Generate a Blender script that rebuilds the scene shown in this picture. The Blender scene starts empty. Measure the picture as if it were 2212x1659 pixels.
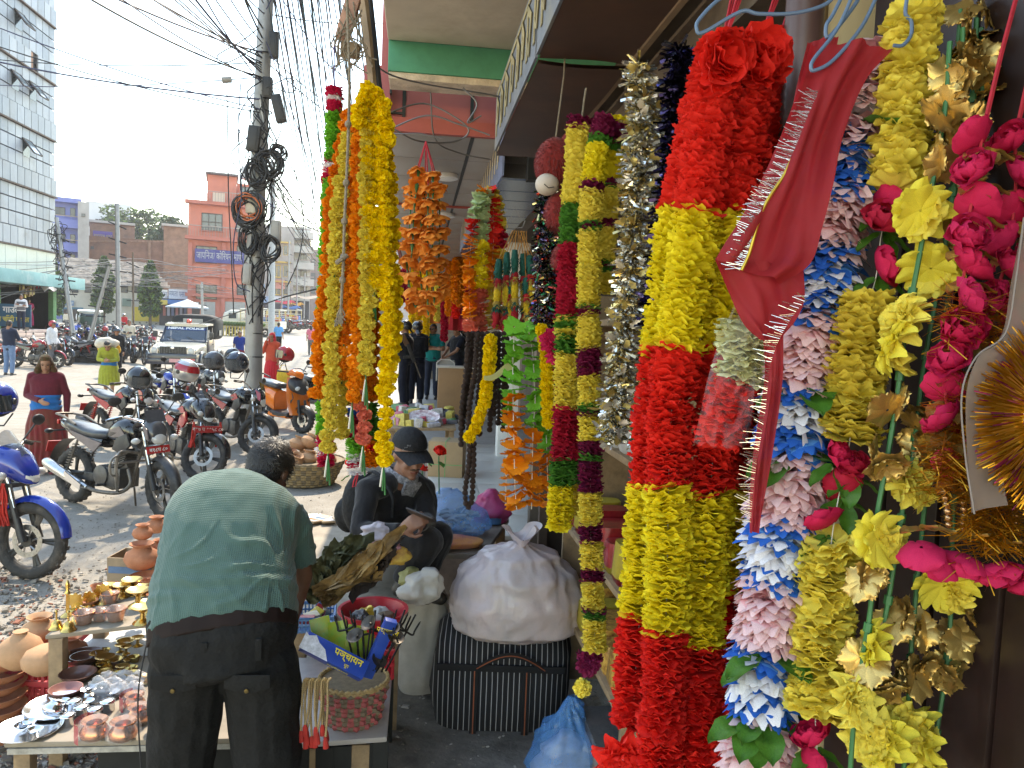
import bpy,bmesh,math,random
from mathutils import Vector,Matrix,noise,Euler
V=Vector
PI=math.pi
rnd=random.Random(7)
S=bpy.context.scene
C=S.collection
R=math.radians
CAM=V((0,0,2.05))
YAW,PITCH,ROLL=R(7.05),R(4.0),R(2.3)
FP=1661.0                                    # focal length in photo units (picture 2212 wide)
fwd=V((math.sin(YAW)*math.cos(PITCH),math.cos(YAW)*math.cos(PITCH),-math.sin(PITCH)))
r0=V((math.cos(YAW),-math.sin(YAW),0))
u0=r0.cross(fwd)
rt=r0*math.cos(ROLL)+u0*math.sin(ROLL)
up=u0*math.cos(ROLL)-r0*math.sin(ROLL)
cam=bpy.data.cameras.new('camera')
camo=bpy.data.objects.new('camera',cam)
C.objects.link(camo)
camo.matrix_world=Matrix(((rt.x,up.x,-fwd.x,CAM.x),(rt.y,up.y,-fwd.y,CAM.y),(rt.z,up.z,-fwd.z,CAM.z),(0,0,0,1)))
cam.sensor_width=36
cam.lens=36*FP/2212
cam.clip_start=0.05
cam.clip_end=3000
S.camera=camo
SUN_EL,SUN_AZ=R(50),R(4)                   # azimuth clockwise from +Y
wd=bpy.data.worlds.new('World')
S.world=wd
wd.use_nodes=True
nt=wd.node_tree
sky=nt.nodes.new('ShaderNodeTexSky')
sky.sky_type='NISHITA'
sky.sun_disc=False
sky.sun_elevation=SUN_EL
sky.sun_rotation=SUN_AZ
sky.altitude=0
sky.air_density=1.5
sky.dust_density=0.3
sky.ozone_density=1.0
nt.links.new(sky.outputs[0],nt.nodes['Background'].inputs[0])
nt.nodes['Background'].inputs[1].default_value=0.15
sl=bpy.data.lights.new('sun','SUN')
sl.energy=2.0
sl.angle=R(0.6)
sl.color=(1.0,0.93,0.82)
so=bpy.data.objects.new('sun',sl)
C.objects.link(so)
sd=V((math.sin(SUN_AZ)*math.cos(SUN_EL),math.cos(SUN_AZ)*math.cos(SUN_EL),math.sin(SUN_EL)))
so.rotation_euler=(sd).to_track_quat('Z','Y').to_euler()
so.location=(0,30,40)
S.view_settings.view_transform='Standard'
S.view_settings.look='None'
S.view_settings.exposure=2.08
try:
 S.view_settings.use_white_balance=True
 S.view_settings.white_balance_temperature=7500
except Exception:
 pass
S.view_settings.gamma=1
S.render.engine='CYCLES'
S.cycles.max_bounces=7
S.cycles.diffuse_bounces=4
S.cycles.glossy_bounces=3
S.cycles.transmission_bounces=5
S.cycles.transparent_max_bounces=9
S.cycles.caustics_reflective=False
S.cycles.caustics_refractive=False
S.cycles.sample_clamp_indirect=6
S.cycles.use_denoising=True
def ray(px,py):
 return fwd+rt*((px-1106)/FP)-up*((py-829.5)/FP)
def at(px,py,d):
 return CAM+ray(px,py)*d
def atY(px,py,y):
 r=ray(px,py)
 return CAM+r*(y/r.y)
def atX(px,py,x):
 r=ray(px,py)
 return CAM+r*(x/r.x)
def atZ(px,py,z=0.0):
 r=ray(px,py)
 return CAM+r*((z-CAM.z)/r.z)
def gz(y):
 return max(0.0,0.0145*(y-24))if y<110 else 0.0145*86
_m={}
def mat(name,col,rough=.6,metal=0.,var=.18,scale=12.,bump=0.,bscale=60.,spec=.5,trans=0.,alpha=1.,transl=0.,emit=0.,sheen=0.,coat=0.,col2=None,dirt=None,dscale=3.,aniso=None):
 if name in _m:
  return _m[name]
 m=bpy.data.materials.new(name)
 _m[name]=m
 m.use_nodes=True
 t=m.node_tree
 b=t.nodes['Principled BSDF']
 out=t.nodes['Material Output']
 b.inputs['Roughness'].default_value=rough
 b.inputs['Metallic'].default_value=metal
 b.inputs['Specular IOR Level'].default_value=spec
 if sheen:b.inputs['Sheen Weight'].default_value=sheen
 if coat:
  b.inputs['Coat Weight'].default_value=coat
  b.inputs['Coat Roughness'].default_value=.08
 c=(*col,1)
 tc=t.nodes.new('ShaderNodeTexCoord')
 if var>0 or col2 or dirt:
  n=t.nodes.new('ShaderNodeTexNoise')
  n.inputs['Scale'].default_value=scale
  n.inputs['Detail'].default_value=5
  n.inputs['Roughness'].default_value=.65
  t.links.new(tc.outputs['Object'],n.inputs['Vector'])
  r=t.nodes.new('ShaderNodeValToRGB')
  r.color_ramp.elements[0].position=.3
  r.color_ramp.elements[1].position=.7
  a=tuple(min(1,x*(1-var))for x in col)
  d=tuple(min(1,x*(1+var*.8))for x in (col2 or col))
  r.color_ramp.elements[0].color=(*a,1)
  r.color_ramp.elements[1].color=(*d,1)
  t.links.new(n.outputs['Fac'],r.inputs['Fac'])
  last=r.outputs['Color']
  if dirt:
   n2=t.nodes.new('ShaderNodeTexNoise')
   n2.inputs['Scale'].default_value=dscale
   n2.inputs['Detail'].default_value=8
   n2.inputs['Roughness'].default_value=.7
   t.links.new(tc.outputs['Object'],n2.inputs['Vector'])
   r2=t.nodes.new('ShaderNodeValToRGB')
   r2.color_ramp.elements[0].position=.5
   r2.color_ramp.elements[1].position=.72
   r2.color_ramp.elements[0].color=(0,0,0,1)
   r2.color_ramp.elements[1].color=(.8,.8,.8,1)
   t.links.new(n2.outputs['Fac'],r2.inputs['Fac'])
   mx=t.nodes.new('ShaderNodeMix')
   mx.data_type='RGBA'
   t.links.new(r2.outputs['Color'],mx.inputs[0])
   t.links.new(last,mx.inputs[6])
   mx.inputs[7].default_value=(*dirt,1)
   last=mx.outputs[2]
  t.links.new(last,b.inputs['Base Color'])
  csrc=last
 else:
  b.inputs['Base Color'].default_value=c
  csrc=None
 if bump:
  n3=t.nodes.new('ShaderNodeTexNoise')
  n3.inputs['Scale'].default_value=bscale
  n3.inputs['Detail'].default_value=4
  t.links.new(tc.outputs['Object'],n3.inputs['Vector'])
  bp=t.nodes.new('ShaderNodeBump')
  bp.inputs['Strength'].default_value=bump
  bp.inputs['Distance'].default_value=.02
  t.links.new(n3.outputs['Fac'],bp.inputs['Height'])
  t.links.new(bp.outputs['Normal'],b.inputs['Normal'])
 if trans:b.inputs['Transmission Weight'].default_value=trans
 if alpha<1:b.inputs['Alpha'].default_value=alpha
 if emit:
  b.inputs['Emission Color'].default_value=c
  b.inputs['Emission Strength'].default_value=emit
 if transl:
  tl=t.nodes.new('ShaderNodeBsdfTranslucent')
  if csrc:t.links.new(csrc,tl.inputs['Color'])
  else:tl.inputs['Color'].default_value=c
  ms=t.nodes.new('ShaderNodeMixShader')
  ms.inputs[0].default_value=transl
  t.links.new(b.outputs[0],ms.inputs[1])
  t.links.new(tl.outputs[0],ms.inputs[2])
  t.links.new(ms.outputs[0],out.inputs['Surface'])
 return m
class MB:
 def __init__(s):
  s.v=[];s.f=[];s.mi=[];s.cur=0
 def add(s,vs,fs):
  o=len(s.v)
  s.v.extend([tuple(x)for x in vs])
  for f in fs:
   s.f.append([o+i for i in f]);s.mi.append(s.cur)
  return s
 def box(s,c,d,rot=None,taper=None):
  x,y,z=d[0]/2,d[1]/2,d[2]/2
  tx,ty=taper or (1,1)
  vs=[V(p)for p in ((-x,-y,-z),(x,-y,-z),(x,y,-z),(-x,y,-z),(-x*tx,-y*ty,z),(x*tx,-y*ty,z),(x*tx,y*ty,z),(-x*tx,y*ty,z))]
  if rot is not None:
   m=rot if isinstance(rot,Matrix)else Euler(rot).to_matrix()
   vs=[m @p for p in vs]
  c=V(c)
  return s.add([p+c for p in vs],[(0,3,2,1),(4,5,6,7),(0,1,5,4),(1,2,6,5),(2,3,7,6),(3,0,4,7)])
 def tube(s,pts,rad,n=8,cap=True,closed=False,flat=1.0):
  pts=[V(p)for p in pts]
  k=len(pts)
  if not isinstance(rad,(list,tuple)):rad=[rad]*k
  t0=(pts[1]-pts[0]).normalized()
  a=V((0,0,1))if abs(t0.z)<.9 else V((1,0,0))
  nrm=t0.cross(a).normalized()
  vs=[];fs=[]
  for i,p in enumerate(pts):
   if closed:t=(pts[(i+1)%k]-pts[i-1]).normalized()
   elif i==0:t=t0
   elif i==k-1:t=(pts[i]-pts[i-1]).normalized()
   else:t=(pts[i+1]-pts[i-1]).normalized()
   nrm=(nrm-t*nrm.dot(t))
   nrm=nrm.normalized()if nrm.length>1e-6 else t.orthogonal().normalized()
   b=t.cross(nrm)
   for j in range(n):
    an=2*PI*j/n
    vs.append(p+(nrm*math.cos(an)+b*math.sin(an)*flat)*rad[i])
  m=k if closed else k-1
  for i in range(m):
   i2=(i+1)%k
   for j in range(n):
    j2=(j+1)%n
    fs.append((i*n+j,i*n+j2,i2*n+j2,i2*n+j))
  if cap and not closed:
   fs.append(tuple(range(n-1,-1,-1)))
   fs.append(tuple((k-1)*n+j for j in range(n)))
  return s.add(vs,fs)
 def lathe(s,prof,n=20,c=(0,0,0),axis=None,sq=None):
  c=V(c)
  m=None
  if axis is not None:m=V(axis).to_track_quat('Z','Y').to_matrix()
  vs=[];fs=[]
  for (r,z)in prof:
   for j in range(n):
    an=2*PI*j/n
    p=V((r*math.cos(an),r*math.sin(an),z))
    if sq:p.x *=sq[0];p.y *=sq[1]
    if m:p=m @p
    vs.append(p+c)
  for i in range(len(prof)-1):
   for j in range(n):
    j2=(j+1)%n
    fs.append((i*n+j,i*n+j2,(i+1)*n+j2,(i+1)*n+j))
  if prof[0][0]>1e-5:fs.append(tuple(range(n-1,-1,-1)))
  if prof[-1][0]>1e-5:fs.append(tuple((len(prof)-1)*n+j for j in range(n)))
  return s.add(vs,fs)
 def ell(s,c,r,n=16,k=10,rot=None):
  c=V(c)
  if not isinstance(r,(list,tuple,Vector)):r=(r,r,r)
  m=None
  if rot is not None:m=rot if isinstance(rot,Matrix)else Euler(rot).to_matrix()
  vs=[];fs=[]
  for i in range(k+1):
   th=PI*(i/k if 0<i<k else (.002 if i==0 else .998))
   for j in range(n):
    an=2*PI*j/n
    p=V((r[0]*math.sin(th)*math.cos(an),r[1]*math.sin(th)*math.sin(an),-r[2]*math.cos(th)))
    if m:p=m @p
    vs.append(c+p)
  for i in range(k):
   for j in range(n):
    j2=(j+1)%n
    fs.append((i*n+j,i*n+j2,(i+1)*n+j2,(i+1)*n+j))
  fs.append(tuple(range(n-1,-1,-1)));fs.append(tuple(k*n+j for j in range(n)))
  return s.add(vs,fs)
 def loft(s,secs,n=16,e=2.0,axis='x',cap=True):
  vs=[];fs=[]
  for q in secs:
   ee=q[5]if len(q)>5 else e
   for j in range(n):
    an=2*PI*(j+.5)/n
    ca,sa=math.cos(an),math.sin(an)
    a=q[1]+q[3]*math.copysign(abs(ca)**(2/ee),ca)
    b=q[2]+q[4]*math.copysign(abs(sa)**(2/ee),sa)
    vs.append((q[0],a,b)if axis=='x' else (a,b,q[0])if axis=='z' else (a,q[0],b))
  for i in range(len(secs)-1):
   for j in range(n):
    j2=(j+1)%n
    fs.append((i*n+j,i*n+j2,(i+1)*n+j2,(i+1)*n+j))
  if cap:
   fs.append(tuple(range(n-1,-1,-1)));fs.append(tuple((len(secs)-1)*n+j for j in range(n)))
  return s.add(vs,fs)
 def prism(s,poly,t,m=None,c=(0,0,0)):
  c=V(c);k=len(poly)
  vs=[V((x,y,-t/2))for x,y in poly]+[V((x,y,t/2))for x,y in poly]
  if m is not None:vs=[m @p for p in vs]
  fs=[tuple(range(k-1,-1,-1)),tuple(range(k,2*k))]
  for i in range(k):
   j=(i+1)%k
   fs.append((i,j,k+j,k+i))
  return s.add([p+c for p in vs],fs)
 def quad(s,a,b,c,d):
  return s.add([a,b,c,d],[(0,1,2,3)])
 def grid(s,fn,nu,nv,closeu=False):
  vs=[fn(i/(nu if closeu else nu-1),j/(nv-1))for j in range(nv)for i in range(nu)]
  fs=[]
  for j in range(nv-1):
   for i in range(nu if closeu else nu-1):
    i2=(i+1)%nu
    fs.append((j*nu+i,j*nu+i2,(j+1)*nu+i2,(j+1)*nu+i))
  return s.add(vs,fs)
 def xf(s,m,start=0):
  for i in range(start,len(s.v)):s.v[i]=tuple(m @V(s.v[i]))
  return s
 def mesh(s,name,mats,smooth=True,fix=True,ang=40):
  me=bpy.data.meshes.new(name)
  me.from_pydata(s.v,[],s.f)
  for m in (mats if isinstance(mats,(list,tuple))else [mats]):me.materials.append(m)
  if any(s.mi):me.polygons.foreach_set('material_index',s.mi)
  if fix:
   b=bmesh.new();b.from_mesh(me)
   bmesh.ops.recalc_face_normals(b,faces=b.faces)
   b.to_mesh(me);b.free()
  if smooth:
   me.shade_smooth()if ang is None else (me.shade_smooth(),me.set_sharp_from_angle(angle=R(ang)))
  me.update()
  return me
 def build(s,name,mats,parent=None,loc=None,smooth=True,fix=True,ang=40,bev=0):
  me=s.mesh(name,mats,smooth,fix,ang)
  if bev:
   b=bmesh.new();b.from_mesh(me)
   bmesh.ops.bevel(b,geom=[e for e in b.edges if len(e.link_faces)==2 and e.calc_face_angle(0)>R(35)],offset=bev,segments=2,affect='EDGES',profile=.6)
   b.to_mesh(me);b.free()
   if smooth:me.shade_smooth();me.set_sharp_from_angle(angle=R(ang or 40))
  return put(name,me,parent,loc)
def put(name,me,parent=None,loc=None,rot=None,sc=None,m=None):
 o=bpy.data.objects.new(name,me)
 C.objects.link(o)
 if parent is not None:o.parent=parent
 if m is not None:o.matrix_local=m
 else:
  if loc is not None:o.location=loc
  if rot is not None:o.rotation_euler=rot
  if sc is not None:o.scale=sc if isinstance(sc,(tuple,list,Vector))else (sc,sc,sc)
 return o
def tag(o,label,cat,group=None):
 o['label']=label;o['category']=cat
 if group:o['group']=group
 return o
def thing(name,label,cat,loc=(0,0,0),rz=0,group=None,rot=None,sc=None):
 o=bpy.data.objects.new(name,None)
 o.empty_display_size=.1
 C.objects.link(o)
 o.location=loc
 o.rotation_euler=rot if rot else (0,0,rz)
 if sc:o.scale=(sc,sc,sc)
 return tag(o,label,cat,group)
def struct(o):
 o['kind']='structure';return o
def stuff(o):
 o['kind']='stuff';return o
def copy_tree(o,parent=None):
 c=o.copy();C.objects.link(c)
 if parent is not None:
  c.parent=parent
 for ch in o.children:
  copy_tree(ch,c)
 return c
WS=bpy.data.scenes.new('workbench_scene')      # small side scene for evaluating modifiers quickly, removed at the end
def text_mesh(body,size,name,m,depth=.002,align='CENTER',bold=0.0,sx=1.0):
 t=bpy.data.curves.new(name,'FONT')
 t.body=body;t.size=size;t.extrude=depth;t.align_x=align;t.align_y='CENTER';t.resolution_u=3;t.offset=bold
 o=bpy.data.objects.new(name,t)
 WS.collection.objects.link(o)
 WS.view_layers[0].update()
 me=bpy.data.meshes.new_from_object(o)
 bpy.data.objects.remove(o);bpy.data.curves.remove(t)
 me.materials.clear();me.materials.append(m)
 if sx !=1:
  for v in me.vertices:v.co.x *=sx
 return me
def basis(x,y,z,loc=(0,0,0)):
 x,y,z=V(x),V(y),V(z)
 return Matrix(((x.x,y.x,z.x,loc[0]),(x.y,y.y,z.y,loc[1]),(x.z,y.z,z.z,loc[2]),(0,0,0,1)))
def spline(pts,k=6):
 pts=[V(p)for p in pts]
 if len(pts)<3 or k<2:return pts
 out=[]
 for i in range(len(pts)-1):
  p0=pts[i-1]if i else pts[0]*2-pts[1]
  p1,p2=pts[i],pts[i+1]
  p3=pts[i+2]if i+2<len(pts)else p2*2-p1
  for j in range(k):
   t=j/k
   out.append(.5*((2*p1)+(p2-p0)*t+(2*p0-5*p1+4*p2-p3)*t*t+(3*p1-p0-3*p2+p3)*t**3))
 out.append(pts[-1])
 return out
def nz(p,s=1.0,seed=0.0):
 return noise.noise(V((p[0]*s+seed,p[1]*s+seed*1.7,p[2]*s-seed)))
def remesh(mb,voxel,name,m,parent=None,loc=None,smooth_it=4,fn=None):
 me=mb.mesh(name+'_src',m,False)
 o=bpy.data.objects.new(name,me)
 WS.collection.objects.link(o)
 md=o.modifiers.new('r','REMESH');md.mode='VOXEL';md.voxel_size=voxel;md.use_smooth_shade=True
 if smooth_it:
  ms=o.modifiers.new('s','SMOOTH');ms.factor=.5;ms.iterations=smooth_it
 WS.view_layers[0].update()
 ev=o.evaluated_get(WS.view_layers[0].depsgraph)
 m2=bpy.data.meshes.new_from_object(ev)
 bpy.data.objects.remove(o);bpy.data.meshes.remove(me)
 m2.name=name
 m2.materials.clear()
 for q in (m if isinstance(m,(list,tuple))else [m]):m2.materials.append(q)
 if fn:
  ns=[v.normal.copy()for v in m2.vertices]
  for v,n_ in zip(m2.vertices,ns):v.co=fn(v.co.copy(),n_)
 m2.shade_smooth()
 return put(name,m2,parent,loc)
steel=mat('steel',(.62,.62,.62),.28,1,.1,30)
chrome=mat('chrome',(.75,.75,.76),.14,1,.05)
black_plastic=mat('black_plastic',(.022,.022,.024),.45,var=.3,dirt=(.09,.08,.065),dscale=6)
rubber=mat('rubber',(.035,.033,.031),.85,var=.25,dirt=(.13,.11,.09),dscale=9,bump=.3,bscale=90)
dusty_metal=mat('dusty_metal',(.16,.14,.12),.55,.6,.4,18,dirt=(.2,.17,.13))
glass_dark=mat('glass_dark',(.03,.045,.055),.08,var=0,spec=.8)
white_paint=mat('white_paint',(.72,.71,.68),.6,var=.1,dirt=(.45,.42,.37))
rope_m=mat('rope',(.26,.21,.15),.9,var=.35,scale=90,bump=.5,bscale=200)
wood=mat('wood',(.30,.2,.11),.7,var=.35,scale=14,dirt=(.2,.15,.1))
cable_m=mat('cable',(.02,.02,.022),.6,var=.2)
def ground_material():
 m=bpy.data.materials.new('street_ground');m.use_nodes=True
 t=m.node_tree;b=t.nodes['Principled BSDF'];b.inputs['Roughness'].default_value=.92;b.inputs['Specular IOR Level'].default_value=.2
 g=t.nodes.new('ShaderNodeNewGeometry')
 def nse(sc,det=6,rough=.65):
  n=t.nodes.new('ShaderNodeTexNoise');n.inputs['Scale'].default_value=sc;n.inputs['Detail'].default_value=det;n.inputs['Roughness'].default_value=rough
  t.links.new(g.outputs['Position'],n.inputs['Vector']);return n
 def ramp(src,p0,c0,p1,c1):
  r=t.nodes.new('ShaderNodeValToRGB');r.color_ramp.elements[0].position=p0;r.color_ramp.elements[1].position=p1
  r.color_ramp.elements[0].color=(*c0,1);r.color_ramp.elements[1].color=(*c1,1);t.links.new(src,r.inputs['Fac']);return r.outputs['Color']
 def mix(f,a,c,mode='MIX'):
  x=t.nodes.new('ShaderNodeMix');x.data_type='RGBA';x.blend_type=mode
  if isinstance(f,float):x.inputs[0].default_value=f
  else:t.links.new(f,x.inputs[0])
  t.links.new(a,x.inputs[6])
  if isinstance(c,tuple):x.inputs[7].default_value=(*c,1)
  else:t.links.new(c,x.inputs[7])
  return x.outputs[2]
 big=nse(.55).outputs['Fac'];mid=nse(4).outputs['Fac'];fine=nse(70,3).outputs['Fac'];speck=nse(26,2).outputs['Fac']
 col=ramp(big,.32,(.27,.243,.203),.68,(.385,.355,.308))
 col=mix(.45,col,ramp(mid,.35,(.215,.19,.155),.68,(.405,.375,.325)))
 col=mix(ramp(fine,.55,(0,0,0),.75,(.5,.5,.5)),col,(.13,.113,.094))
 col=mix(ramp(speck,.66,(0,0,0),.7,(.7,.7,.7)),col,(.1,.088,.076))
 vor=t.nodes.new('ShaderNodeTexVoronoi');vor.feature='DISTANCE_TO_EDGE';vor.inputs['Scale'].default_value=.38
 wob=nse(2.0,5);mp=t.nodes.new('ShaderNodeVectorMath');mp.operation='MULTIPLY_ADD'
 t.links.new(wob.outputs['Color'],mp.inputs[0]);mp.inputs[1].default_value=(.5,.5,0);t.links.new(g.outputs['Position'],mp.inputs[2])
 t.links.new(mp.outputs[0],vor.inputs['Vector'])
 col=mix(ramp(vor.outputs['Distance'],.0,(.3,.3,.3),.006,(0,0,0)),col,(.2,.18,.15))
 t.links.new(col,b.inputs['Base Color'])
 bp=t.nodes.new('ShaderNodeBump');bp.inputs['Strength'].default_value=.5;bp.inputs['Distance'].default_value=.03
 ad=t.nodes.new('ShaderNodeMath');ad.operation='ADD';t.links.new(mid,ad.inputs[0]);t.links.new(fine,ad.inputs[1])
 t.links.new(ad.outputs[0],bp.inputs['Height']);t.links.new(bp.outputs['Normal'],b.inputs['Normal'])
 return m
ys=[-40,-10]+[i*.5-2 for i in range(0,60)]+list(range(29,120,3))+[150,250,500,1200]
xs=[-900,-300,-120,-60]+[-40+i*1.0 for i in range(0,60)]+[30,60,150,400,900]
mb=MB()
def gh(x,y):
 z=gz(y)
 if -14<x<-.9 and 1<y<14:
  z-=.035*abs(nz((x,y,0),.8))+.012*abs(nz((x,y,3),3.1))
 return z
vs=[(x,y,gh(x,y))for y in ys for x in xs]
nx=len(xs)
mb.add(vs,[(j*nx+i,j*nx+i+1,(j+1)*nx+i+1,(j+1)*nx+i)for j in range(len(ys)-1)for i in range(nx-1)])
gm=ground_material()
struct(mb.build('ground',gm,ang=None,fix=False))
conc=mat('floor_concrete',(.19,.172,.15),.85,var=.45,scale=6,dirt=(.085,.072,.06),dscale=3.5,bump=.3,bscale=40)
mb=MB();mb.box((.35,3.1,.0),(1.26,7.0,.05))
struct(mb.build('shop_forecourt',conc,bev=.01))
granite=mat('granite',(.075,.075,.072),.4,var=.5,scale=120,dirt=(.16,.12,.1),dscale=4)
plaster_stain=mat('stained_plaster',(.26,.2,.165),.85,var=.3,scale=7,dirt=(.16,.11,.09),dscale=3)
t=thing('shop_plinth','dark granite topped plinth along the open shop front','plinth',(0,0,0))
MB().box((1.50,1.85,.17),(1.4,2.9,.30)).build('plinth_body',plaster_stain,t,bev=.01)
MB().box((1.50,1.85,.335),(1.44,2.96,.035)).build('plinth_slab',granite,t,bev=.006)
tile_w=mat('white_tile',(.5,.49,.46),.35,var=.1,scale=3,dirt=(.4,.37,.33))
t=thing('white_plinth','pale tiled plinth of the neighbouring shop beneath the carton','plinth')
mb=MB();mb.box((.78,7.3,.3),(1.3,4.2,.6));mb.build('plinth_body',plaster_stain,t)
for i in range(3):
 for j in range(7):
  MB().box((.348+.433*i,5.5+.6*j,.615),(.428,.595,.03)).build('tile',tile_w,t,bev=.003)
mb=MB();mb.box((.8,17.5,.17),(3.2,15,.43))
struct(mb.build('arcade_floor',mat('arcade_floor',(.27,.25,.23),.7,var=.2,dirt=(.2,.18,.16))))
beige=mat('beige_plaster',(.56,.47,.36),.9,var=.12,scale=3,dirt=(.42,.33,.23),dscale=2.4,bump=.14,bscale=10)
green_p=mat('green_paint',(.05,.23,.135),.7,var=.22,scale=6,dirt=(.09,.27,.18),dscale=2)
t=thing('concrete_canopy','beige concrete canopy with a green painted beam over the shop front','canopy')
MB().box((.59,1.4,3.79),(1.64,6.45,.2)).build('slab',beige,t,bev=.012)
MB().box((.59,4.745,3.615),(1.63,.24,.19)).build('beam',green_p,t,bev=.006)
MB().box((.59,4.747,3.50),(1.62,.22,.04)).build('beam_underside',mat('peeling_plaster',(.55,.45,.34),.9,var=.3,scale=9,dirt=(.2,.17,.13),dscale=5,bump=.5),t,bev=.006)
MB().tube([(.16,3.05,3.70),(.16,3.05,3.64),(.165,3.06,3.612),(.17,3.09,3.605)],.006,6).build('hook',rope_m,t)
brown_sheet=mat('brown_sheet_metal',(.085,.042,.027),.5,.0,.3,3,dirt=(.14,.06,.035),dscale=2.2,spec=.4)
grey_sign=mat('grey_sign_sheet',(.17,.18,.21),.6,var=.2,scale=4,dirt=(.3,.27,.2))
yellow_let=mat('yellow_letter_paint',(.36,.29,.15),.7,var=.25,scale=8)
white_let=mat('white_letter_paint',(.62,.6,.58),.7,var=.15)
t=thing('signboard_box','rusty brown boxed signboard with yellow painted lettering above the shop','signboard')
for (y0,y1,dz)in ((-1.2,2.72,0),(2.735,4.2,-.012)):
 def soff(u,v,y0=y0,y1=y1,dz=dz):
  x=.385+.315*u;y=y0+(y1-y0)*v
  return V((x,y,3.0+dz+.006*math.sin(u*PI)*(1 if dz==0 else -1)*(v if dz==0 else 1-v)**2+.01*nz((x*2,y,0),1.6)))
 mb=MB();mb.grid(soff,9,24)
 n0=len(mb.v);mb.add([(x,y,z+.012)for (x,y,z)in mb.v[:n0]],[tuple(reversed(f))for f in [list(q)for q in mb.f]])
 mb.build('soffit_sheet',brown_sheet,t)
for (y0,y1)in ((-1.2,2.71),(2.74,4.2)):
 MB().box((.379,(y0+y1)/2,3.155),(.01,y1-y0,.30)).build('sign_face',grey_sign,t)
MB().box((.71,1.5,3.02),(.02,5.4,.06)).build('edge_trim',mat('tan_trim',(.3,.2,.12),.6),t)
rs=random.Random(3)
def painted(t,x,y0,y1,z0,z1,m,n):
 mb=MB()
 mb.box((x,(y0+y1)/2,z1),(.003,y1-y0,(z1-z0)*.09))
 y=y0
 while y<y1-.05:
  w=rs.uniform(.11,.2)
  mb.box((x,y+w*.75,(z0+z1)/2),(.003,.035,z1-z0))
  k=rs.random()
  mb.tube([(x,y+w*.7,z1-.1*(z1-z0)),(x,y+w*.1,z0+.62*(z1-z0)),(x,y+w*.3,z0+.3*(z1-z0)*k),(x,y+w*.7,z0+.35*(z1-z0))],.018,5,flat=1)
  y+=w+.03
 for i,p in enumerate(mb.v):mb.v[i]=(x+max(-.004,min(.001,p[0]-x)),p[1],p[2])
 return mb.build('painted_lettering',m,t)
painted(t,.371,2.5,4.1,3.06,3.27,yellow_let,0)
painted(t,.371,1.2,2.4,3.13,3.22,white_let,0)
painted(t,.371,.6,2.0,3.02,3.11,yellow_let,0)
rust=mat('rusty_beam',(.12,.085,.06),.6,.2,.4,8,dirt=(.22,.16,.11),dscale=5)
t=thing('steel_lintel','rusty steel lintel running along the shop front behind the signboard','beam')
MB().box((.80,1.65,2.9),(.05,4.9,.12)).build('web',rust,t)
MB().box((.80,1.65,2.83),(.11,4.9,.012)).build('flange',rust,t)
MB().box((.80,1.65,2.966),(.11,4.9,.012)).build('flange',rust,t)
for y in (3.05,3.3):MB().box((.72,y,2.86),(.13,.03,.012)).build('bracket',rust,t)
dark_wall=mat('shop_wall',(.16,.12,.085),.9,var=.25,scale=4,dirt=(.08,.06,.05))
brown_door=mat('brown_door',(.028,.014,.011),.45,var=.3,scale=6,dirt=(.06,.035,.025),dscale=5)
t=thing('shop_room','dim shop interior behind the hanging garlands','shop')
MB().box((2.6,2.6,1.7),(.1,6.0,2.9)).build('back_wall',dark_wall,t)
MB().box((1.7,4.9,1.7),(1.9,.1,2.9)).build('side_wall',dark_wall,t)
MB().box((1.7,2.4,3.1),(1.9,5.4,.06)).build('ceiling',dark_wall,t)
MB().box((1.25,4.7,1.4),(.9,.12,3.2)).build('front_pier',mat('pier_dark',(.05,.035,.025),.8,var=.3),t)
MB().box((.79,4.58,1.4),(.05,.06,3.2)).build('door_frame',mat('frame_brown',(.09,.055,.035),.6,var=.3),t)
yw=atX(1779,60,.80).y;yc=atX(1905,60,.80).y
t=thing('plank_door','dark brown vertical plank door behind the garlands by the pipe','door')
for i in range(7):
 MB().box((.80,yc-.07-i*.135,1.55),(.04,.127,2.75)).build('plank',brown_door,t,bev=.006)
MB().box((.835,yc-.48,1.55),(.02,.95,2.75)).build('door_back',brown_door,t)
p0_,p1_=atX(1725,60,.66),atX(1700,260,.66)
mb=MB();mb.tube([(.68,p0_.y+.02,.5),(.68,p0_.y+.02,3.1)],.034,16)
tag(mb.build('drain_pipe',mat('brown_pipe',(.11,.06,.055),.38,var=.15,scale=6,dirt=(.16,.1,.08))),'brown plastic drain pipe standing beside the red garland','pipe')
t=thing('wall_pier','cream painted wall pier with a wooden edge behind the red scarf','wall')
MB().box((.84,(yw+yc)/2,1.75),(.08,yw-yc-.03,2.7)).build('pier',mat('cream_paint',(.45,.34,.17),.8,var=.15,dirt=(.3,.22,.12)),t)
MB().box((.80,yw,1.75),(.06,.022,2.7)).build('wood_edge',mat('gold_wood',(.22,.15,.07),.5,var=.3),t)
MB().box((.792,yc+.05,2.42),(.006,.09,.3)).build('notice',mat('paper',(.6,.59,.6),.8,var=.05),t)
blue_strip=mat('blue_soffit',(.13,.16,.25),.25,.5,.3,7,dirt=(.2,.22,.3))
t=thing('blue_signboard','blue striped signboard box with cream lettering above the next shop','signboard')
for i in range(26):
 y=5.0+i*.2
 MB().box((.69,y+.1,3.02+(i%2)*.002),(.38,.194,.014)).build('soffit_strip',blue_strip,t)
MB().box((.495,7.4,3.33),(.012,5.0,.62)).build('sign_face',mat('blue_sign_face',(.15,.18,.3),.5,var=.3),t)
painted(t,.486,5.1,9.6,3.12,3.45,mat('cream_letters',(.6,.5,.36),.7),0)
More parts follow.
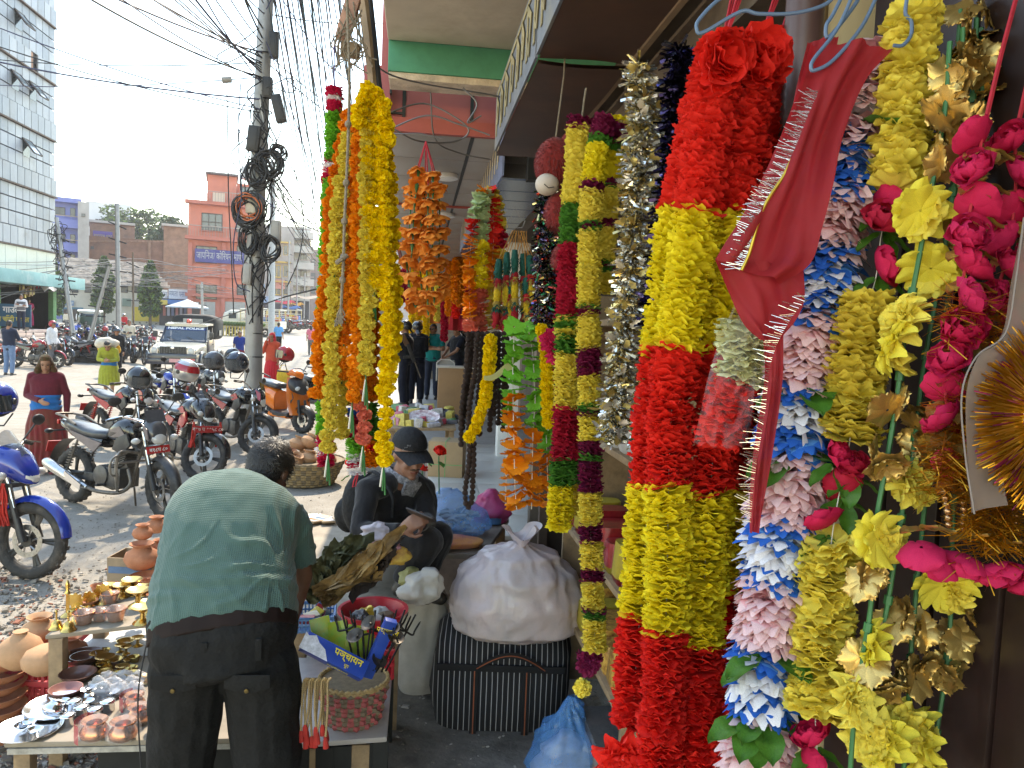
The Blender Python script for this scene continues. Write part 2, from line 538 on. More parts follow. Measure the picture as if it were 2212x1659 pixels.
MB().box((.9,4.92,3.3),(.5,.1,.6)).build('dark_end',mat('dark_void',(.012,.011,.01),.9,var=0),t)
pinkred=mat('pink_red_fascia',(.36,.085,.085),.6,var=.12,scale=3,dirt=(.3,.07,.07))
redm=mat('red_trim',(.33,.06,.045),.6,var=.12)
alu=mat('ceiling_panel',(.29,.255,.225),.42,.1,.1,2,spec=.5)
blackm=mat('black_joint',(.02,.02,.02),.7,var=.2)
t=thing('red_fascia_canopy','pink red fascia and grey panel ceiling over the arcade','canopy')
fy=5.15
MB().box((.42,fy+.02,3.55),(1.55,.04,.33)).build('fascia',pinkred,t)
MB().box((.42,fy-.012,3.345),(1.55,.05,.09)).build('fascia_trim',redm,t)
for xx in (-.14,.3):
 MB().box((xx,fy-.006,3.55),(.022,.018,.31)).build('joint',blackm,t)
MB().box((-.26,fy-.008,3.42),(.26,.015,.014)).build('joint',blackm,t)
for j in range(14):
 for (x0,x1)in ((-.34,.30),(.325,1.3)):
  MB().box(((x0+x1)/2,fy+.36+j*.72,3.31),(x1-x0,.71,.02)).build('ceiling_panel',alu,t,bev=.003)
MB().box((.312,fy+5,3.307),(.022,10.0,.022)).build('joint_strip',blackm,t)
MB().box((.42,fy+2.9,3.295),(1.52,.05,.03)).build('cross_trim',redm,t)
MB().box((.42,fy+5.2,3.345),(1.56,10.2,.03)).build('ceiling_back',blackm,t)
MB().box((-.375,fy+5.1,3.5),(.05,10.2,.42)).build('side_fascia',pinkred,t)
t=thing('red_frame_post','narrow pink red frame edge between the canopies','post')
MB().box((-.255,5.08,4.2),(.06,.1,1.6)).build('post',pinkred,t)
MB().box((-.222,5.02,4.05),(.012,.05,1.1)).build('dark_edge',blackm,t)
for (px,py)in ((965,378),(965,462)):
 p=atZ(px,py,3.295)
 t=thing('ceiling_light',''+('round white ceiling light on the panel just behind the red fascia' if py<400 else 'round white ceiling light behind the red cross trim')+'','light',p,group='round lights on the arcade ceiling')
 MB().lathe([(.085,.01),(.095,-.002),(.095,-.03),(.082,-.036),(.0,-.038)],24).build('housing',mat('light_white',(.75,.73,.7),.4,var=.05),t)
 MB().lathe([(.075,-.0385),(.06,-.043),(0,-.045)],20).build('diffuser',mat('light_diffuser',(.8,.79,.76),.3,var=0),t)
t=thing('white_pillar','white square pillar under the blue signboard','pillar',(1.02,8.6,0))
MB().box((0,0,1.5),(.22,.22,3.0)).build('shaft',white_paint,t,bev=.01)
MB().box((0,0,2.97),(.34,.34,.08)).build('capital',white_paint,t,bev=.008)
t=thing('lattice_screen','white diagonal lattice screen at the outer edge of the arcade','lattice',(-.62,13.0,1.3))
for i in range(12):
 for s in (-1,1):
  y0=-.2+i*.2
  MB().tube([(0,y0,0),(0,y0+s*1.3,1.9)],.018,4).build('slat',white_paint,t,smooth=False)
t=thing('arcade_shops','row of dim shop fronts lining the arcade','building')
wall_dim=mat('arcade_wall',(.2,.16,.13),.9,var=.3,dirt=(.12,.09,.07))
MB().box((2.3,15,2.0),(.2,20,4.6)).build('wall',wall_dim,t)
MB().box((1.0,24.9,2.0),(2.6,.2,4.6)).build('end_wall',wall_dim,t)
for y in (10.2,14.2,18.4,22.4):
 MB().box((1.25,y,2.0),(.22,.3,4.2)).build('pier',mat('arcade_pier',(.33,.28,.24),.85,var=.2,dirt=(.2,.17,.14)),t)
MB().box((1.2,15.5,3.75),(2.0,19.0,.3)).build('upper_slab',wall_dim,t)
MB().box((2.2,9.7,1.7),(.1,9,3.4)).build('wall',wall_dim,t)
mb=MB();mb.box((.55,15.6,3.38),(1.9,1.2,.1));mb.build('ceiling_board',wall_dim,t)
t=thing('shop_building','upper storeys of the shop building above the canopies','building')
MB().box((5.2,12,8.2),(8.0,30,8.2)).build('wall',beige,t)
for j in range(6):
 f=MB().box((1.18,2+j*4.2,6.2),(.06,1.5,1.5)).build('window',wood,t);MB().box((1.14,2+j*4.2,6.2),(.03,1.3,1.3)).build('pane',glass_dark,f)
class Fac:
 def __init__(s,name,label,px0,px1,pytop,d,depth,wallm,cat='building',yawfix=0.0,wall=True):
  a,b=at(px0,690,d),at(px1,690,d)
  ux=V((b.x-a.x,b.y-a.y,0));w=ux.length;ux.normalize()
  rm=ray((px0+px1)/2,690);ang=math.atan2(rm.y,rm.x)-PI/2+yawfix
  s.ux=V((math.cos(ang),math.sin(ang),0));s.n=V((-s.ux.y,s.ux.x,0));s.w=w
  s.z0=gz(a.y)-.3
  s.o=V((a.x,a.y,s.z0));w=s.w=s.uv(px1,690)[0]
  s.root=thing(name,label,cat,s.o,ang)
  s.h=s.uv((px0+px1)/2,pytop)[1];s.depth=depth
  if wall:s.wall=MB().box((w/2,depth/2,s.h/2),(w,depth,s.h)).build('wall',wallm,s.root)
 def uv(s,px,py):
  r=ray(px,py)
  t=(s.o-CAM).dot(s.n)/r.dot(s.n)
  q=CAM+r*t-s.o
  return q.dot(s.ux),q.z
 def rect(s,x0,y0,x1,y1):
  a,b=s.uv(x0,y1),s.uv(x1,y0)
  xm=(x0+x1)/2;zb,zt=s.uv(xm,y1)[1],s.uv(xm,y0)[1]
  return a[0],zb,b[0]-a[0],zt-zb
 def block(s,name,r4,m,y0=-.1,y1=.02,parent=None,bev=0):
  u,v,w,h=s.rect(*r4)
  return MB().box((u+w/2,(y0+y1)/2,v+h/2),(w,y1-y0,h)).build(name,m,parent or s.root,bev=bev)
 def window(s,r4,fm,pm,nx=2,ny=2,sill=None):
  u,v,w,h=s.rect(*r4);th=min(.09,w*.07)
  mb=MB()
  for i in range(nx+1):mb.box((u+w*i/nx,-.03,v+h/2),(th,.1,h+th))
  for j in range(ny+1):mb.box((u+w/2,-.03,v+h*j/ny),(w+th,.09,th))
  f=mb.build('window',fm,s.root,smooth=False)
  for i in range(nx):
   for j in range(ny):
    MB().box((u+w*(i+.5)/nx,-.012,v+h*(j+.5)/ny),(w/nx-th,.03,h/ny-th)).build('pane',pm,f,smooth=False)
  if sill:MB().box((u+w/2,-.08,v-th),(w*1.15,.22,.1)).build('sill',sill,f)
  return f
 def sign(s,r4,m,txt=None,tm=None,y=-.14,size=.8):
  u,v,w,h=s.rect(*r4)
  o=MB().box((u+w/2,y,v+h/2),(w,.06,h)).build('sign',m,s.root)
  if txt:
   me=text_mesh(txt,h*size,'lettering',tm,.004)
   mx=max(abs(q.co.x)for q in me.vertices)*2
   k=min(1.0,w*.94/mx)
   for q in me.vertices:q.co=V((q.co.x*k+u+w/2,y-.035,q.co.y+v+h/2))
   put('lettering',me,o)
  return o
pane_far=mat('far_pane',(.06,.075,.09),.15,var=.2,spec=.7)
frame_dark=mat('dark_window_frame',(.05,.035,.03),.6)
shutter_grey=mat('shutter_grey',(.3,.3,.3),.5,.3,.1,4)
pink_w=mat('pink_wall',(.52,.175,.125),.9,var=.12,scale=.5,dirt=(.40,.17,.13),dscale=.35)
pink_d=mat('pink_trim',(.42,.14,.105),.9,var=.12,scale=1)
f=Fac('pink_building','tall pink plastered building with a blue language school banner',405,557,443,87,10,pink_w)
for y in (443,519,597,640):f.block('ledge',(400,y-4,562,y+3),pink_d,-.9 if y<560 else -.4,.0)
for x in (405,477,545):f.block('pilaster',(x,523,x+11,690),pink_d,-.3,0)
for (y0,y1)in ((462,498),(538,573),(614,645),(652,690)):
 pass
for (x0,x1)in ((436,482),(511,560)):
 f.window((x0,462 if x0<500 else 467,x1-2,498 if x0<500 else 503),frame_dark,pane_far,3,2,pink_d)
for (y0,y1)in ((533,568),(616,646)):
 for (x0,x1)in ((424,468),(512,556)):
  f.window((x0,y0,x1,y1),frame_dark,pane_far,3,2,pink_d)
  mid=(x0+x1)/2
  if y0==533:
   u,v,w,h=f.rect(x0,y0-13,x1,y0-2)
   MB().prism([(0,0),(w,0),(w/2,h)],.1,basis((1,0,0),(0,0,1),(0,-1,0)),(u,-.05,v)).build('window_gable',pink_d,f.root)
f.sign((421,540+0,421.5,541),pink_d)
f.sign((421,541,527,569),mat('banner_blue',(.05,.05,.2),.6,var=.15),'जापनिज/ कोरियन भाषा'.replace('निज','िनज').replace('रिय','िरय'),white_paint,-.5,.75)
rail_m=mat('grey_rail',(.3,.24,.22),.6)
for y in (430,505):
 for k in range(26):
  x=405+k*6
  f.block('baluster',(x,y-12,x+1.1,y+10),rail_m,-.82,-.78)
 f.block('rail',(402,y-13,560,y-11.5),rail_m,-.85,-.75)
u,v,w,h=f.rect(447,376,512,444)
MB().box((u+w/2,3.5,v+h/2),(w,5,h)).build('penthouse',pink_w,f.root)
MB().box((u+w/2,3.2,v+h+.1),(w*1.12,6.0,.18)).build('penthouse_roof',mat('dark_roof',(.12,.11,.12),.7),f.root)
u2,v2,w2,h2=f.rect(512,392,557,444)
MB().box((u2+w2/2,4.5,v2+h2/2),(w2,5,h2)).build('penthouse',pink_w,f.root)
f.window((520,405,553,440),frame_dark,pane_far,2,2)
f.block('gable_ornament',(460,418,486,444),mat('cream_ornament',(.6,.5,.42),.8),-.5,-.3)
for (x0,x1,m_)in ((413,432,frame_dark),(440,465,shutter_grey),(478,530,shutter_grey)):
 q=f.block('shutter',(x0,652,x1,692),m_,-.12,.05)
 for k in range(6):f.block('shutter_rib',(x0,654+k*6,x1,655+k*6),m_,-.16,-.1,q)
f.sign((414,653,429,662),white_paint)
tk=MB();tk.lathe([(.0,0),(.7,0),(.72,.2),(.7,1.3),(.4,1.6),(0,1.65)],14)
tag(tk.build('water_tank',mat('tank_grey',(.4,.4,.42),.5),None,at(535,388,90)),'grey rooftop water tank on the pink building','tank')
blue_w=mat('blue_wall',(.16,.19,.47),.9,var=.12,scale=.5,dirt=(.22,.24,.42),dscale=.4)
conc_w=mat('bare_concrete_wall',(.33,.32,.31),.9,var=.2,scale=.6,dirt=(.22,.21,.2),dscale=.5)
f=Fac('blue_building','violet blue house with curved balconies behind the office block',100,172,436,98,9,blue_w)
for y in (469,520,560):f.block('balcony_slab',(108,y+6,172,y+24),blue_w,-1.2,0);f.block('rail',(108,y-2,172,y),rail_m,-1.2,-1.1)
for y in (440,497,540):
 f.window((118,y+8,140,y+24),frame_dark,pane_far,2,1);f.window((152,y+10,162,y+28),frame_dark,pane_far,1,1)
f.block('roof_slab',(96,428,176,438),blue_w,-1.0,1)
f=Fac('grey_house','bare concrete side of the house beside the blue balconies',168,192,436,97,9,conc_w)
f.window((176,462,184,468),frame_dark,pane_far,1,1)
f=Fac('white_block','pale flat roofed block with a roof railing behind the trees',186,282,438,140,14,mat('pale_wall',(.55,.56,.6),.9,var=.08,scale=.3))
for k in range(24):f.block('baluster',(188+k*4,431,188.6+k*4,439),white_paint,0,.2)
f.block('rail',(186,430,282,431.5),white_paint,0,.2)
f.block('air_conditioner',(206,474,213,483),frame_dark,-.8,0)
f.block('air_conditioner',(214,474,221,483),frame_dark,-.8,0)
brick=mat('old_brick',(.2,.105,.07),.95,var=.35,scale=.9,dirt=(.12,.08,.06),dscale=.5,bump=.4,bscale=8)
brick2=mat('light_brick',(.26,.15,.1),.95,var=.3,scale=1.1,dirt=(.16,.11,.08),dscale=.6,bump=.4,bscale=8)
f=Fac('brick_house','raw brick house carrying a purple banner',193,290,483,110,8,brick2)
f.sign((201,500,243,522),mat('banner_purple',(.09,.05,.26),.6),'शुभारम्भ भवन',mat('yellow_print',(.6,.5,.1),.6),-.3,.5)
f.block('roof_edge',(190,479,292,484),mat('tin_roof',(.35,.33,.31),.5,.3),-.6,6)
f=Fac('brick_warehouse','long dark brick wall building above the old roof',175,420,517,104,8,brick)
f.block('pier',(178,520,194,600),brick2,-.3,0)
f.block('pier',(320,520,326,600),brick2,-.3,0)
f.window((196,532,203,538),frame_dark,pane_far,1,1)
for k in range(30):
 f.block('brick_course',(178+k*8,519.5,185+k*8,523),brick2,-.14,0)
f=Fac('brick_hut','small brick hut on the roofline by the dark tree',352,405,488,108,6,brick2)
f.block('roof_edge',(349,485,408,490),mat('tin_roof',(.35,)*3),-.5,5)
old_w=mat('old_whitewash',(.46,.44,.39),.95,var=.15,scale=.5,dirt=(.3,.27,.23),dscale=.5)
slate=mat('slate_tiles',(.22,.19,.16),.9,var=.5,scale=1.5,dirt=(.36,.33,.29),dscale=2)
f=Fac('old_tiled_house','low whitewashed old house with a grey tiled roof and blue doors',135,352,606,86,7,old_w)
u0_,v0_=f.uv(126,607);u1_,_=f.uv(372,612);_,vt_=f.uv(240,557)
bx_=MB()
for j in range(9):
 k=46
 for i in range(k):
  uu=u0_+(u1_-u0_)*(i+.5)/k
  inset=max(0,(uu-(u1_-2.4))/2.4)*9
  if j>8.5-inset:continue
  zz=v0_+(vt_-v0_)*(j/9);yy=-.7+4.2*j/9
  bx_.box((uu,yy,zz+.1*rs.random()),((u1_-u0_)/k*.96,.62,.07),(math.atan2(vt_-v0_,4.2)+rs.uniform(-.05,.05),rs.uniform(-.05,.05),0))
stuff(bx_.build('roof_tiles',slate,f.root,smooth=False))
MB().prism([(u0_+.3,v0_),(u1_-.4,v0_),(u1_-2.6,vt_-.1),(u0_+.3,vt_-.1)],.1,Matrix.Identity(3),(0,0,0)).xf(basis((1,0,0),(0,4.2/max(.1,vt_-v0_),1),(0,-1,0),(0,-.66-4.2*v0_/max(.1,vt_-v0_),0))).build('roof_deck',slate,f.root)
for x in (155,183,262,285,318):
 f.window((x,615,x+14,632),frame_dark,pane_far,2,1)
door_b=mat('blue_door',(.04,.13,.2),.6,var=.2)
for (x0,x1)in ((134,152),(154,180)):
 q=f.block('door',(x0,664,x1,694),door_b,-.14,.03);f.block('door_leaf',(x0+3,668,x1-3,694),frame_dark,-.17,-.1,q)
f.sign((136,649,160,660),mat('faded_blue_sign',(.12,.2,.32),.7),'णायाल',white_paint,-.2,.8)
f.block('balcony',(196,637,222,648),frame_dark,-.9,0)
f.block('banner',(222,640,240,660),mat('purple_orange',(.28,.07,.2),.7,col2=(.5,.2,.05),scale=2),-.5,-.4)
f.block('yellow_wall',(285,664,352,694),mat('yellow_wall',(.55,.42,.06),.9,var=.15),-.12,0)
f.block('green_sign',(264,645,283,662),mat('dull_green',(.13,.18,.15),.7),-.6,-.5)
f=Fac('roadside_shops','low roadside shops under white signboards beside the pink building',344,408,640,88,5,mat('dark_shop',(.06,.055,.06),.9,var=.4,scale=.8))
f.sign((343,626,362,644),white_paint,'मासु',mat('sign_ink',(.1,.14,.3),.6));f.sign((364,625,405,646),mat('pale_sign',(.55,.6,.66),.6),'ममता पसल',mat('sign_ink',(.1,.14,.3),.6))
f.block('awning',(350,648,408,657),mat('blue_tarp',(.05,.15,.42),.6),-1.2,0)
f.block('awning',(340,648,362,658),mat('yellow_tarp',(.5,.38,.08),.6),-1.3,0)
for k in range(6):f.block('hanging_goods',(352+k*9,660,358+k*9,682),mat('goods%d'%(k%3),((.3,.1,.08),(.25,.25,.3),(.1,.12,.2))[k%3],.8),-.5,-.2)
yel=mat('ochre_paint',(.5,.36,.1),.85,var=.15,scale=1)
f=Fac('grey_apartment_block','grey concrete block with ochre framed windows further down the street',560,632,487,112,14,conc_w)
for (y0,y1)in ((530,545),(573,592),(615,630)):
 f.window((590,y0,606,y1+6),yel,pane_far,2,1,yel);f.window((612,y0,622,y1+6),yel,pane_far,1,1)
 f.block('yellow_band',(585,y0-8,628,y0-5),yel,-.6,0)
f.sign((595,604,616,624),mat('pink_board',(.5,.25,.22),.7));f.sign((563,613,572,632),mat('blue_board',(.2,.3,.45),.7))
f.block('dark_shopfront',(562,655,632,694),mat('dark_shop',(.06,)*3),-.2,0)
f.sign((562,640,580,654),mat('pale_blue_board',(.25,.35,.5),.7));f.sign((583,640,612,652),mat('pale_sign',(.5,)*3));
wb=mat('white_block_wall',(.52,.51,.48),.9,var=.12,scale=.5,dirt=(.4,.38,.34),dscale=.5)
f=Fac('white_balcony_house','white house with rounded balconies beyond the grey block',630,668,490,118,12,wb)
for y in (500,530,565,600):
 f.block('balcony',(628,y+4,678,y+18),wb,-2.0,0);f.block('rail',(630,y-2,678,y),rail_m,-2.0,-1.9)
 f.window((634,y-8+12,642,y+4),frame_dark,pane_far,1,1);f.window((650,y+20,662,y+32),frame_dark,pane_far,2,1)
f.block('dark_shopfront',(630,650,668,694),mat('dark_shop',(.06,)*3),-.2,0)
f=Fac('far_brown_house','distant brown house closing the street behind the marigolds',660,760,540,160,10,mat('far_brown',(.24,.17,.15),.9,var=.2,scale=.4))
for x in (672,690,708,726):
 for y in (560,590,620):f.window((x,y,x+9,y+14),frame_dark,pane_far,1,2)
for k,(px0,px1,pt,dd,c_)in enumerate(((740,830,560,170,(.35,.3,.27)),(820,900,520,120,(.4,.36,.33)))):
 f=Fac('street_house',('plain tan house far down the street','pale house at the arcade edge far behind')[k],px0,px1,pt,dd,10,mat('street_house_%d'%k,c_,.9,var=.2,scale=.4))
 for x in range(px0+8,px1-10,18):
  for y in (pt+20,pt+55):f.window((x,y,x+9,y+16),frame_dark,pane_far,1,2)
cl=(((.5,.08,.12),'pink'),((.08,.2,.5),'blue'),((.55,.52,.48),'white'),((.5,.3,.08),'orange'))
for k,(px,py,w,dd)in enumerate(((612,650,3.0,100),(628,662,2.4,98),(660,640,4.0,104),(640,655,2.0,106))):
 c_,nm=cl[k]
 p=at(px,py,dd);t=thing('street_awning',nm+' cloth awning on poles at the far bazaar','awning',(p.x,p.y,gz(p.y)),group='awnings at the far bazaar');h=p.z-gz(p.y)
 MB().grid(lambda u,v:V(((u-.5)*w,(v-.5)*2.4,h-.25*v+.12*math.sin(u*9))),10,5).build('cloth',mat('awning_'+nm,c_,.8,transl=.3),t)
 for s in (-1,1):MB().tube([(s*w*.45,-1,0),(s*w*.45,-1,h)],.04,6).build('pole',rust,t)
_e=at(117,600,45)
XL,YL=_e.x,_e.y
pnl=[mat('panel_%d'%i,c_,.4,0,.12,.6,spec=.35,dirt=(.16,.17,.18),dscale=.7)for i,c_ in enumerate(((.25,.28,.33),(.21,.24,.285),(.29,.315,.355),(.185,.215,.26)))]
t=thing('office_block','grey panel clad office block with open tinted windows on the left','building',(XL,YL,0))
MB().box((-6.1,-10.5,11.3),(12,21,22.6)).build('core',mat('dark_core',(.10,.10,.11),.8),t)
FH=3.18;z_base=5.5
def yz(px,py):
 p=atX(px,py,XL);return p.y-YL,p.z
rs2=random.Random(5)
brown_joint=mat('brown_joint',(.09,.055,.04),.7)
for fl in range(6):
 zb=z_base+fl*FH
 rows=((0,.95,.10),(.98,.72,0),(1.73,.68,0),(2.44,.66,0))
 for (zo,hh,proud)in rows:
  for c_ in range(13):
   y=-.37-c_*.74
   if hh==.95 and fl==3 and c_==3:continue
   MB().box((.03+proud,y,zb+zo+hh/2),(.08,.69,hh-.035)).build('panel',pnl[rs2.choice((0,0,1,2,3))],t,smooth=False)
 MB().box((.1,-4.9,zb-.045),(.22,9.8,.06)).build('joint_band',brown_joint,t)
 for (c_,ang)in {1:((4,40),(9,0)),2:((3,45),(5.5,35),(9,0)),3:((5,45),(9,0)),4:((6,40),(3,40))}.get(fl,()):
  y=-.37-c_*.74
  w_=MB()
  if ang:
   M_=Matrix.Rotation(R(-35),3,'Y')
   fw=thing('x','','');bpy.data.objects.remove(fw)
   mbw=MB()
   for (a_,b_)in (((0,-.36,-.75),(0,.36,-.75)),((0,-.36,.0),(0,.36,.0)),((0,-.36,-.75),(0,-.36,0)),((0,.36,-.75),(0,.36,0))):
    mbw.tube([V(a_)*1.25,V(b_)*1.25],.045,4)
   mbw.xf(Matrix.Translation(V((.1,y,zb+2.5)))@Matrix.Rotation(R(-38),4,'Y'))
   fo=mbw.build('open_window',frame_dark,t,smooth=False)
   MB().box((0,0,-.47),(.02,.86,.9)).xf(Matrix.Translation(V((.1,y,zb+2.5)))@Matrix.Rotation(R(-38),4,'Y')).build('pane',mat('tint_pane',(.09,.13,.16),.06,spec=.9,var=0),fo,smooth=False)
  MB().box((.075,y,zb+2.08),(.02,.7,.95)).build('window_opening',glass_dark,t,smooth=False)
MB().box((.08,-3.0,z_base+3*FH+.47),(.06,.72,.9)).build('bare_patch',brick2,t)
turq=mat('turquoise_paint',(.2,.37,.37),.8,var=.15,scale=1.2,dirt=(.4,.5,.48),dscale=1)
for c_ in range(9):
 MB().box((.04,-.55-c_*1.1,4.75),(.06,1.08,1.4)).build('white_panel',mat('whitish_panel',(.33,.4,.4),.25,var=.08,scale=1),t,smooth=False)
MB().box((.75,-4.9,3.72),(1.6,10.6,.66)).build('turquoise_slab',turq,t,bev=.02)
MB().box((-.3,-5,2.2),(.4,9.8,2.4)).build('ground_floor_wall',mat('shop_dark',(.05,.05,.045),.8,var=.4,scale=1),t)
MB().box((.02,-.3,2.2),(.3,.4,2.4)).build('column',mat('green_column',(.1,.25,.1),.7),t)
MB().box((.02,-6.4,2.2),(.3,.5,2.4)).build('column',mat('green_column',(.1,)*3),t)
for k in range(34):
 c_=rs2.choice(((.5,.3,.06),(.45,.12,.05),(.5,.42,.1),(.2,.12,.05)))
 yy,zz=yz(28+rs2.random()*28,612+rs2.random()*25)
 MB().box((.3+rs2.random()*.2,yy,zz),(.06,.14,.3)).build('hanging_packet',mat('packet_%d'%(k%4),c_,.4),t,smooth=False)
t=thing('tattered_awning','tattered red and white cloth awning at the office block corner','awning')
rw=mat('red_white_cloth',(.6,.5,.48),.8,var=.1,scale=1.0,col2=(.6,.58,.56),transl=.3)
rc=mat('red_cloth_far',(.5,.04,.05),.8,var=.15,transl=.3)
def sheet4(a,b,c,d,name,m,wav=.08):
 a,b,c,d=[at(*q)for q in (a,b,c,d)]
 mb=MB();mb.grid(lambda u,v:(a*(1-u)+b*u)*(1-v)+(d*(1-u)+c*u)*v+V((0,0,1))*wav*math.sin(u*8+v*5),10,8)
 mb.build(name,m,t)
sheet4((67,591,43),(90,594,43),(124,626,41),(96,627,41),'cloth',rw);sheet4((66,592,43.1),(73,594,43),(88,620,41.5),(80,622,41.6),'red_edge',rc)
sheet4((43,590,43),(55,590,43),(66,613,42),(56,608,42),'cloth',rw)
stone=mat('pale_step_stone',(.42,.34,.30),.85,var=.15,scale=1.2,dirt=(.34,.28,.25),dscale=.8)
for k in range(6):
 mb=MB();mb.box((-20.0-5+2.6-k*.45+2.6-2.6,38,.09+k*.18),(10 ,16+0-k*.45,.18))
 struct(mb.build('terrace_step',stone,None,bev=.02))
MB_=MB();MB_.box((0,0,0),(1.5,.08,1.1))
pb=at(22,700,37.5)
t=thing('shop_banner','blue freestanding shop banner with two lines of lettering on the terrace','sign',(pb.x,pb.y,1.08),YAW*-1)
MB().box((0,0,.72),(2.05,.06,1.1)).build('board',mat('banner_teal',(.03,.1,.17),.6),t)
put('lettering',text_mesh('गाउल',.42,'lettering',white_paint,.004,bold=.012),t,(.1,-.035,.98),(PI/2,0,0));put('lettering',text_mesh('सुन चाँदी पसल',.33,'lettering',mat('yellow_print',(.6,)*3),.004,bold=.01),t,(.05,-.035,.52),(PI/2,0,0))
for s in (-.8,.8):MB().box((s,0,.09),(.06,.3,.18)).build('leg',rust,t)
leaf_hi=mat('leaf_bright',(.10,.17,.03),.6,var=.35,scale=1.2,transl=.35)
leaf_dk=mat('leaf_dark',(.035,.065,.02),.6,var=.35,scale=1.0,transl=.25)
bark=mat('bark',(.09,.065,.045),.9,var=.3)
def crown(name,parent,fn,n,size,ms,droop=.0,seed=1):
 r=random.Random(seed);mb=MB()
 for i in range(n):
  c,outn=fn(r)
  mb.cur=0 if r.random()<.6 else min(1,len(ms)-1)
  a=r.uniform(0,2*PI);d1=V((math.cos(a),math.sin(a),r.uniform(-.6,.6)-droop)).normalized()
  d2=d1.cross(V((r.uniform(-1,1),r.uniform(-1,1),r.uniform(-1,1)))).normalized()
  s=size*r.uniform(.6,1.4)
  mb.add([c-d1*s,c+d2*s*.45,c+d1*s,c-d2*s*.45],[(0,1,2,3)])
 return stuff(mb.build(name,ms,parent,smooth=False,fix=False))
def ashoka(px,pytop,d,w,seed,label):
 b=at(px,690,d);z0=gz(b.y);h=at(px,pytop,d).z-z0
 t=thing('ashoka_tree',label,'tree',(b.x,b.y,z0),group='columnar trees by the old house')
 MB().tube([(0,0,0),(.05,0,h*.4),(0,0,h*.95)],[.16,.12,.03],8).build('trunk',bark,t)
 def fn(r):
  k=r.random()**.8;zz=h*(.17+.83*k)
  R_=w*(min(1,(1-k)*2.2)**.6)*(.82+.3*nz((k*7,seed,0),1))*(1 if k>.12 else .75)
  a=r.uniform(0,2*PI);rr=R_*math.sqrt(r.uniform(.35,1))*(1+.75*nz((math.cos(a)*2,math.sin(a)*2,zz*1.3),1.5,seed))
  return V((rr*math.cos(a),rr*math.sin(a),zz)),None
 crown('crown',t,fn,3000,.24,[leaf_dk,leaf_hi],.9,seed)
ashoka(324,566,80,1.15,1,'slim columnar tree before the yellow wall')
ashoka(224,556,82,1.2,2,'slim columnar tree in front of the old house windows')
ashoka(113,560,72,1.1,3,'slim columnar tree at the office block corner')
def broad(px,py,d,rx,rz,seed,label,n=4200,sz=.32,dark=False):
 b=at(px,690,d);z0=gz(b.y);c=at(px,py,d)
 t=thing('broad_tree',label,'tree',(b.x,b.y,z0));hh=c.z-z0
 MB().tube([(0,0,0),(.2,0,hh*.5),(0,0,hh)],[.4,.3,.1],8).build('trunk',bark,t)
 for k in range(5):
  a=k*1.3;MB().tube([(.1,0,hh*.6),(rx*.5*math.cos(a),rx*.5*math.sin(a),hh)],[.15,.05],6).build('limb',bark,t)
 r_=random.Random(seed);cl=[(V((r_.uniform(-1,1)*rx*.75,r_.uniform(-1,1)*rx*.75,hh+r_.uniform(-.6,.7)*rz)),r_.uniform(.28,.5)*rx)for _ in range(16)]
 def fn(r):
  c0,q=r.choice(cl);v=V((r.gauss(0,1),r.gauss(0,1),r.gauss(0,1))).normalized()*q*r.uniform(.6,1.05)
  v.z *=.8;return c0+v,None
 crown('crown',t,fn,n,sz,[leaf_dk,leaf_hi]if not dark else [leaf_dk,leaf_dk],.3,seed)
broad(285,492,135,4.6,3.2,11,'broad green tree behind the brick house')
broad(384,505,125,3.4,3.2,12,'dark green tree beside the pink building',dark=True)
broad(243,500,130,2.2,2.0,13,'small green tree left of the broad one behind the brick house',1800)
broad(338,512,128,2.0,1.4,14,'small tree between the broad green and the dark tree',1500)
def rotz(a):return Matrix.Rotation(a,4,'Z')
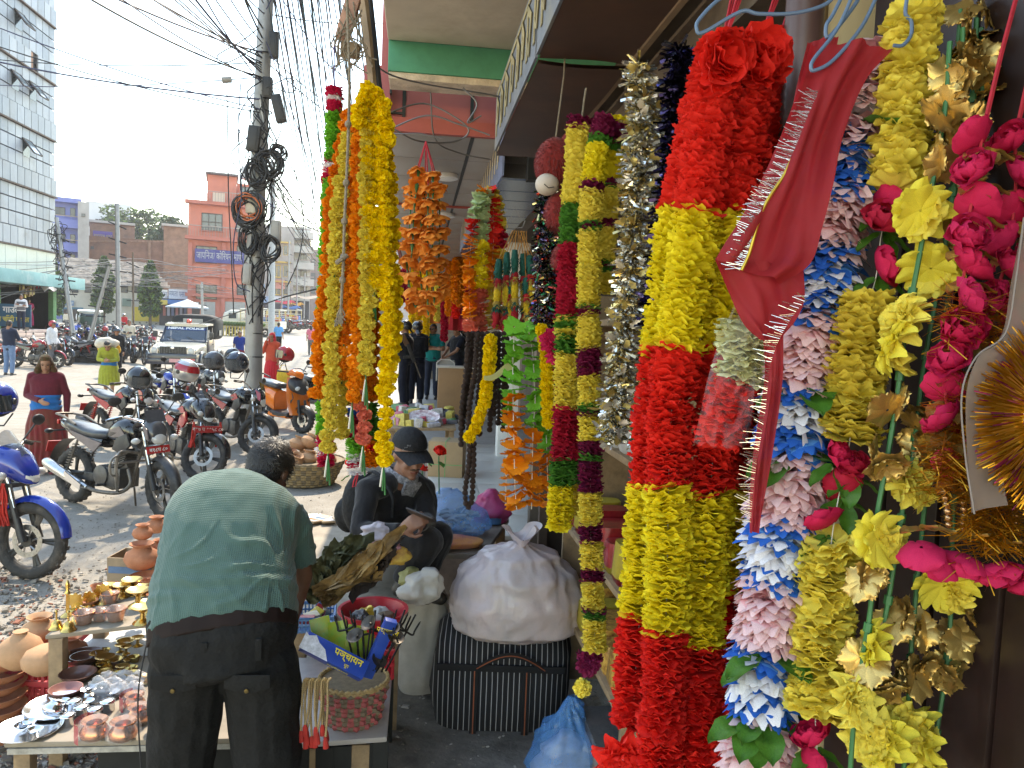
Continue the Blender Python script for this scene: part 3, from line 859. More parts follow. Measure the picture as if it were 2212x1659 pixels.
def wheel(parent,name,c,rad,rm=None,tw=.05,spokes=5,disc=True,seed=0,tm=None):
 w=thing('x','','');bpy.data.objects.remove(w)
 tyre=MB();pts=[(c[0]+(rad-tw)*math.cos(a),c[1],c[2]+(rad-tw)*math.sin(a))for a in [2*PI*i/36 for i in range(36)]]
 tyre.tube(pts,tw,10,closed=True)
 for i in range(44):
  a=2*PI*i/44
  tyre.box((c[0]+(rad-.0035)*math.cos(a),c[1]+(.016 if i%2 else -.016),c[2]+(rad-.0035)*math.sin(a)),(.011,.03,.028),(0,-a,0))
 o=tyre.build(name,tm or rubber,parent)
 rim=MB();rr=rad-tw*1.75
 rim.tube([(c[0]+rr*math.cos(a),c[1],c[2]+rr*math.sin(a))for a in [2*PI*i/36 for i in range(36)]],.016,8,closed=True,flat=1.0)
 for k in range(spokes):
  a=2*PI*(k+.2*seed)/spokes
  for (da)in ((-.16,.16)if spokes<=5 else (0,)):
   rim.tube([(c[0]+.03*math.cos(a),c[1],c[2]+.03*math.sin(a)),(c[0]+rr*.55*math.cos(a+da*.3),c[1],c[2]+rr*.55*math.sin(a+da*.3)),(c[0]+rr*math.cos(a+da*.5),c[1],c[2]+rr*math.sin(a+da*.5))],[.018,.014,.016],6)
 rim.lathe([(.0,-.06),(.045,-.055),(.045,.055),(.0,.06)],14,c,axis=(0,1,0))
 put('rim',rim.mesh('rim',rm or mat('bike_rim',(.05,.048,.045),.45,.3,.3,20,dirt=(.14,.12,.1),dscale=8)),o)
 if disc:
  d=MB();rd=rad*.42
  vs=[];n=40
  for i in range(n):
   a=2*PI*i/n;ro=rd*(1.0 if i%2 else .985)
   for q,yy in ((ro,.0),(rd*.68,.0),(ro,.005),(rd*.68,.005)):
    vs.append((c[0]+q*math.cos(a),c[1]-.045+yy,c[2]+q*math.sin(a)))
  fs=[]
  for i in range(n):
   a,b=4*i,4*((i+1)%n)
   fs+=[(a,b,b+1,a+1),(a+2,a+3,b+3,b+2),(a,a+2,b+2,b),(a+1,b+1,b+3,a+3)]
  d.add(vs,fs)
  for k in range(6):
   a=2*PI*k/6;d.tube([(c[0]+.03*math.cos(a),c[1]-.045,c[2]+.03*math.sin(a)),(c[0]+rd*.7*math.cos(a+.3),c[1]-.043,c[2]+rd*.7*math.sin(a+.3))],.007,5)
  for k in range(18):
   a=2*PI*k/18;d.box((c[0]+rd*.84*math.cos(a),c[1]-.047,c[2]+rd*.84*math.sin(a)),(.011,.003,.011))
  put('brake_disc',d.mesh('brake_disc',mat('disc_steel',(.35,.34,.33),.35,.9,.15)),o)
 return o
seat_m=mat('seat_vinyl',(.03,.034,.04),.32,var=.2,scale=20,spec=.6,dirt=(.06,.06,.058),dscale=5)
lens_m=mat('lamp_lens',(.5,.5,.48),.08,var=.1,spec=.9)
orange_lens=mat('orange_lens',(.65,.22,.02),.2,var=0)
red_lens=mat('red_lens',(.4,.01,.01),.2,var=0)
plate_red=mat('plate_red',(.42,.02,.02),.5,var=.1)
def moto(name,label,front,rear,paint,accent,steer=0,style='street',plate='',muffler=None,guard=False,fairing=None,lean=4,cat='motorcycle',group=None,helmetless=True,detail=1,sc=1.0,tankm=None):
 front,rear=V(front),V(rear)
 d=front-rear;d.z=0
 hd=math.atan2(d.y,d.x)
 mid=(front+rear)/2
 t=thing(name,label,cat,mid,group=group,rot=(R(lean)*-1,0,0),sc=sc)
 t.rotation_euler=(Matrix.Rotation(hd,3,'Z')@Matrix.Rotation(R(-lean),3,'X')).to_euler()
 head=V((.44,0,.90));ax=V((-.40,0,.92)).normalized()
 S_=Matrix.Translation(head)@Matrix.Rotation(R(steer),4,ax)@Matrix.Translation(-head)
 def sp(mb):return mb.xf(S_)
 FA=V((.665,0,.30));RA=V((-.64,0,.30))
 wheel(t,'rear_wheel',RA,.30,disc=False,seed=1,tw=.055)
 w=wheel(t,'front_wheel',FA,.30,disc=(style !='drum'),tw=.048)
 w.matrix_local=S_
 tubes=mat('fork_chrome',(.6,.6,.6),.2,1,.05)
 for s in (-1,1):
  sp(MB().tube([FA+V((0,s*.085,0)),V((.60,s*.085,.47))],[.030,.028],10).tube([V((.60,s*.085,.46)),V((.50,s*.085,.74))],.024,8)).build('fork_leg',black_plastic,t)
  sp(MB().tube([V((.575,s*.085,.55)),V((.46,s*.085,.92))],.0195,10)).build('fork_tube',tubes,t)
 sp(MB().box((.475,0,.90),(.07,.22,.03)).box((.53,0,.72),(.07,.22,.03))).build('fork_clamp',black_plastic,t)
 mb=MB()
 def fend(u,v):
  a=R(8)+u*R(122);rr=.335+.012*math.sin(u*PI)
  y=(v-.5)*2*.062*(1-.35*abs(u-.4));zz=-.045*((v-.5)*2)**2
  return V((FA.x+(rr+zz)*math.cos(a),y,FA.z+(rr+zz)*math.sin(a)))
 mb.grid(fend,16,7);n0=len(mb.v)
 sp(mb).build('front_mudguard',paint if style !='commuter' else black_plastic,t)
 tk=MB();tk.loft([(.335,0,.80,.06,.05),(.32,0,.83,.10,.09),(.24,0,.855,.135,.125,2.6),(.12,0,.855,.15,.135,2.6),(.0,0,.825,.13,.11,2.4),(-.09,0,.78,.09,.07),(-.12,0,.765,.06,.04)],20)
 tko=tk.build('tank',tankm or paint,t,ang=60)
 MB().lathe([(.0,.02),(.035,.018),(.04,0)],14,(.13,0,.985)).build('fuel_cap',steel,tko)
 for s in (-1,1):   # flash on the tank
  MB().prism([(.28,.80),(.17,.90),(.0,.84),(.14,.83),(.05,.78)],.008,basis((1,0,0),(0,0,1),(0,-1,0)),(0,s*.145,0)).build('tank_flash',accent,tko,smooth=False)
 for s in (-1,1):
  MB().prism([(.36,.72),(.30,.84),(.16,.78),(.10,.66),(.24,.62)],.03,basis((1,0,0),(0,0,1),(0,-1,0)),(0,s*.15,0)).build('tank_shroud',accent if style=='sport' else black_plastic,t,bev=.008)
 st=MB();st.loft([(-.05,0,.775,.07,.03),(-.10,0,.785,.115,.045,3),(-.25,0,.775,.13,.05,3),(-.40,0,.785,.135,.055,3),(-.47,0,.805,.135,.06,3),(-.62,0,.83,.125,.055,3),(-.74,0,.85,.10,.045,3),(-.77,0,.855,.05,.02)],18)
 st.build('seat',seat_m,t,ang=70)
 tl=MB();tl.loft([(-.12,0,.70,.115,.055,3),(-.35,0,.71,.125,.06,3),(-.6,0,.77,.115,.055,3),(-.82,0,.84,.08,.04,3),(-.90,0,.865,.04,.022)],16)
 tl.build('tail_panel',paint,t,ang=60)
 for s in (-1,1):
  MB().prism([(-.10,.70),(-.62,.80),(-.5,.72),(-.2,.60)],.014,basis((1,0,0),(0,0,1),(0,-1,0)),(0,s*.132,0)).build('side_stripe',accent,t,smooth=False)
 MB().tube([(-.52,.13,.86),(-.72,.13,.93),(-.88,.10,.945),(-.92,0,.945),(-.88,-.10,.945),(-.72,-.13,.93),(-.52,-.13,.86)],.013,8).build('grab_rail',black_plastic if style !='commuter' else dusty_metal,t)
 MB().box((-.915,0,.855),(.03,.11,.05)).build('tail_light',red_lens,t,bev=.008)
 mb=MB();mb.grid(lambda u,v:V((RA.x-.36*math.cos(R(70-u*75))*1.0,(v-.5)*.15,RA.z+.385*math.sin(R(70-u*75))+.02)),10,5)
 mb.build('rear_mudguard',black_plastic,t)
 MB().box((-1.0,0,.58),(.012,.2,.12),(0,R(14),0)).build('rear_plate',plate_red,t)
 for s in (-1,1):
  sp(MB().ell((.545,s*.20,.80),(.035,.045,.032),10,8)).build('indicator',lens_m,t)
  MB().ell((-.88,s*.17,.76),(.03,.05,.028),10,8).tube([(-.87,0,.77),(-.88,s*.15,.76)],.01,6).build('indicator',black_plastic,t)
 e=MB();e.box((.02,0,.36),(.34,.24,.2));e.lathe([(.0,-.15),(.105,-.14),(.115,0),(.105,.14),(0,.15)],18,(-.08,0,.37),axis=(0,1,0));e.lathe([(.0,-.13),(.085,-.125),(.09,0),(.085,.125),(0,.13)],18,(.1,0,.36),axis=(0,1,0))
 for k in range(7):e.box((.10+k*.010,0,.47+k*.024),(.19,.19,.010),(0,R(-20),0))
 e.box((.14,0,.55),(.12,.13,.2),(0,R(-20),0))
 e.build('engine',mat('engine_alloy',(.1,.095,.09),.5,.6,.3,14,dirt=(.17,.145,.115),dscale=6),t,bev=.006)
 MB().tube([(.44,0,.86),(.30,0,.55),(.24,0,.28),(-.05,0,.22),(-.3,0,.26)],.018,8).tube([(.42,0,.80),(.1,0,.72),(-.25,0,.68),(-.75,0,.80)],.02,8).build('frame',dusty_metal,t)
 for s in (-1,1):
  MB().tube([(-.2,s*.09,.34),(-.64,s*.09,.30)],.022,8).build('swingarm',dusty_metal,t)
  sh=MB();sh.tube([(-.62,s*.12,.36),(-.48,s*.12,.70)],.012,6)
  for k in range(9):
   f_=(k+.5)/9;c_=V((-.61,s*.12,.40)).lerp(V((-.50,s*.12,.66)),f_)
   sh.tube([c_+V((.031*math.cos(a),.031*math.sin(a),.006*a/6))for a in [2*PI*i/10 for i in range(10)]],.006,5,closed=True)
  sh.build('shock',dusty_metal if style=='commuter' else mat('red_spring',(.4,.03,.02),.5),t)
 MB().box((-.42,-.105,.33),(.44,.02,.09)).build('chain_guard',black_plastic,t,bev=.01)
 mf=muffler or black_plastic
 ex=MB().tube(spline([(.24,-.06,.46),(.31,-.08,.32),(.2,-.12,.22),(-.1,-.14,.20),(-.28,-.15,.23)],4),.02,10).build('exhaust_pipe',dusty_metal,t)
 MB().tube([(-.24,-.155,.225),(-.34,-.16,.25),(-.5,-.17,.30),(-.78,-.185,.40),(-.86,-.19,.43),(-.885,-.19,.44)],[.022,.042,.052,.058,.05,.035],16).build('muffler',mf,ex)
 if muffler:MB().prism([(-.27,.20),(-.55,.30),(-.52,.37),(-.26,.26)],.012,basis((1,0,0),(0,0,1),(0,-1,0)),(0,-.215,0)).build('heat_shield',chrome,ex,smooth=False)
 for s in (-1,1):
  MB().tube([(0,s*.13,.28),(0,s*.24,.285)],.014,8).build('foot_peg',rubber,t)
  MB().tube([(-.33,s*.14,.36),(-.35,s*.27,.37)],.015,8).build('foot_peg',rubber,t)
 MB().tube([(.1,.14,.24),(.02,.24,.02)],.011,6).build('side_stand',dusty_metal,t)
 if guard:
  g=MB()
  for s in (-1,1):
   g.tube(spline([(.34,s*.04,.64),(.36,s*.27,.66),(.36,s*.30,.5),(.33,s*.26,.34),(.2,s*.14,.24)],5),.0145,8)
   g.tube(spline([(.35,s*.18,.65),(.37,s*.36,.60),(.36,s*.36,.45),(.35,s*.27,.42)],4),.012,8)
  g.tube([(.36,-.28,.55),(.38,-.1,.56),(.38,.1,.56),(.36,.28,.55)],.012,8)
  g.build('crash_guard',mat('guard_steel',(.34,.31,.27),.4,.7,.25,20,dirt=(.2,.16,.12),dscale=8),t)
 hb=MB();hb.tube(spline([(.30,.38,1.00),(.36,.24,1.03),(.42,.08,.97),(.42,-.08,.97),(.36,-.24,1.03),(.30,-.38,1.00)],4),.0125,8)
 hbo=sp(hb).build('handlebar',chrome if style=='commuter' else black_plastic,t)
 for s in (-1,1):
  sp(MB().tube([(.33,s*.27,1.02),(.285,s*.41,.995)],.018,8)).build('grip',rubber,hbo)
  sp(MB().tube([(.37,s*.25,1.03),(.37,s*.40,1.01)],.007,6)).build('lever',dusty_metal,hbo)
  sp(MB().tube([(.36,s*.22,1.03),(.40,s*.30,1.17)],.007,6).ell((.40,s*.33,1.20),(.018,.07,.045),14,8)).build('mirror',black_plastic,hbo)
 MB_=sp(MB().loft([(.42,0,.93,.07,.05),(.47,0,.96,.09,.06),(.50,0,.97,.05,.03)],12));MB_.build('instrument_panel',black_plastic,t)
 fm=fairing or paint
 mb=MB()
 if style=='sport':
  mb.loft([(.36,0,.90,.135,.10,2.6),(.46,0,.90,.15,.13,2.5),(.56,0,.86,.125,.12,2.3),(.64,0,.80,.085,.075,2.2),(.68,0,.765,.04,.035)],18)
  fo=mb.build('fairing',fm,t,ang=60)
  MB().grid(lambda u,v:V((.40+.19*v,(u-.5)*.20*(1-.25*v),1.13-.17*v-.28*(u-.5)**2*1.0)),8,6).build('windscreen',mat('smoke_screen',(.05,.055,.06),.1,alpha=.65,var=0),fo)
  hl=MB();hl.loft([(.57,0,.83,.10,.055),(.655,0,.79,.07,.045),(.69,0,.765,.03,.02)],14);hl.build('headlight',lens_m,fo)
 else:
  mb.loft([(.47,0,.90,.09,.10,2.8),(.54,0,.89,.115,.125,2.6),(.60,0,.86,.10,.11,2.3),(.635,0,.83,.06,.06)],16)
  mb.grid(lambda u,v:V((.52+.06*(1-v),(u-.5)*.2,.98+.12*v)),6,4)
  fo=sp(mb).build('fairing',fm,t,ang=60)
  sp(MB().loft([(.58,0,.84,.085,.07),(.63,0,.81,.075,.06),(.655,0,.80,.03,.03)],14)).build('headlight',lens_m,fo)
  sp(MB().prism([(.50,.97),(.60,.92),(.63,.80),(.58,.82),(.54,.9)],.01,basis((1,0,0),(0,0,1),(0,-1,0)),(0,-.112,0))).build('fairing_flash',accent,fo,smooth=False)
 if plate:
  pz=.70 if style !='sport' else .70
  po=sp(MB().box((.60,0,pz),(.012,.24,.075),(0,R(-12),0))).build('front_plate',plate_red,t,bev=.004)
  me=text_mesh(plate,.052,'lettering',white_paint,.002,bold=.001)
  M_=S_ @basis((0,1,0),(-.2,0,.98),(.98,0,.2),(.61,0,pz))
  for q in me.vertices:q.co=M_ @q.co
  put('lettering',me,po)
 return t
def helmet(label,loc,shell,visor,band=None,rot=(0,0,0),txt=None,sc=1.0,group='helmets left on parked bikes'):
 t=thing('helmet',label,'helmet',loc,rot=rot,group=group,sc=sc)
 mb=MB();n,k=24,14
 vs=[];fs=[]
 for i in range(k+1):
  th=PI*(.002+.70*i/k)
  for j in range(n):
   a=2*PI*j/n
   low=.0
   vs.append((.135*math.sin(th)*math.cos(a)*1.05,.125*math.sin(th)*math.sin(a),.135*math.cos(th)))
 for i in range(k):
  for j in range(n):
   a=2*PI*(j+.5)/n
   if i>=7 and abs((a+PI)%(2*PI)-PI)<R(52)and i<12:continue
   fs.append((i*n+j,i*n+(j+1)%n,(i+1)*n+(j+1)%n,(i+1)*n+j))
 mb.add(vs,fs)
 o=mb.build('shell',shell,t,ang=None)
 inner=MB();inner.ell((0,0,0),(.125,.115,.12),18,10);inner.build('lining',mat('helmet_lining',(.015,)*3,.95,var=.2),t)
 MB().grid(lambda u,v:V((.150*math.cos(R(-66+132*u))*(1-.05*v),.139*math.sin(R(-66+132*u)),.055-.115*v)),14,6).build('visor',visor,t,ang=None)
 if band:
  MB().grid(lambda u,v:V((.1365*1.05*math.sin(R(52+30*v))*math.cos(R(40+280*u)),.1275*math.sin(R(52+30*v))*math.sin(R(40+280*u)),.1375*math.cos(R(52+30*v)))),30,5).build('colour_band',band,o,ang=None)
 for s in (-1,1):MB().lathe([(.0,.012),(.02,.010),(.024,0)],12,(.02,s*.122,0),axis=(0,s,0)).build('hinge',black_plastic,t)
 MB().tube([(.0,-.10,-.09),(.05,-.06,-.17),(.05,.06,-.17),(0,.10,-.09)],.006,6).build('strap',black_plastic,t)
 if txt:
  me=text_mesh(txt,.045,'lettering',mat('lettering_white',(.75,)*3,.6,var=0),.001,bold=.001)
  for q in me.vertices:
   a=q.co.x/.13;q.co=V((.139*1.05*math.sin(a)*.99,-.130*math.cos(a),q.co.y+.02))
  put('lettering',me,o)
 return t
blk=mat('paint_black',(.012,.012,.013),.16,var=.2,coat=.6,dirt=(.045,.04,.035),dscale=4)
blu=mat('paint_blue',(.008,.03,.26),.16,.1,.15,coat=.7)
redp=mat('paint_red',(.34,.012,.018),.18,var=.15,coat=.6)
orp=mat('paint_orange',(.75,.17,.012),.2,var=.1,coat=.5)
silp=mat('paint_silver',(.45,.45,.45),.25,.6,.1)
gryp=mat('paint_grey',(.06,.062,.068),.22,var=.2,coat=.5)
G2='motorcycles parked in the row beside the lamp pole'
def pair(f,r):return atZ(*f),atZ(*r)
def along(front_px,hdeg,L=1.305):
 f_=atZ(*front_px);a=R(hdeg);return f_,f_-V((math.cos(a),math.sin(a),0))*L
f_,r_=along((62,1250),-18)
bikeA=moto('motorcycle','blue sport motorcycle with a drilled front disc parked near the clay shards',f_,r_,blu,black_plastic,steer=4,style='sport',lean=3,group=G2)
f_,r_=pair((332,1118),(168,1086))
bikeB=moto('motorcycle','dusty black motorcycle with silver exhaust and crash guard, plate hanging',f_,r_,blk,mat('flash_grey',(.16,.13,.13),.3),steer=-14,style='commuter',muffler=mat('silver_muffler',(.55,.55,.54),.25,.9,.15,20),guard=True,plate='ब१८प ८०',fairing=gryp,group=G2,sc=1.0)
f_,r_=along((440,1038),-52)
bikeC=moto('motorcycle','black sport motorcycle with red plate and red tassels',f_,r_,blk,redp,steer=42,style='sport',plate='',group=G2)
f_,r_=along((553,982),-48)
bikeD=moto('motorcycle','black commuter motorcycle with red tank flash in front of the pole',f_,r_,blk,redp,steer=38,style='commuter',group=G2,fairing=blk)
p_=atZ(440,905)
f_,r_=along((385,920),-50)
bikeF=moto('motorcycle','blue and black motorcycle squeezed behind the red tasselled one',f_,r_,blu,silp,steer=15,style='street',group=G2)
f_,r_=along((470,905),-50)
bikeG=moto('motorcycle','grey motorcycle behind the commuter bike and the pole',f_,r_,gryp,silp,steer=20,style='street',group=G2)
f_,r_=along((312,985),-40)
bikeH=moto('motorcycle','black motorcycle with a red tail strip behind the dusty one',f_,r_,blk,redp,steer=10,style='street',group=G2)
S0=bikeC
me=text_mesh('ब१७ प ११५८ ८०',.062,'lettering',white_paint,.002,bold=.0015)
po=MB().box((.70,-.02,.655),(.012,.34,.085)).build('front_plate',plate_red,S0,bev=.004)
for q in me.vertices:q.co=V((.708,q.co.x-.02,q.co.y+.655))
put('lettering',me,po)
tas=mat('tassel_red',(.5,.03,.02),.8,var=.3)
for (bk,y,x)in ((bikeC,.17,.62),(bikeC,-.17,.62),(bikeA,-.13,.52),(bikeA,-.16,.5)):
 mb=MB()
 for k in range(10):mb.tube(spline([(x+rs.uniform(-.01,.01),y,.74),(x+rs.uniform(-.02,.03),y+rs.uniform(-.03,.03),.6),(x+rs.uniform(-.03,.04),y+rs.uniform(-.04,.04),.42)],3),.008,5)
 mb.build('tassel',tas,bk)
HV=mat('visor_clear',(.12,.13,.14),.06,alpha=.45,var=0,spec=.9)
HD=mat('visor_dark',(.02,.025,.03),.05,var=0,spec=.9)
def on(b,v):return b.matrix_basis @V(v)
helmet('black open visor helmet hooked on the mirror of the dusty black bike',at(300,818,7.9),blk,HV,None,(0,R(12),R(-60)),'STM',.98)
helmet('silver and red helmet resting on the red tasselled motorcycle',at(402,803,9.2),silp,HV,redp,(0,R(-14),R(165)),'STUDDS',1.12)
helmet('matt grey helmet with clear visor beside the black one',at(462,781,11.3),gryp,HV,None,(0,R(5),R(-130)),None,1.12)
helmet('glossy black helmet with blue sheen beside the pole',at(512,784,11.0),mat('paint_navy',(.01,.016,.03),.1,var=.1,coat=.8),HV,None,(0,R(5),R(-120)),'HONDA',1.25)
helmet('small dark helmet behind the glossy black one',at(503,770,12.0),blk,HV,None,(0,0,R(-100)),None,1.0)
helmet('glossy red half helmet on the orange scooter',at(616,766,12.3),redp,HD,None,(0,R(-8),R(-160)),'Aaron',1.05)
helmet('blue helmet on the handlebar of the blue sport bike',at(-6,865,6.0),blu,HD,None,(0,R(5),R(-90)),None,1.1)
def scooter(label,front_px,hdeg,paint,sc=1.0,steer=10,group=None,dark=None):
 f_,r_=along(front_px,hdeg,1.24*sc)
 mid=(f_+r_)/2
 t=thing('scooter',label,'scooter',mid,R(hdeg),group,sc=sc)
 dk=dark or black_plastic
 S_=Matrix.Translation((.45,0,.9))@Matrix.Rotation(R(steer),4,V((-.35,0,.94)).normalized())@Matrix.Translation((-.45,0,-.9))
 wheel(t,'rear_wheel',V((-.62,0,.22)),.22,disc=False,tw=.05)
 wheel(t,'front_wheel',V((.62,0,.22)),.22,disc=True,tw=.05).matrix_local=S_
 for s in (-1,1):MB().tube([(.62,s*.08,.22),(.54,s*.08,.55)],.022,8).xf(S_).build('fork_leg',dk,t)
 MB().grid(lambda u,v:V((.62+(.255-.04*(2*v-1)**2)*math.cos(R(15+130*u)),(v-.5)*.15,.22+(.255-.04*(2*v-1)**2)*math.sin(R(15+130*u)))),14,6).xf(S_).build('front_mudguard',dk,t)
 def apron(u,v):
  z=.30+.62*v;w=.20-.05*v+.04*math.sin(v*PI);y=(u-.5)*2*w
  return V((.56-.20*v-.30*(u-.5)**2*(1-.3*v),y,z))
 mb=MB();mb.grid(apron,15,14);a_=mb.build('front_apron',paint,t,ang=None)
 for s in (-1,1):
  MB().prism([(.40,.44),(.52,.60),(.47,.68),(.50,.58),(.36,.50)],.01,basis((1,0,0),(0,0,1),(0,-1,0)),(.015,s*.165,0)).build('apron_graphic',dk,a_,smooth=False)
 MB().loft([(.34,0,.80,.16,.13,2.6),(.44,0,.79,.17,.13,2.4),(.52,0,.74,.13,.10,2.2),(.585,0,.69,.06,.05)],16).build('headlamp_cowl',dk,a_,ang=60)
 for s in (-1,1):MB().ell((.525,s*.075,.735),(.04,.055,.05),12,8,(0,R(20),s*R(20))).build('headlight',lens_m,a_)
 MB().loft([(.28,0,.98,.15,.05,2.5),(.36,0,1.0,.16,.06,2.5),(.45,0,.96,.10,.05),(.48,0,.93,.05,.03)],14).xf(S_).build('handlebar_cowl',paint,t,ang=60)
 hb=MB().tube([(.28,.36,1.0),(.32,.15,1.0),(.32,-.15,1.0),(.28,-.36,1.0)],.016,8).xf(S_).build('handlebar',dk,t)
 for s in (-1,1):
  MB().tube([(.33,s*.2,1.02),(.34,s*.28,1.16)],.007,6).ell((.34,s*.30,1.2),(.015,.06,.045),12,8).xf(S_).build('mirror',dk,hb)
 MB().loft([(.36,0,.29,.17,.05,4),(.1,0,.27,.19,.045,4),(-.2,0,.28,.18,.055,4)],16).build('floorboard',dk,t)
 MB().loft([(.30,0,.25,.175,.035,4),(-.25,0,.255,.185,.05,4)],16).build('side_skirt',paint,t)
 MB().loft([(-.14,0,.46,.14,.20,3),(-.3,0,.52,.17,.19,3),(-.6,0,.58,.17,.16,3),(-.85,0,.66,.11,.10,2.6),(-.93,0,.7,.05,.05)],18).build('rear_body',paint if dark is None else dk,t,ang=60)
 MB().loft([(-.10,0,.72,.09,.03),(-.14,0,.74,.13,.05,3),(-.4,0,.755,.145,.055,3),(-.7,0,.79,.13,.05,3),(-.86,0,.81,.07,.03)],18).build('seat',seat_m,t,ang=70)
 MB().tube([(-.72,.12,.85),(-.92,.1,.9),(-.95,0,.9),(-.92,-.1,.9),(-.72,-.12,.85)],.014,8).build('grab_rail',dk,t)
 MB().tube([(-.3,-.17,.22),(-.6,-.19,.25),(-.9,-.2,.32)],[.03,.05,.045],12).build('muffler',dk,t)
 MB().tube([(-.05,.12,.25),(-.08,.22,.01)],.011,6).build('side_stand',dk,t)
 return t
scooter('orange and black scooter with a bold front graphic',(657,936),-50,orp,1.1,18)
scooter('dark grey scooter with a rear box behind the orange one',(560,872),10,gryp,1.15,0,dark=gryp)
scooter('black scooter half hidden beyond the marigolds',(712,900),-55,blk,1.05,10,dark=blk)
def jeep():
 f_=atZ(380,812);a=R(-89)
 t=thing('police_jeep','white and dark blue police jeep with black canvas top and red beacon','jeep',f_-V((math.cos(a),math.sin(a),0))*1.5,a,sc=1.0)
 cream=mat('jeep_cream',(.40,.39,.33),.22,var=.08,coat=.5);navy=mat('jeep_navy',(.012,.016,.035),.3,var=.15,coat=.4);canvas=mat('jeep_canvas',(.018,.019,.02),.8,var=.3,bump=.3)
 MB().box((0,0,.62),(4.0,1.62,.34)).build('lower_body',navy,t,bev=.05)
 MB().loft([(1.86,0,.86,.76,.14,5),(1.4,0,.93,.78,.18,5),(.62,0,.98,.80,.2,5)],24).build('bonnet',cream,t,ang=50)
 MB().box((.1,0,.95),(1.3,1.6,.4)).build('door_body',cream,t,bev=.05)
 for s in (-1,1):
  for x in (1.25,-1.2):
   MB().tube([(x+.42*math.cos(q),s*.82,.42+.42*math.sin(q))for q in [PI*i/10 for i in range(11)]],.06,8).build('wheel_arch',navy,t)
   wh=wheel(t,'wheel',V((x,s*.74,.36)),.36,rm=dusty_metal,tw=.11,spokes=8,disc=False)
  d_=MB().box((.1,s*.812,1.0),(.95,.02,.5)).build('door',navy,t,bev=.01);MB().box((-.2,s*.83,1.08),(.16,.03,.03)).build('handle',black_plastic,d_)
  MB().box((.62,s*.95,1.42),(.08,.14,.22)).tube([(.5,s*.8,1.3),(.62,s*.9,1.35)],.015,6).build('side_mirror',black_plastic,t,bev=.02)
  h=MB().lathe([(.0,.05),(.09,.045),(.125,.02),(.13,-.02)],20,(1.88,s*.60,.88),axis=(1,0,0)).build('headlight',lens_m,t)
  MB().tube([(1.905,s*.60+.128*math.cos(q),.88+.128*math.sin(q))for q in [2*PI*i/20 for i in range(20)]],.014,6,closed=True).build('headlight_ring',chrome,h)
  MB().box((1.9,s*.60,.70),(.04,.26,.05)).build('front_indicator',orange_lens,t)
 g=MB().box((1.87,0,.88),(.04,.86,.3)).build('grille',black_plastic,t)
 for k in range(9):MB().box((1.9,-.36+k*.09,.88),(.03,.03,.28)).build('slat',mat('grille_dark',(.05,)*3,.4),g)
 MB().ell((1.93,0,.98),(.02,.07,.05),12,8).build('emblem',chrome,g)
 MB().box((1.98,0,.52),(.18,1.66,.2)).build('bumper',navy,t,bev=.03)
 MB().box((2.08,.18,.56),(.012,.48,.12)).build('number_plate',mat('plate_pale',(.6,.3,.3),.6),t)
 MB().box((2.08,.62,.60),(.012,.3,.07)).build('sticker',mat('sticker_red',(.5,.1,.1),.6),t)
 MB().box((2.03,.6,.36),(.03,.35,.08)).build('skid_strip',mat('yellow_strip',(.5,.35,.1),.6),t)
 W0,W1=V((.62,0,1.17)),V((.22,0,1.72))
 gl=MB();gl.add([(.63,-.72,1.18),(.63,.72,1.18),(.24,.66,1.70),(.24,-.66,1.70)],[(0,1,2,3)]);gl.build('windscreen',mat('screen_glass',(.06,.08,.11),.05,var=0,spec=.9,alpha=.82),t,smooth=False)
 fr=MB()
 for q in (((.64,-.76,1.17),(.24,-.70,1.72)),((.64,.76,1.17),(.24,.70,1.72)),((.64,-.76,1.17),(.64,.76,1.17)),((.24,-.70,1.72),(.24,.70,1.72))):fr.tube(q,.035,6)
 fr.build('windscreen_frame',navy,t)
 band=MB();up_=V((-.39,0,.52)).normalized();nn=V((.8,0,.6))
 o_=V((.285,0,1.64))+nn*.01
 band.add([o_+V((0,-.68,0))-up_*.075,o_+V((0,.68,0))-up_*.075,o_+V((0,.66,0))+up_*.06,o_+V((0,-.66,0))+up_*.06],[(0,1,2,3)])
 bo=band.build('visor_band',mat('band_blue',(.02,.05,.2),.5),t,smooth=False)
 me=text_mesh('NEPAL POLICE',.125,'lettering',mat('band_text',(.75,.78,.82),.5,var=0),.002,bold=.006)
 k_=1.24/(max(q.co.x for q in me.vertices)-min(q.co.x for q in me.vertices))
 M_=basis((0,1,0),up_,nn,o_+nn*.006-up_*.005)
 for q in me.vertices:q.co.x *=k_;q.co=M_ @q.co
 put('lettering',me,bo)
 for s in (-1,1):MB().tube([(.66,s*.35+.1,1.2),(.53,s*.35-.25,1.34)],.01,5).build('wiper',black_plastic,t)
 MB().loft([(.30,0,1.76,.72,.05,6),(-.1,0,1.8,.74,.06,6),(-.55,0,1.8,.74,.06,6)],20).build('cab_roof',cream,t,ang=50)
 MB().lathe([(.0,.13),(.05,.125),(.085,.1),(.09,.03),(.09,0)],16,(-.1,0,1.86)).build('beacon',mat('beacon_red',(.55,.02,.01),.15,var=0,spec=.8),t)
 MB().loft([(-.62,0,1.66,.70,.44,5),(-.7,0,1.68,.78,.47,5),(-1.3,0,1.70,.80,.48,4),(-1.95,0,1.66,.79,.45,5),(-2.0,0,1.62,.7,.4,5)],28).build('canvas_top',canvas,t,ang=60)
 cv=MB().box((-.61,0,1.9),(.03,.7,.2)).build('canvas_window',mat('canvas_window',(.3,.3,.28),.5),t)
 for k in range(5):MB().box((-.63,-.28+k*.14,1.9),(.03,.02,.2)).build('window_bar',black_plastic,cv)
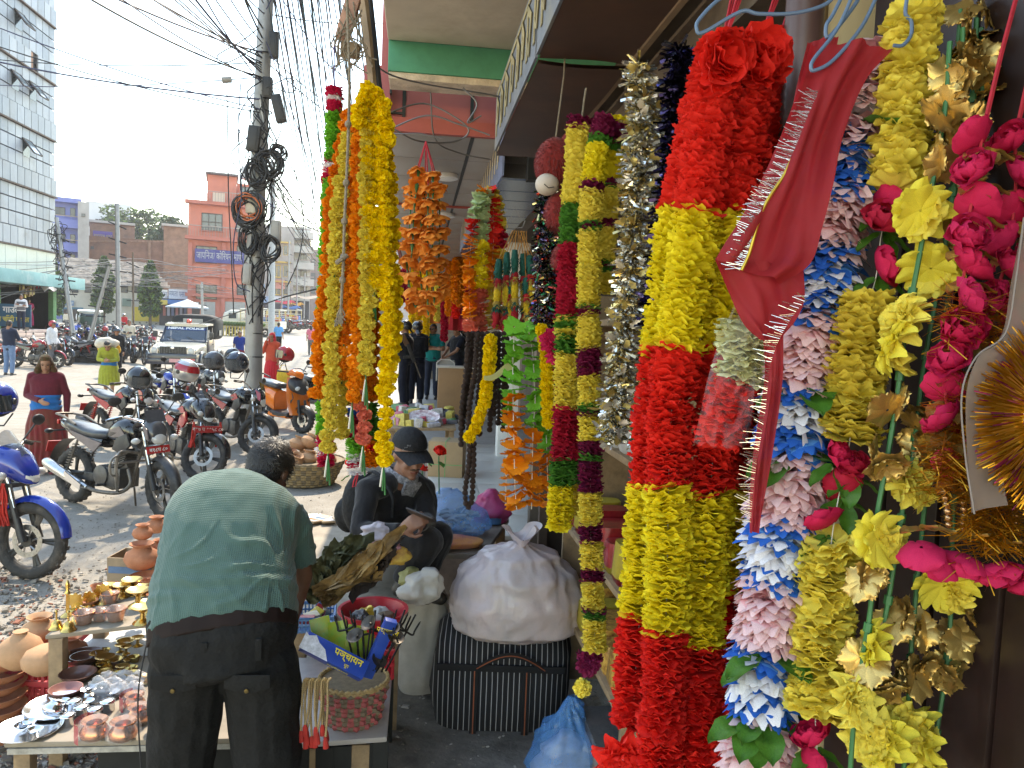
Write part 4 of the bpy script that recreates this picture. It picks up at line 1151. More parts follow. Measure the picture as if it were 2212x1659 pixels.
 for s in (-1,1):
  MB().box((-.2,s*.77,1.4),(.06,.04,.6)).build('pillar',navy,t);MB().box((.0,s*.74,1.42),(.72,.012,.38)).build('side_glass',glass_dark,t)
  MB().box((-1.3,s*.82,1.5),(.34,.012,.2)).build('canvas_flap',mat('canvas_window',(.3,)*3),t)
 MB().ell((.15,-.35,1.35),(.12,.2,.2),12,8).ell((.2,-.35,1.55),(.09,.08,.11),12,8).build('driver_seat',black_plastic,t)
 MB().tube([(.42,-.35+.17*math.cos(q),1.25+.15*math.sin(q))for q in [2*PI*i/16 for i in range(16)]],.014,6,closed=True).build('steering_wheel',black_plastic,t)
 return t
jeep()
def pickup(name,label,p,a,sc=1.0,bodym=None,load=True):
 t=thing(name,label,'truck',p,a,sc=sc)
 wm=mat('truck_white',(.55,.53,.46),.4,var=.08);ym=mat('truck_stripe',(.5,.38,.16),.5);bm_=bodym or wm
 MB().loft([(2.3,0,.95,.78,.35,6),(2.2,0,1.2,.8,.62,6),(1.7,0,1.35,.8,.75,6),(1.0,0,1.35,.8,.75,6)],22).build('cab',wm,t,ang=40)
 for s in (-1,1):
  MB().box((1.45,s*.80,1.6),(.62,.03,.42)).build('cab_window',glass_dark,t);MB().box((1.4,s*.81,1.05),(.8,.02,.55)).build('door',wm,t,bev=.01)
  for x in (1.6,-1.2):wheel(t,'wheel',V((x,s*.74,.36)),.36,tw=.1,spokes=8,disc=False)
  MB().box((-.8,s*.86,1.02),(3.2,.05,.5)).build('side_board',bm_,t)
  for k in (-.14,.0,.14):MB().box((-.8,s*.892,1.02+k),(3.2,.012,.05)).build('stripe',ym,t)
  for k in range(7):MB().box((-2.35+k*.52,s*.86,1.7),(.05,.05,.9)).build('rack_post',ym,t)
  for z in (1.45,1.8,2.14):MB().box((-.8,s*.86,z),(3.2,.04,.05)).build('rack_rail',wm,t)
 MB().box((-.8,0,.75),(3.2,1.7,.12)).build('bed',bm_,t);MB().box((2.2,0,1.65),(.03,1.4,.5)).build('windscreen',glass_dark,t)
 MB().box((-2.4,0,1.05),(.05,1.7,.5)).build('tailgate',bm_,t)
 if load:
  for k in range(12):
   MB().box((-2.1+(k%6)*.5,-.4+.8*(k //6),1.15+rs.random()*.3),(.42,.6,.6)).build('load_crate',mat('load_%d'%(k%4),((.08,.16,.4),(.5,.35,.05),(.4,.1,.06),(.45,.42,.36))[k%4],.7),t,bev=.02)
 MB().tube([(-2.4,-.86,2.2),(-2.4,.86,2.2)],.03,6).tube([(.8,-.86,2.2),(.8,.86,2.2)],.03,6).build('rack_bar',wm,t)
 return t
p=at(548,712,66);pickup('pickup_truck','cream pickup truck with striped boards and a loaded rack',(p.x,p.y,gz(p.y)),R(180-8),1.05)
p=at(590,706,78);pickup('pickup_truck','second pickup truck with a yellow rack parked behind the striped one',(p.x,p.y,gz(p.y)),R(175),1.1,mat('truck_blue',(.1,.2,.4),.5))
p=at(195,700,48)
t=thing('tempo','dark green three wheeled tempo with a pale roof behind the bikes','tempo',(p.x,p.y,gz(p.y)),R(-70))
tg=mat('tempo_green',(.05,.08,.06),.5,var=.2)
MB().loft([(1.3,0,.8,.3,.35,4),(1.1,0,.95,.55,.55,4),(.4,0,1.0,.68,.62,5),(-1.2,0,1.0,.7,.62,5)],20).build('body',tg,t);MB().loft([(.9,0,1.72,.6,.06,4),(0,0,1.8,.72,.09,4),(-1.25,0,1.74,.7,.07,4)],18).build('roof',mat('tempo_roof',(.5,.5,.47),.5),t)
MB().box((1.0,0,1.4),(.03,1.0,.45),(0,R(-18),0)).build('windscreen',glass_dark,t)
for (x,y)in ((1.1,0),(-.8,.6),(-.8,-.6)):wheel(t,'wheel',V((x,y,.25)),.25,tw=.07,disc=False)
for s in (-1,1):
 for x in (.7,-.2,-1.15):MB().tube([(x,s*.66,1.2),(x,s*.66,1.75)],.03,6).build('roof_post',tg,t)
G3='motorcycles parked in the rows across the street'
far_protos=[]
def far_bike(paint,acc):
 t=moto('motorcycle','parked motorcycle',(0.65,0,-50),(-.65,0,-50),paint,acc,style='street',group=G3)
 return t
protos=[(far_bike(blk,redp),'black'),(far_bike(redp,blk),'red'),(far_bike(gryp,silp),'grey'),(far_bike(blu,silp),'blue')]
used=[False]*4
def put_far(px,py,hdeg,kind,label,sc=1.0):
 b=atZ(px,py);k=0
 for _ in range(3):b=atZ(px,py,gz(b.y))
 o=protos[kind][0]
 if used[kind]:o=copy_tree(o)
 used[kind]=True
 o.location=b;o.rotation_euler=(Matrix.Rotation(R(hdeg),3,'Z')@Matrix.Rotation(R(-5),3,'X')).to_euler();o.scale=(sc,)*3
 o['label']=label
fb=[(75,795,8,1,'red motorcycle beside the man in the navy blazer'),(35,790,5,0,'black motorcycle behind the navy blazer man'),(120,788,-30,0,'black motorcycle between the helmeted man and the covered bike'),
      (165,783,175,2,'grey motorcycle under the strut pole by the red barrier'),(205,785,-20,0,'black motorcycle just behind the woman with the load'),
      (250,778,-50,0,'black motorcycle right of the pole by the cream sweater man'),(275,782,-55,2,'grey motorcycle in front of the cream sweater man'),(300,786,-55,0,'black motorcycle second from the jeep'),(320,775,-58,1,'dark red motorcycle next to the jeep')]
for q in fb:put_far(*q)
rb=random.Random(9)
for k in range(16):
 px=120+k*13+rb.uniform(-4,4);py=rb.uniform(734,748)
 put_far(px,py,rb.uniform(-80,-10),rb.choice((0,0,0,2,1,3)),'parked motorcycle in the crowded back row below the old house')
for k in range(10):
 px=612+k*8+rb.uniform(-3,3);py=rb.uniform(708,714)
 put_far(px,py,rb.uniform(140,220),rb.choice((0,0,2,1)),'parked motorcycle at the far bazaar end of the street',1.0)
for i in range(4):
 if not used[i]:put_far(230,745,-40,i,'parked motorcycle in the crowded back row below the old house')
for k in range(7):
 p=at(150+k*24+rb.uniform(-6,6),712+rb.uniform(-6,6),34)
 helmet(('red' if k%3==0 else 'black' if k%3==1 else 'white')+' helmet left on the crowded back row of bikes',p,(redp,blk,silp)[k%3],HD,None,(0,0,rb.uniform(0,6)))
p=atZ(210,790)
c_=MB()
c_.grid(lambda u,v:V(((u-.5)*1.9,.34*math.cos(PI*v)*(1+.1*math.sin(u*20)),(.25+.75*(math.sin(u*PI)**.4))*math.sin(PI*v)*(.9+.12*math.sin(u*13))+.0)),30,14)
o=c_.build('covered_motorcycle',mat('black_tarp',(.02,.02,.022),.35,var=.3,bump=.6,bscale=9),None,p,ang=None);o.rotation_euler=(0,0,R(-8))
tag(o,'motorcycle under a crumpled black cover next to the load carrier','motorcycle')
p=atZ(148,770)
t=thing('barrier_sign','red barrier board lettered SEMA on the step edge','sign',p,R(-10))
MB().box((0,0,.55),(1.2,.04,.5)).build('board',mat('barrier_red',(.5,.03,.03),.6),t)
put('lettering',text_mesh('SEMA',.34,'lettering',white_paint,.003,bold=.004),t,(0,-.025,.55),(PI/2,0,0))
for s in (-.5,.5):MB().box((s,0,.16),(.05,.3,.32)).build('leg',rust,t)
skin=mat('skin',(.30,.155,.095),.55,var=.12,scale=18,spec=.35)
skin_d=mat('skin_dark',(.16,.075,.045),.55,var=.15,scale=18,spec=.35)
hair_m=mat('hair_black',(.012,.010,.009),.5,var=.4,scale=60,bump=.6,bscale=120)
def cloth(name,c,**k):
 k.setdefault('var',.15);k.setdefault('scale',14);k.setdefault('bump',.25);k.setdefault('bscale',25)
 return mat(name,c,.88,spec=.2,sheen=.15,**k)
shoe_m=mat('shoe',(.03,.025,.022),.5,var=.3)
def cap(mb,a,b,ra,rb,n=14):
 a,b=V(a),V(b);d=b-a;L=d.length
 if L<1e-5:return mb.ell(a,ra,n,8)
 d.normalize()
 return mb.tube([a-d*ra*.98,a-d*ra*.75,a-d*ra*.35,a,b,b+d*rb*.35,b+d*rb*.75,b+d*rb*.98],[ra*.2,ra*.66,ra*.94,ra,rb,rb*.94,rb*.66,rb*.2],n)
BASE=dict(pelvis=(0,0,.93),chest=(0,.0,1.22),neck=(0,-.01,1.45),head=(0,.02,1.585),
   sl=(-.175,0,1.395),sr=(.175,0,1.395),el=(-.225,-.03,1.12),er=(.225,-.03,1.12),wl=(-.23,.05,.88),wr=(.23,.05,.88),
   hl=(-.085,0,.90),hr=(.085,0,.90),kl=(-.095,.02,.50),kr=(.095,.02,.50),al=(-.10,-.02,.085),ar=(.10,-.02,.085))
def ring_loft(mb,secs,n=22,e=2.3):
 vs=[];fs=[]
 for (c,sx,sy,a,b)in secs:
  for j in range(n):
   an=2*PI*j/n;ca,sa=math.cos(an),math.sin(an)
   vs.append(c+sx*(a*math.copysign(abs(ca)**(2/e),ca))+sy*(b*math.copysign(abs(sa)**(2/e),sa)))
 for i in range(len(secs)-1):
  for j in range(n):
   j2=(j+1)%n
   fs.append((i*n+j,i*n+j2,(i+1)*n+j2,(i+1)*n+j))
 fs.append(tuple(range(n-1,-1,-1)));fs.append(tuple((len(secs)-1)*n+j for j in range(n)))
 return mb.add(vs,fs)
TOR=((-.12,.13,.095),(0,.165,.12),(.25,.15,.112),(.5,.16,.118),(.75,.175,.115),(.88,.16,.095),(.97,.085,.07),(1.02,.06,.055))
def torso(mb,J,s0,s1,grow=0.,wd=1.,dp=1.,tab=TOR):
 p,c,k=J['pelvis'],J['chest'],J['neck']
 sh=(J['hr']-J['hl']).normalized();ss=(J['sr']-J['sl']).normalized()
 secs=[];N=15
 for i in range(N+1):
  s=s0+(s1-s0)*i/N
  q=p*(1-s)**2+(c*2-(p+k)*.5)*2*s*(1-s)+k*s*s
  tg=((c*2-(p+k)*.5-p)*2*(1-s)+(k-(c*2-(p+k)*.5))*2*s).normalized()
  sx=(sh*(1-s)+ss*s);sx=(sx-tg*sx.dot(tg)).normalized();sy=tg.cross(sx)
  for m_ in range(len(tab)-1):
   if tab[m_][0]<=s<=tab[m_+1][0]or m_==len(tab)-2:
    f_=(s-tab[m_][0])/(tab[m_+1][0]-tab[m_][0]);f_=max(0,min(1,f_));f_=f_*f_*(3-2*f_)
    a=tab[m_][1]+(tab[m_+1][1]-tab[m_][1])*f_;b=tab[m_][2]+(tab[m_+1][2]-tab[m_][2])*f_;break
  secs.append((q,sx,sy,a*wd+grow,b*dp+grow))
 return ring_loft(mb,secs)
def hand(mb,w,d,up_,sc=1.0,curl=.5,side=1):
 d=d.normalized();up_=(up_-d*up_.dot(d)).normalized();sx=d.cross(up_)*side
 pc=w+d*.05*sc
 ring_loft(mb,[(w,sx,up_,.024*sc,.018*sc),(w+d*.03*sc,sx,up_,.036*sc,.018*sc),(w+d*.085*sc,sx,up_,.042*sc,.014*sc),(w+d*.095*sc,sx,up_,.038*sc,.010*sc)],12)
 for k,L in enumerate((.068,.078,.072,.056)):
  b=w+d*.09*sc+sx*(.030-k*.020)*sc
  a1=curl*1.0;d1=d*math.cos(a1)-up_*math.sin(a1);d2=d*math.cos(a1*2.1)-up_*math.sin(a1*2.1)
  m_=b+d1*L*.5*sc
  cap(mb,b,m_,.0095*sc,.0085*sc,8);cap(mb,m_,m_+d2*L*.5*sc,.0085*sc,.007*sc,8)
 b=w+d*.025*sc+sx*.034*sc;d1=(d*.6+sx*.7-up_*.35).normalized();m_=b+d1*.04*sc
 cap(mb,b,m_,.012*sc,.010*sc,8);cap(mb,m_,m_+(d*.9+sx*.15-up_*.4).normalized()*.03*sc,.010*sc,.008*sc,8)
def headmesh(mb,J,Hm,sc=1.0,face=True):
 h=J['head']
 def q(x,y,z):return h+Hm @V((x*sc,y*sc,z*sc))
 mb.ell(h+Hm @V((0,-.008*sc,.025*sc)),(.074*sc,.093*sc,.09*sc),18,12,Hm)
 mb.ell(h+Hm @V((0,.022*sc,-.05*sc)),(.055*sc,.062*sc,.066*sc),16,10,Hm)
 if face:
  cap(mb,q(0,.082,.0),q(0,.098,-.03),.009*sc,.014*sc,8)
  mb.ell(q(0,.076,.022),(.05*sc,.016*sc,.012*sc),10,6,Hm)
  mb.ell(q(0,.078,-.066),(.026*sc,.012*sc,.012*sc),10,6,Hm)
  mb.ell(q(0,.066,-.098),(.024*sc,.018*sc,.016*sc),10,6,Hm)
  for s in (-1,1):mb.ell(q(s*.036,.062,-.03),(.02*sc,.018*sc,.02*sc),8,6,Hm)
 for s in (-1,1):mb.ell(q(s*.078,-.012,-.012),(.010*sc,.020*sc,.033*sc),10,8,Hm)
 cap(mb,J['neck']-(h-J['neck'])*.25,h+Hm @V((0,-.02*sc,-.045*sc)),.056*sc,.05*sc)
def Hrot(yaw=0,pitch=0,roll=0):return (Matrix.Rotation(R(yaw),3,'Z')@Matrix.Rotation(R(pitch),3,'X')@Matrix.Rotation(R(roll),3,'Y'))
def person(label,base,face_deg,h=1.7,J=None,top=None,bottom=None,shoes=shoe_m,hair='short',hm=hair_m,sk=skin,head=(0,0,0),wide=1.,deep=1.,vox=.014,world=False,detail=1,handspec=None,group=None,extra=None,wr=.005,tab=TOR,seed=0,foldfn=None):
 sc=h/1.7
 t=thing('person',label,'person',base,0 if world else R(face_deg-90),group=group)
 JJ={k:V(v)*sc for k,v in BASE.items()}
 if J:
  for k,v in J.items():JJ[k]=V(v)-V(base)if world else V(v)*sc
 Hm=head if isinstance(head,Matrix)else Hrot(*head)
 g=sc if not world else 1.0
 b=MB()
 torso(b,JJ,-.12,1.02,0,wide*g,deep*g,tab)
 headmesh(b,JJ,Hm,g)
 for s in 'lr':
  cap(b,JJ['s'+s],JJ['e'+s],.046*g*wide**.5,.037*g);cap(b,JJ['e'+s],JJ['w'+s],.037*g,.026*g)
  cap(b,JJ['h'+s],JJ['k'+s],.078*g*wide**.5,.054*g);cap(b,JJ['k'+s],JJ['a'+s],.053*g,.036*g)
  cap(b,JJ['sl' if s=='l' else 'sr'],JJ['neck']*.6+JJ['s'+s]*.4,.05*g,.06*g)
  fw=V((0,1,0))if not world else V((math.cos(R(face_deg)),math.sin(R(face_deg)),0))
  cap(b,JJ['a'+s]-V((0,0,.035*g)),JJ['a'+s]+fw*.13*g-V((0,0,.05*g)),.036*g,.03*g)
  sgn=1 if s=='r' else -1
  if handspec and s in handspec:hd,hu,cu=handspec[s];hand(b,JJ['w'+s],V(hd),V(hu),g,cu,sgn)
  else:
   d_=(JJ['w'+s]-JJ['e'+s]).normalized()
   if detail:hand(b,JJ['w'+s],d_,V((sgn*1,.2,.1)),g,.35,-sgn)
   else:b.ell(JJ['w'+s]+d_*.06*g,.035*g,8,6)
 remesh(b,vox,'body',sk,t,smooth_it=2 if vox<.01 else 1)
 def fold(amp,f1=9.,f2=26.):
  def fn(p,n):return p+n*(amp*nz(p,f1,seed+.5)+amp*.5*nz((p.x,p.y*1.0,p.z*.45),f2,seed+3))
  return fn
 if top:
  m,sleeve,lo=top[0],top[1],top[2]if len(top)>2 else -.04
  c=MB();torso(c,JJ,lo,.975,.016*g,wide*g,deep*g,tab)
  for s in 'lr':
   a,e,w_=JJ['s'+s],JJ['e'+s],JJ['w'+s]
   nk=JJ['neck']*.55+a*.45
   cap(c,a,nk,.066*g,.07*g)
   if sleeve=='long':cap(c,a,e,.064*g*wide**.5,.052*g);c.tube([e-(e-a)*.02,e,e.lerp(w_,.5),e.lerp(w_,.97)],[.05*g,.051*g,.045*g,.038*g],14)
   elif sleeve=='short':
    d_=a.lerp(e,.74);c.tube([a-(e-a)*.1,a,a.lerp(e,.3),d_],[.045*g,.064*g*wide**.5,.066*g*wide**.5,.064*g*wide**.5],16)
  remesh(c,vox*.9,top[3]if len(top)>3 else 'shirt',m,t,smooth_it=2,fn=foldfn or fold(wr*g))
 if bottom:
  kind,m=bottom[0],bottom[1]
  c=MB()
  if kind=='trousers':
   torso(c,JJ,-.14,.1,.014*g,wide*g,deep*g,tab)
   for s in 'lr':
    hp,k_,a=JJ['h'+s],JJ['k'+s],JJ['a'+s]
    lw=bottom[2]if len(bottom)>2 else 1.0
    hs=bottom[3]if len(bottom)>3 else 1.0;cap(c,hp,k_,.098*g*wide**.5*hs,.074*g*lw);c.tube([k_-(a-k_)*.03,k_,k_.lerp(a,.5),k_.lerp(a,.98)],[.072*g*lw,.074*g*lw,.068*g*lw,.062*g*lw],14)
   remesh(c,vox,'trousers',m,t,smooth_it=2,fn=fold(wr*1.6*g))
  else:
   zl=bottom[2]*g;p=JJ['pelvis'];fl=bottom[3]if len(bottom)>3 else 1.0
   sx=V((1,0,0));sy=V((0,1,0));secs=[]
   for i in range(9):
    f_=i/8;cc=V((p.x,p.y,p.z+.10*g))*(1-f_)+V(((JJ['al'].x+JJ['ar'].x)/2,(JJ['al'].y+JJ['ar'].y)/2,zl))*f_
    a=(.15+.06*min(1,f_*3)+.06*f_*fl)*wide*g
    secs.append((cc,sx,sy,a,a*.82))
   ring_loft(c,secs,40,2.0)
   remesh(c,vox,'skirt',m,t,smooth_it=1,fn=lambda q,n:q+n*.012*g*math.sin(math.atan2(q.y-p.y,q.x-p.x)*17+2*nz(q,4))*max(0,min(1,(p.z-q.z)*2.2)))
 if shoes:
  for s in 'lr':
   c=MB();fw=V((0,1,0))if not world else V((math.cos(R(face_deg)),math.sin(R(face_deg)),0))
   a=JJ['a'+s]
   cap(c,a-V((0,0,.042*g))-fw*.03*g,a+fw*.15*g-V((0,0,.05*g)),.042*g,.036*g);c.tube([a-V((0,0,.05*g)),a+V((0,0,.01))],.044*g,10)
   remesh(c,.012,'shoe',shoes,t,smooth_it=1)
 hd_=JJ['head']
 def q(x,y,z):return hd_+Hm @V((x*g,y*g,z*g))
 if hair:
  c=MB()
  c.ell(q(0,-.018,.036),(.082*g,.098*g,.092*g),18,12,Hm);c.ell(q(0,-.045,-.01),(.078*g,.068*g,.075*g),14,10,Hm)
  if hair=='long':
   cap(c,q(0,-.07,.0),q(0,-.10,-.22),.06*g,.035*g);cap(c,q(0,-.10,-.22),q(0,-.10,-.42),.04*g,.02*g)
  if hair=='bob':
   for s in (-1,1):cap(c,q(s*.065,-.01,.02),q(s*.07,-.02,-.10),.028*g,.02*g)
  o=remesh(c,.009,'hair',hm,t,smooth_it=1)
  inv=Hm.inverted()
  bm=bmesh.new();bm.from_mesh(o.data)
  dl=[v for v in bm.verts if (lambda l:(l.y>.045*g and l.z<.062*g)or (l.y>.0*g and l.z<.0 and hair !='bob')or (l.z<-.075*g and hair=='short'))(inv @(v.co-hd_))]
  bmesh.ops.delete(bm,geom=dl,context='VERTS');bm.to_mesh(o.data);bm.free()
 if detail:
  for s in (-1,1):
   e=MB().ell(q(s*.031,.079,.004),(.013*g,.009*g,.006*g),10,6,Hm).build('eye',mat('eye',(.04,.03,.025),.2,var=0),t)
   MB().tube([q(s*.016,.088,.021),q(s*.034,.088,.026),q(s*.052,.076,.019)],[.003*g,.0045*g,.003*g],6).build('eyebrow',hm,t)
  MB().tube([q(-.024,.082,-.064),q(0,.091,-.062),q(.024,.082,-.064)],[.003*g,.006*g,.003*g],6).build('lips',mat('lips',(.22,.07,.055),.5),t)
 if extra:extra(t,JJ,Hm,g,q)
 return t
def gp(px,py,z=None):
 b=atZ(px,py,0 if z is None else z)
 if z is None:
  for _ in range(4):b=atZ(px,py,gz(b.y))
 return b
navy=cloth('cloth_navy',(.012,.018,.04));black_c=cloth('cloth_black',(.012,.012,.014));white_c=cloth('cloth_white',(.62,.62,.64));jeans=cloth('cloth_jeans',(.12,.19,.32));djeans=cloth('cloth_dark_jeans',(.018,.024,.045))
cream_c=cloth('cloth_cream',(.52,.47,.38));maroon_c=cloth('cloth_maroon',(.10,.012,.022));red_c=cloth('cloth_red',(.45,.02,.03));green_c=cloth('cloth_lime',(.27,.29,.035));blue_s=cloth('cloth_blue',(.012,.13,.38));grey_c=cloth('cloth_grey',(.12,.12,.13));pink_c=cloth('cloth_pink',(.6,.16,.22));crimson=cloth('cloth_crimson',(.34,.02,.08));teal_c=cloth('cloth_teal',(.0,.17,.17));khaki=cloth('cloth_khaki',(.3,.24,.14));yellow_c=cloth('cloth_yellow',(.6,.32,.02))
def sash(m,z0,z1,name='sash',ex=.022):
 def f(t,JJ,Hm,g,q):
  c=MB();torso(c,JJ,z0,z1,ex*g,1.05*g,1.05*g);remesh(c,.012,name,m,t,smooth_it=1,fn=lambda p,n:p+n*.006*math.sin(p.z*90+3*nz(p,6)))
 return f
def scarf_head(m,name='headscarf',fall=.25):
 def f(t,JJ,Hm,g,q):
  c=MB();c.ell(q(0,-.02,.03),(.09*g,.105*g,.105*g),16,10,Hm);cap(c,q(0,-.06,-.02),q(0,-.09,-fall),.085*g,.10*g)
  for s in (-1,1):cap(c,q(s*.07,-.01,.0),q(s*.10,.0,-fall),.035*g,.05*g)
  o=remesh(c,.010,name,m,t,smooth_it=1,fn=lambda p,n:p+n*.004*nz(p,30))
  inv=Hm.inverted();bm=bmesh.new();bm.from_mesh(o.data)
  dl=[v for v in bm.verts if (lambda l:l.y>.05*g and l.z<.06*g and abs(l.x)<.075*g)(inv @(v.co-JJ['head']))]
  bmesh.ops.delete(bm,geom=dl,context='VERTS');bm.to_mesh(o.data);bm.free()
 return f
def worn_helmet(m,vis=True):
 def f(t,JJ,Hm,g,q):
  c=MB();c.ell(q(0,-.01,.025),(.115*g,.13*g,.12*g),18,12,Hm);o=c.build('helmet',m,t,ang=None)
  bm=bmesh.new();bm.from_mesh(o.data);inv=Hm.inverted()
  bmesh.ops.delete(bm,geom=[v for v in bm.verts if (lambda l:(l.y>.04*g and l.z<.03*g)or l.z<-.06*g)(inv @(v.co-JJ['head']))],context='VERTS');bm.to_mesh(o.data);bm.free()
  if vis:MB().grid(lambda u,v:q(.13*math.sin(R(-60+120*u)),.125*math.cos(R(-60+120*u))+.015+.03*v,.075-.05*v),10,4).build('visor',HD,o)
 return f
def both(*fs):
 def f(*a):
  for x in fs:x(*a)
 return f
shirt_m=mat('green_shirt',(.066,.122,.103),.85,var=.06,scale=30,spec=.25,sheen=.2)
_t=shirt_m.node_tree;_b=_t.nodes['Principled BSDF']
_w=_t.nodes.new('ShaderNodeTexWave');_w.wave_type='BANDS';_w.bands_direction='Z';_w.inputs['Scale'].default_value=62;_w.inputs['Distortion'].default_value=.6;_w.inputs['Detail'].default_value=1
_w2=_t.nodes.new('ShaderNodeTexWave');_w2.wave_type='BANDS';_w2.bands_direction='X';_w2.inputs['Scale'].default_value=45
_tc=_t.nodes.new('ShaderNodeTexCoord');_t.links.new(_tc.outputs['Object'],_w.inputs['Vector']);_t.links.new(_tc.outputs['Object'],_w2.inputs['Vector'])
_ad=_t.nodes.new('ShaderNodeMath');_ad.operation='ADD';_t.links.new(_w.outputs['Fac'],_ad.inputs[0]);_t.links.new(_w2.outputs['Fac'],_ad.inputs[1])
_bp=_t.nodes.new('ShaderNodeBump');_bp.inputs['Strength'].default_value=.35;_bp.inputs['Distance'].default_value=.004
_t.links.new(_ad.outputs[0],_bp.inputs['Height']);_t.links.new(_bp.outputs['Normal'],_b.inputs['Normal'])
pants_m=mat('black_cargo',(.011,.0105,.010),.85,var=.3,scale=9,spec=.25,bump=.3,bscale=60)
belt_m=mat('belt_leather',(.014,.0065,.005),.7,var=.25,scale=12,spec=.2)
mb0=at(485,1400,2.66);base=V((mb0.x,mb0.y,0))
JM=dict(pelvis=at(485,1385,2.68),chest=at(498,1160,2.86),neck=at(545,1052,3.03),head=at(583,1018,3.13),
          sl=at(412,1105,2.97),sr=at(632,1125,2.95),el=at(362,1225,3.06),er=at(655,1245,3.02),wl=at(392,1300,3.25),wr=at(632,1338,3.2),
          hl=at(410,1440,2.68),hr=at(565,1440,2.68),kl=at(392,1650,2.70),kr=at(578,1650,2.70))
JM['al']=V((JM['kl'].x,JM['kl'].y-.05,.085));JM['ar']=V((JM['kr'].x+.02,JM['kr'].y-.05,.085))
TM=((-.14,.17,.14),(0,.235,.17),(.14,.238,.172),(.4,.222,.16),(.65,.235,.15),(.82,.22,.125),(.93,.14,.09),(1.02,.075,.06))
hd_dir=(at(640,1075,3.35)-JM['head']).normalized()
hy=hd_dir;hx=hy.cross(V((0,0,1))).normalized();hz=hx.cross(hy)
HmM=Matrix((hx,hy,hz)).transposed()
def man_extra(t,JJ,Hm,g,q):
 c=MB();torso(c,JJ,.015,.075,.0165,1,1,TM)
 o=remesh(c,.006,'belt',belt_m,t,smooth_it=1)
 sx=(JJ['hr']-JJ['hl']).normalized();bk=V((0,-1,0));tg=(JJ['chest']-JJ['pelvis']).normalized()
 for f_ in (-.12,-.02,.15):
  pt=JJ['pelvis']+sx*f_+tg*.035+bk*(.19*math.sqrt(max(0.05,1-(f_/.27)**2)))
  MB().box((0,0,0),(.022,.012,.075)).xf(Matrix.Translation(pt)).build('belt_loop',pants_m,t,bev=.003)
 for (s,tl)in ((-1,0),(1,0)):
  pt=JJ['pelvis']+sx*s*.12-V((0,0,.062))+bk*.183
  MB().prism([(-.075,.025),(.075,.025),(.075,-.02),(0,-.04),(-.075,-.02)],.006,basis(sx,(0,0,1),-bk),pt).build('pocket_flap',pants_m,t,bev=.003)
  MB().lathe([(0,.004),(.007,.003),(.008,0)],10,pt+bk*.008-V((0,0,.025)),axis=(0,-1,0)).build('button',mat('brass_button',(.16,.12,.05),.35,.9),t)
 for s in 'lr':
  sg=-1 if s=='l' else 1
  pt=JJ['k'+s]+V((sg*.075,0,.12));MB().ell((0,0,0),(.022,.07,.09),16,10).xf(Matrix.Translation(pt)).build('cargo_pocket',pants_m,t)
 MB().tube(spline([JJ['pelvis']-sx*.265+V((0,0,.03)),JJ['pelvis']-sx*.30-V((0,0,.2)),JJ['pelvis']-sx*.285-V((0,0,.5))],6),.003,5).build('cord',cable_m,t)
 h=JJ['head'];r=random.Random(4);mb=MB();inv=Hm.inverted()
 for i in range(5200):
  v=V((r.gauss(0,1),r.gauss(0,1),r.gauss(0,1))).normalized()
  if v.y>.55 and v.z<.35:continue
  if v.z<-.55:continue
  p=h+Hm @V((v.x*.083,-.016+v.y*.100,.032+v.z*.097))
  n_=(Hm @V((v.x,v.y,v.z))).normalized()
  d_=(Hm @V((r.gauss(0,.45)+v.x*.2,.55+r.gauss(0,.4),r.gauss(0,.4)-.25)));d_=(d_-n_*d_.dot(n_)*.9+n_*.12).normalized()
  L=r.uniform(.018,.038);w_=n_.cross(d_).normalized()*.0009
  m_=p+d_*L*.5+n_*.004
  mb.add([p-w_,p+w_,m_+w_*.8,m_-w_*.8,p+d_*L],[(0,1,2,3),(3,2,4)])
 stuff(mb.build('hair_strands',[mat('hair_strand',(.022,.018,.015),.45,var=.5,scale=40)],t,fix=False,ang=None))
def man_fold(p,n):
 q=p+base;a=.004*nz(p,7,1)+.003*nz(p,19,2)
 for s,c in (('l',JM['sl']+V((0,-.05,-.10))),('r',JM['sr']+V((0,-.05,-.10)))):
  d=q-c;r_=math.hypot(d.x,d.z);an=math.atan2(d.z,d.x)
  a+=(.0085 if s=='r' else .005)*math.exp(-((r_-.13)/.09)**2)*max(0,math.sin(an*11+5*nz(p,6,3)))**3
 h=(q-JM['pelvis']).dot((JM['chest']-JM['pelvis']).normalized())
 a+=.0045*math.exp(-((h-.15)/.04)**2)*math.sin(h*110+5*nz((p.x*1.5,0,0),2.2,1)+p.x*6)
 d2=q-(JM['pelvis']+V((.1,0,.16)));a+=.006*math.exp(-(d2.length/.16)**2)*max(0,math.sin((d2.x*.7+d2.z)*75+3*nz(p,6,5)))**2
 return p+n*a
person('heavy man in a green shirt and black cargo trousers bending over the stall',base,80,J=JM,world=True,top=(shirt_m,'short',.06),bottom=('trousers',pants_m,1.55,1.36),sk=skin_d,head=HmM,vox=.0085,detail=0,extra=man_extra,tab=TM,wr=.006,hair='short',seed=2,foldfn=man_fold)
jacket=mat('black_jacket',(.015,.014,.016),.82,var=.25,scale=9,spec=.25,sheen=.2,bump=.25,bscale=30)
bs=at(835,1190,4.2);base=V((bs.x,bs.y,0))
FD=V((.80,-.60,0))
JS=dict(pelvis=at(818,1165,4.28),chest=at(830,1098,4.22),neck=at(862,1036,4.14),head=at(884,984,4.06),
          sr=at(795,1058,3.98),sl=at(917,1058,4.25),er=at(778,1148,3.86),el=at(921,1128,4.12),wr=at(868,1146,3.74),wl=at(908,1132,3.86),
          hr=at(800,1180,4.15),hl=at(850,1172,4.35),kr=at(925,1170,3.95),kl=at(950,1160,4.2))
JS['ar']=at(872,1258,3.98);JS['al']=at(905,1262,4.25)
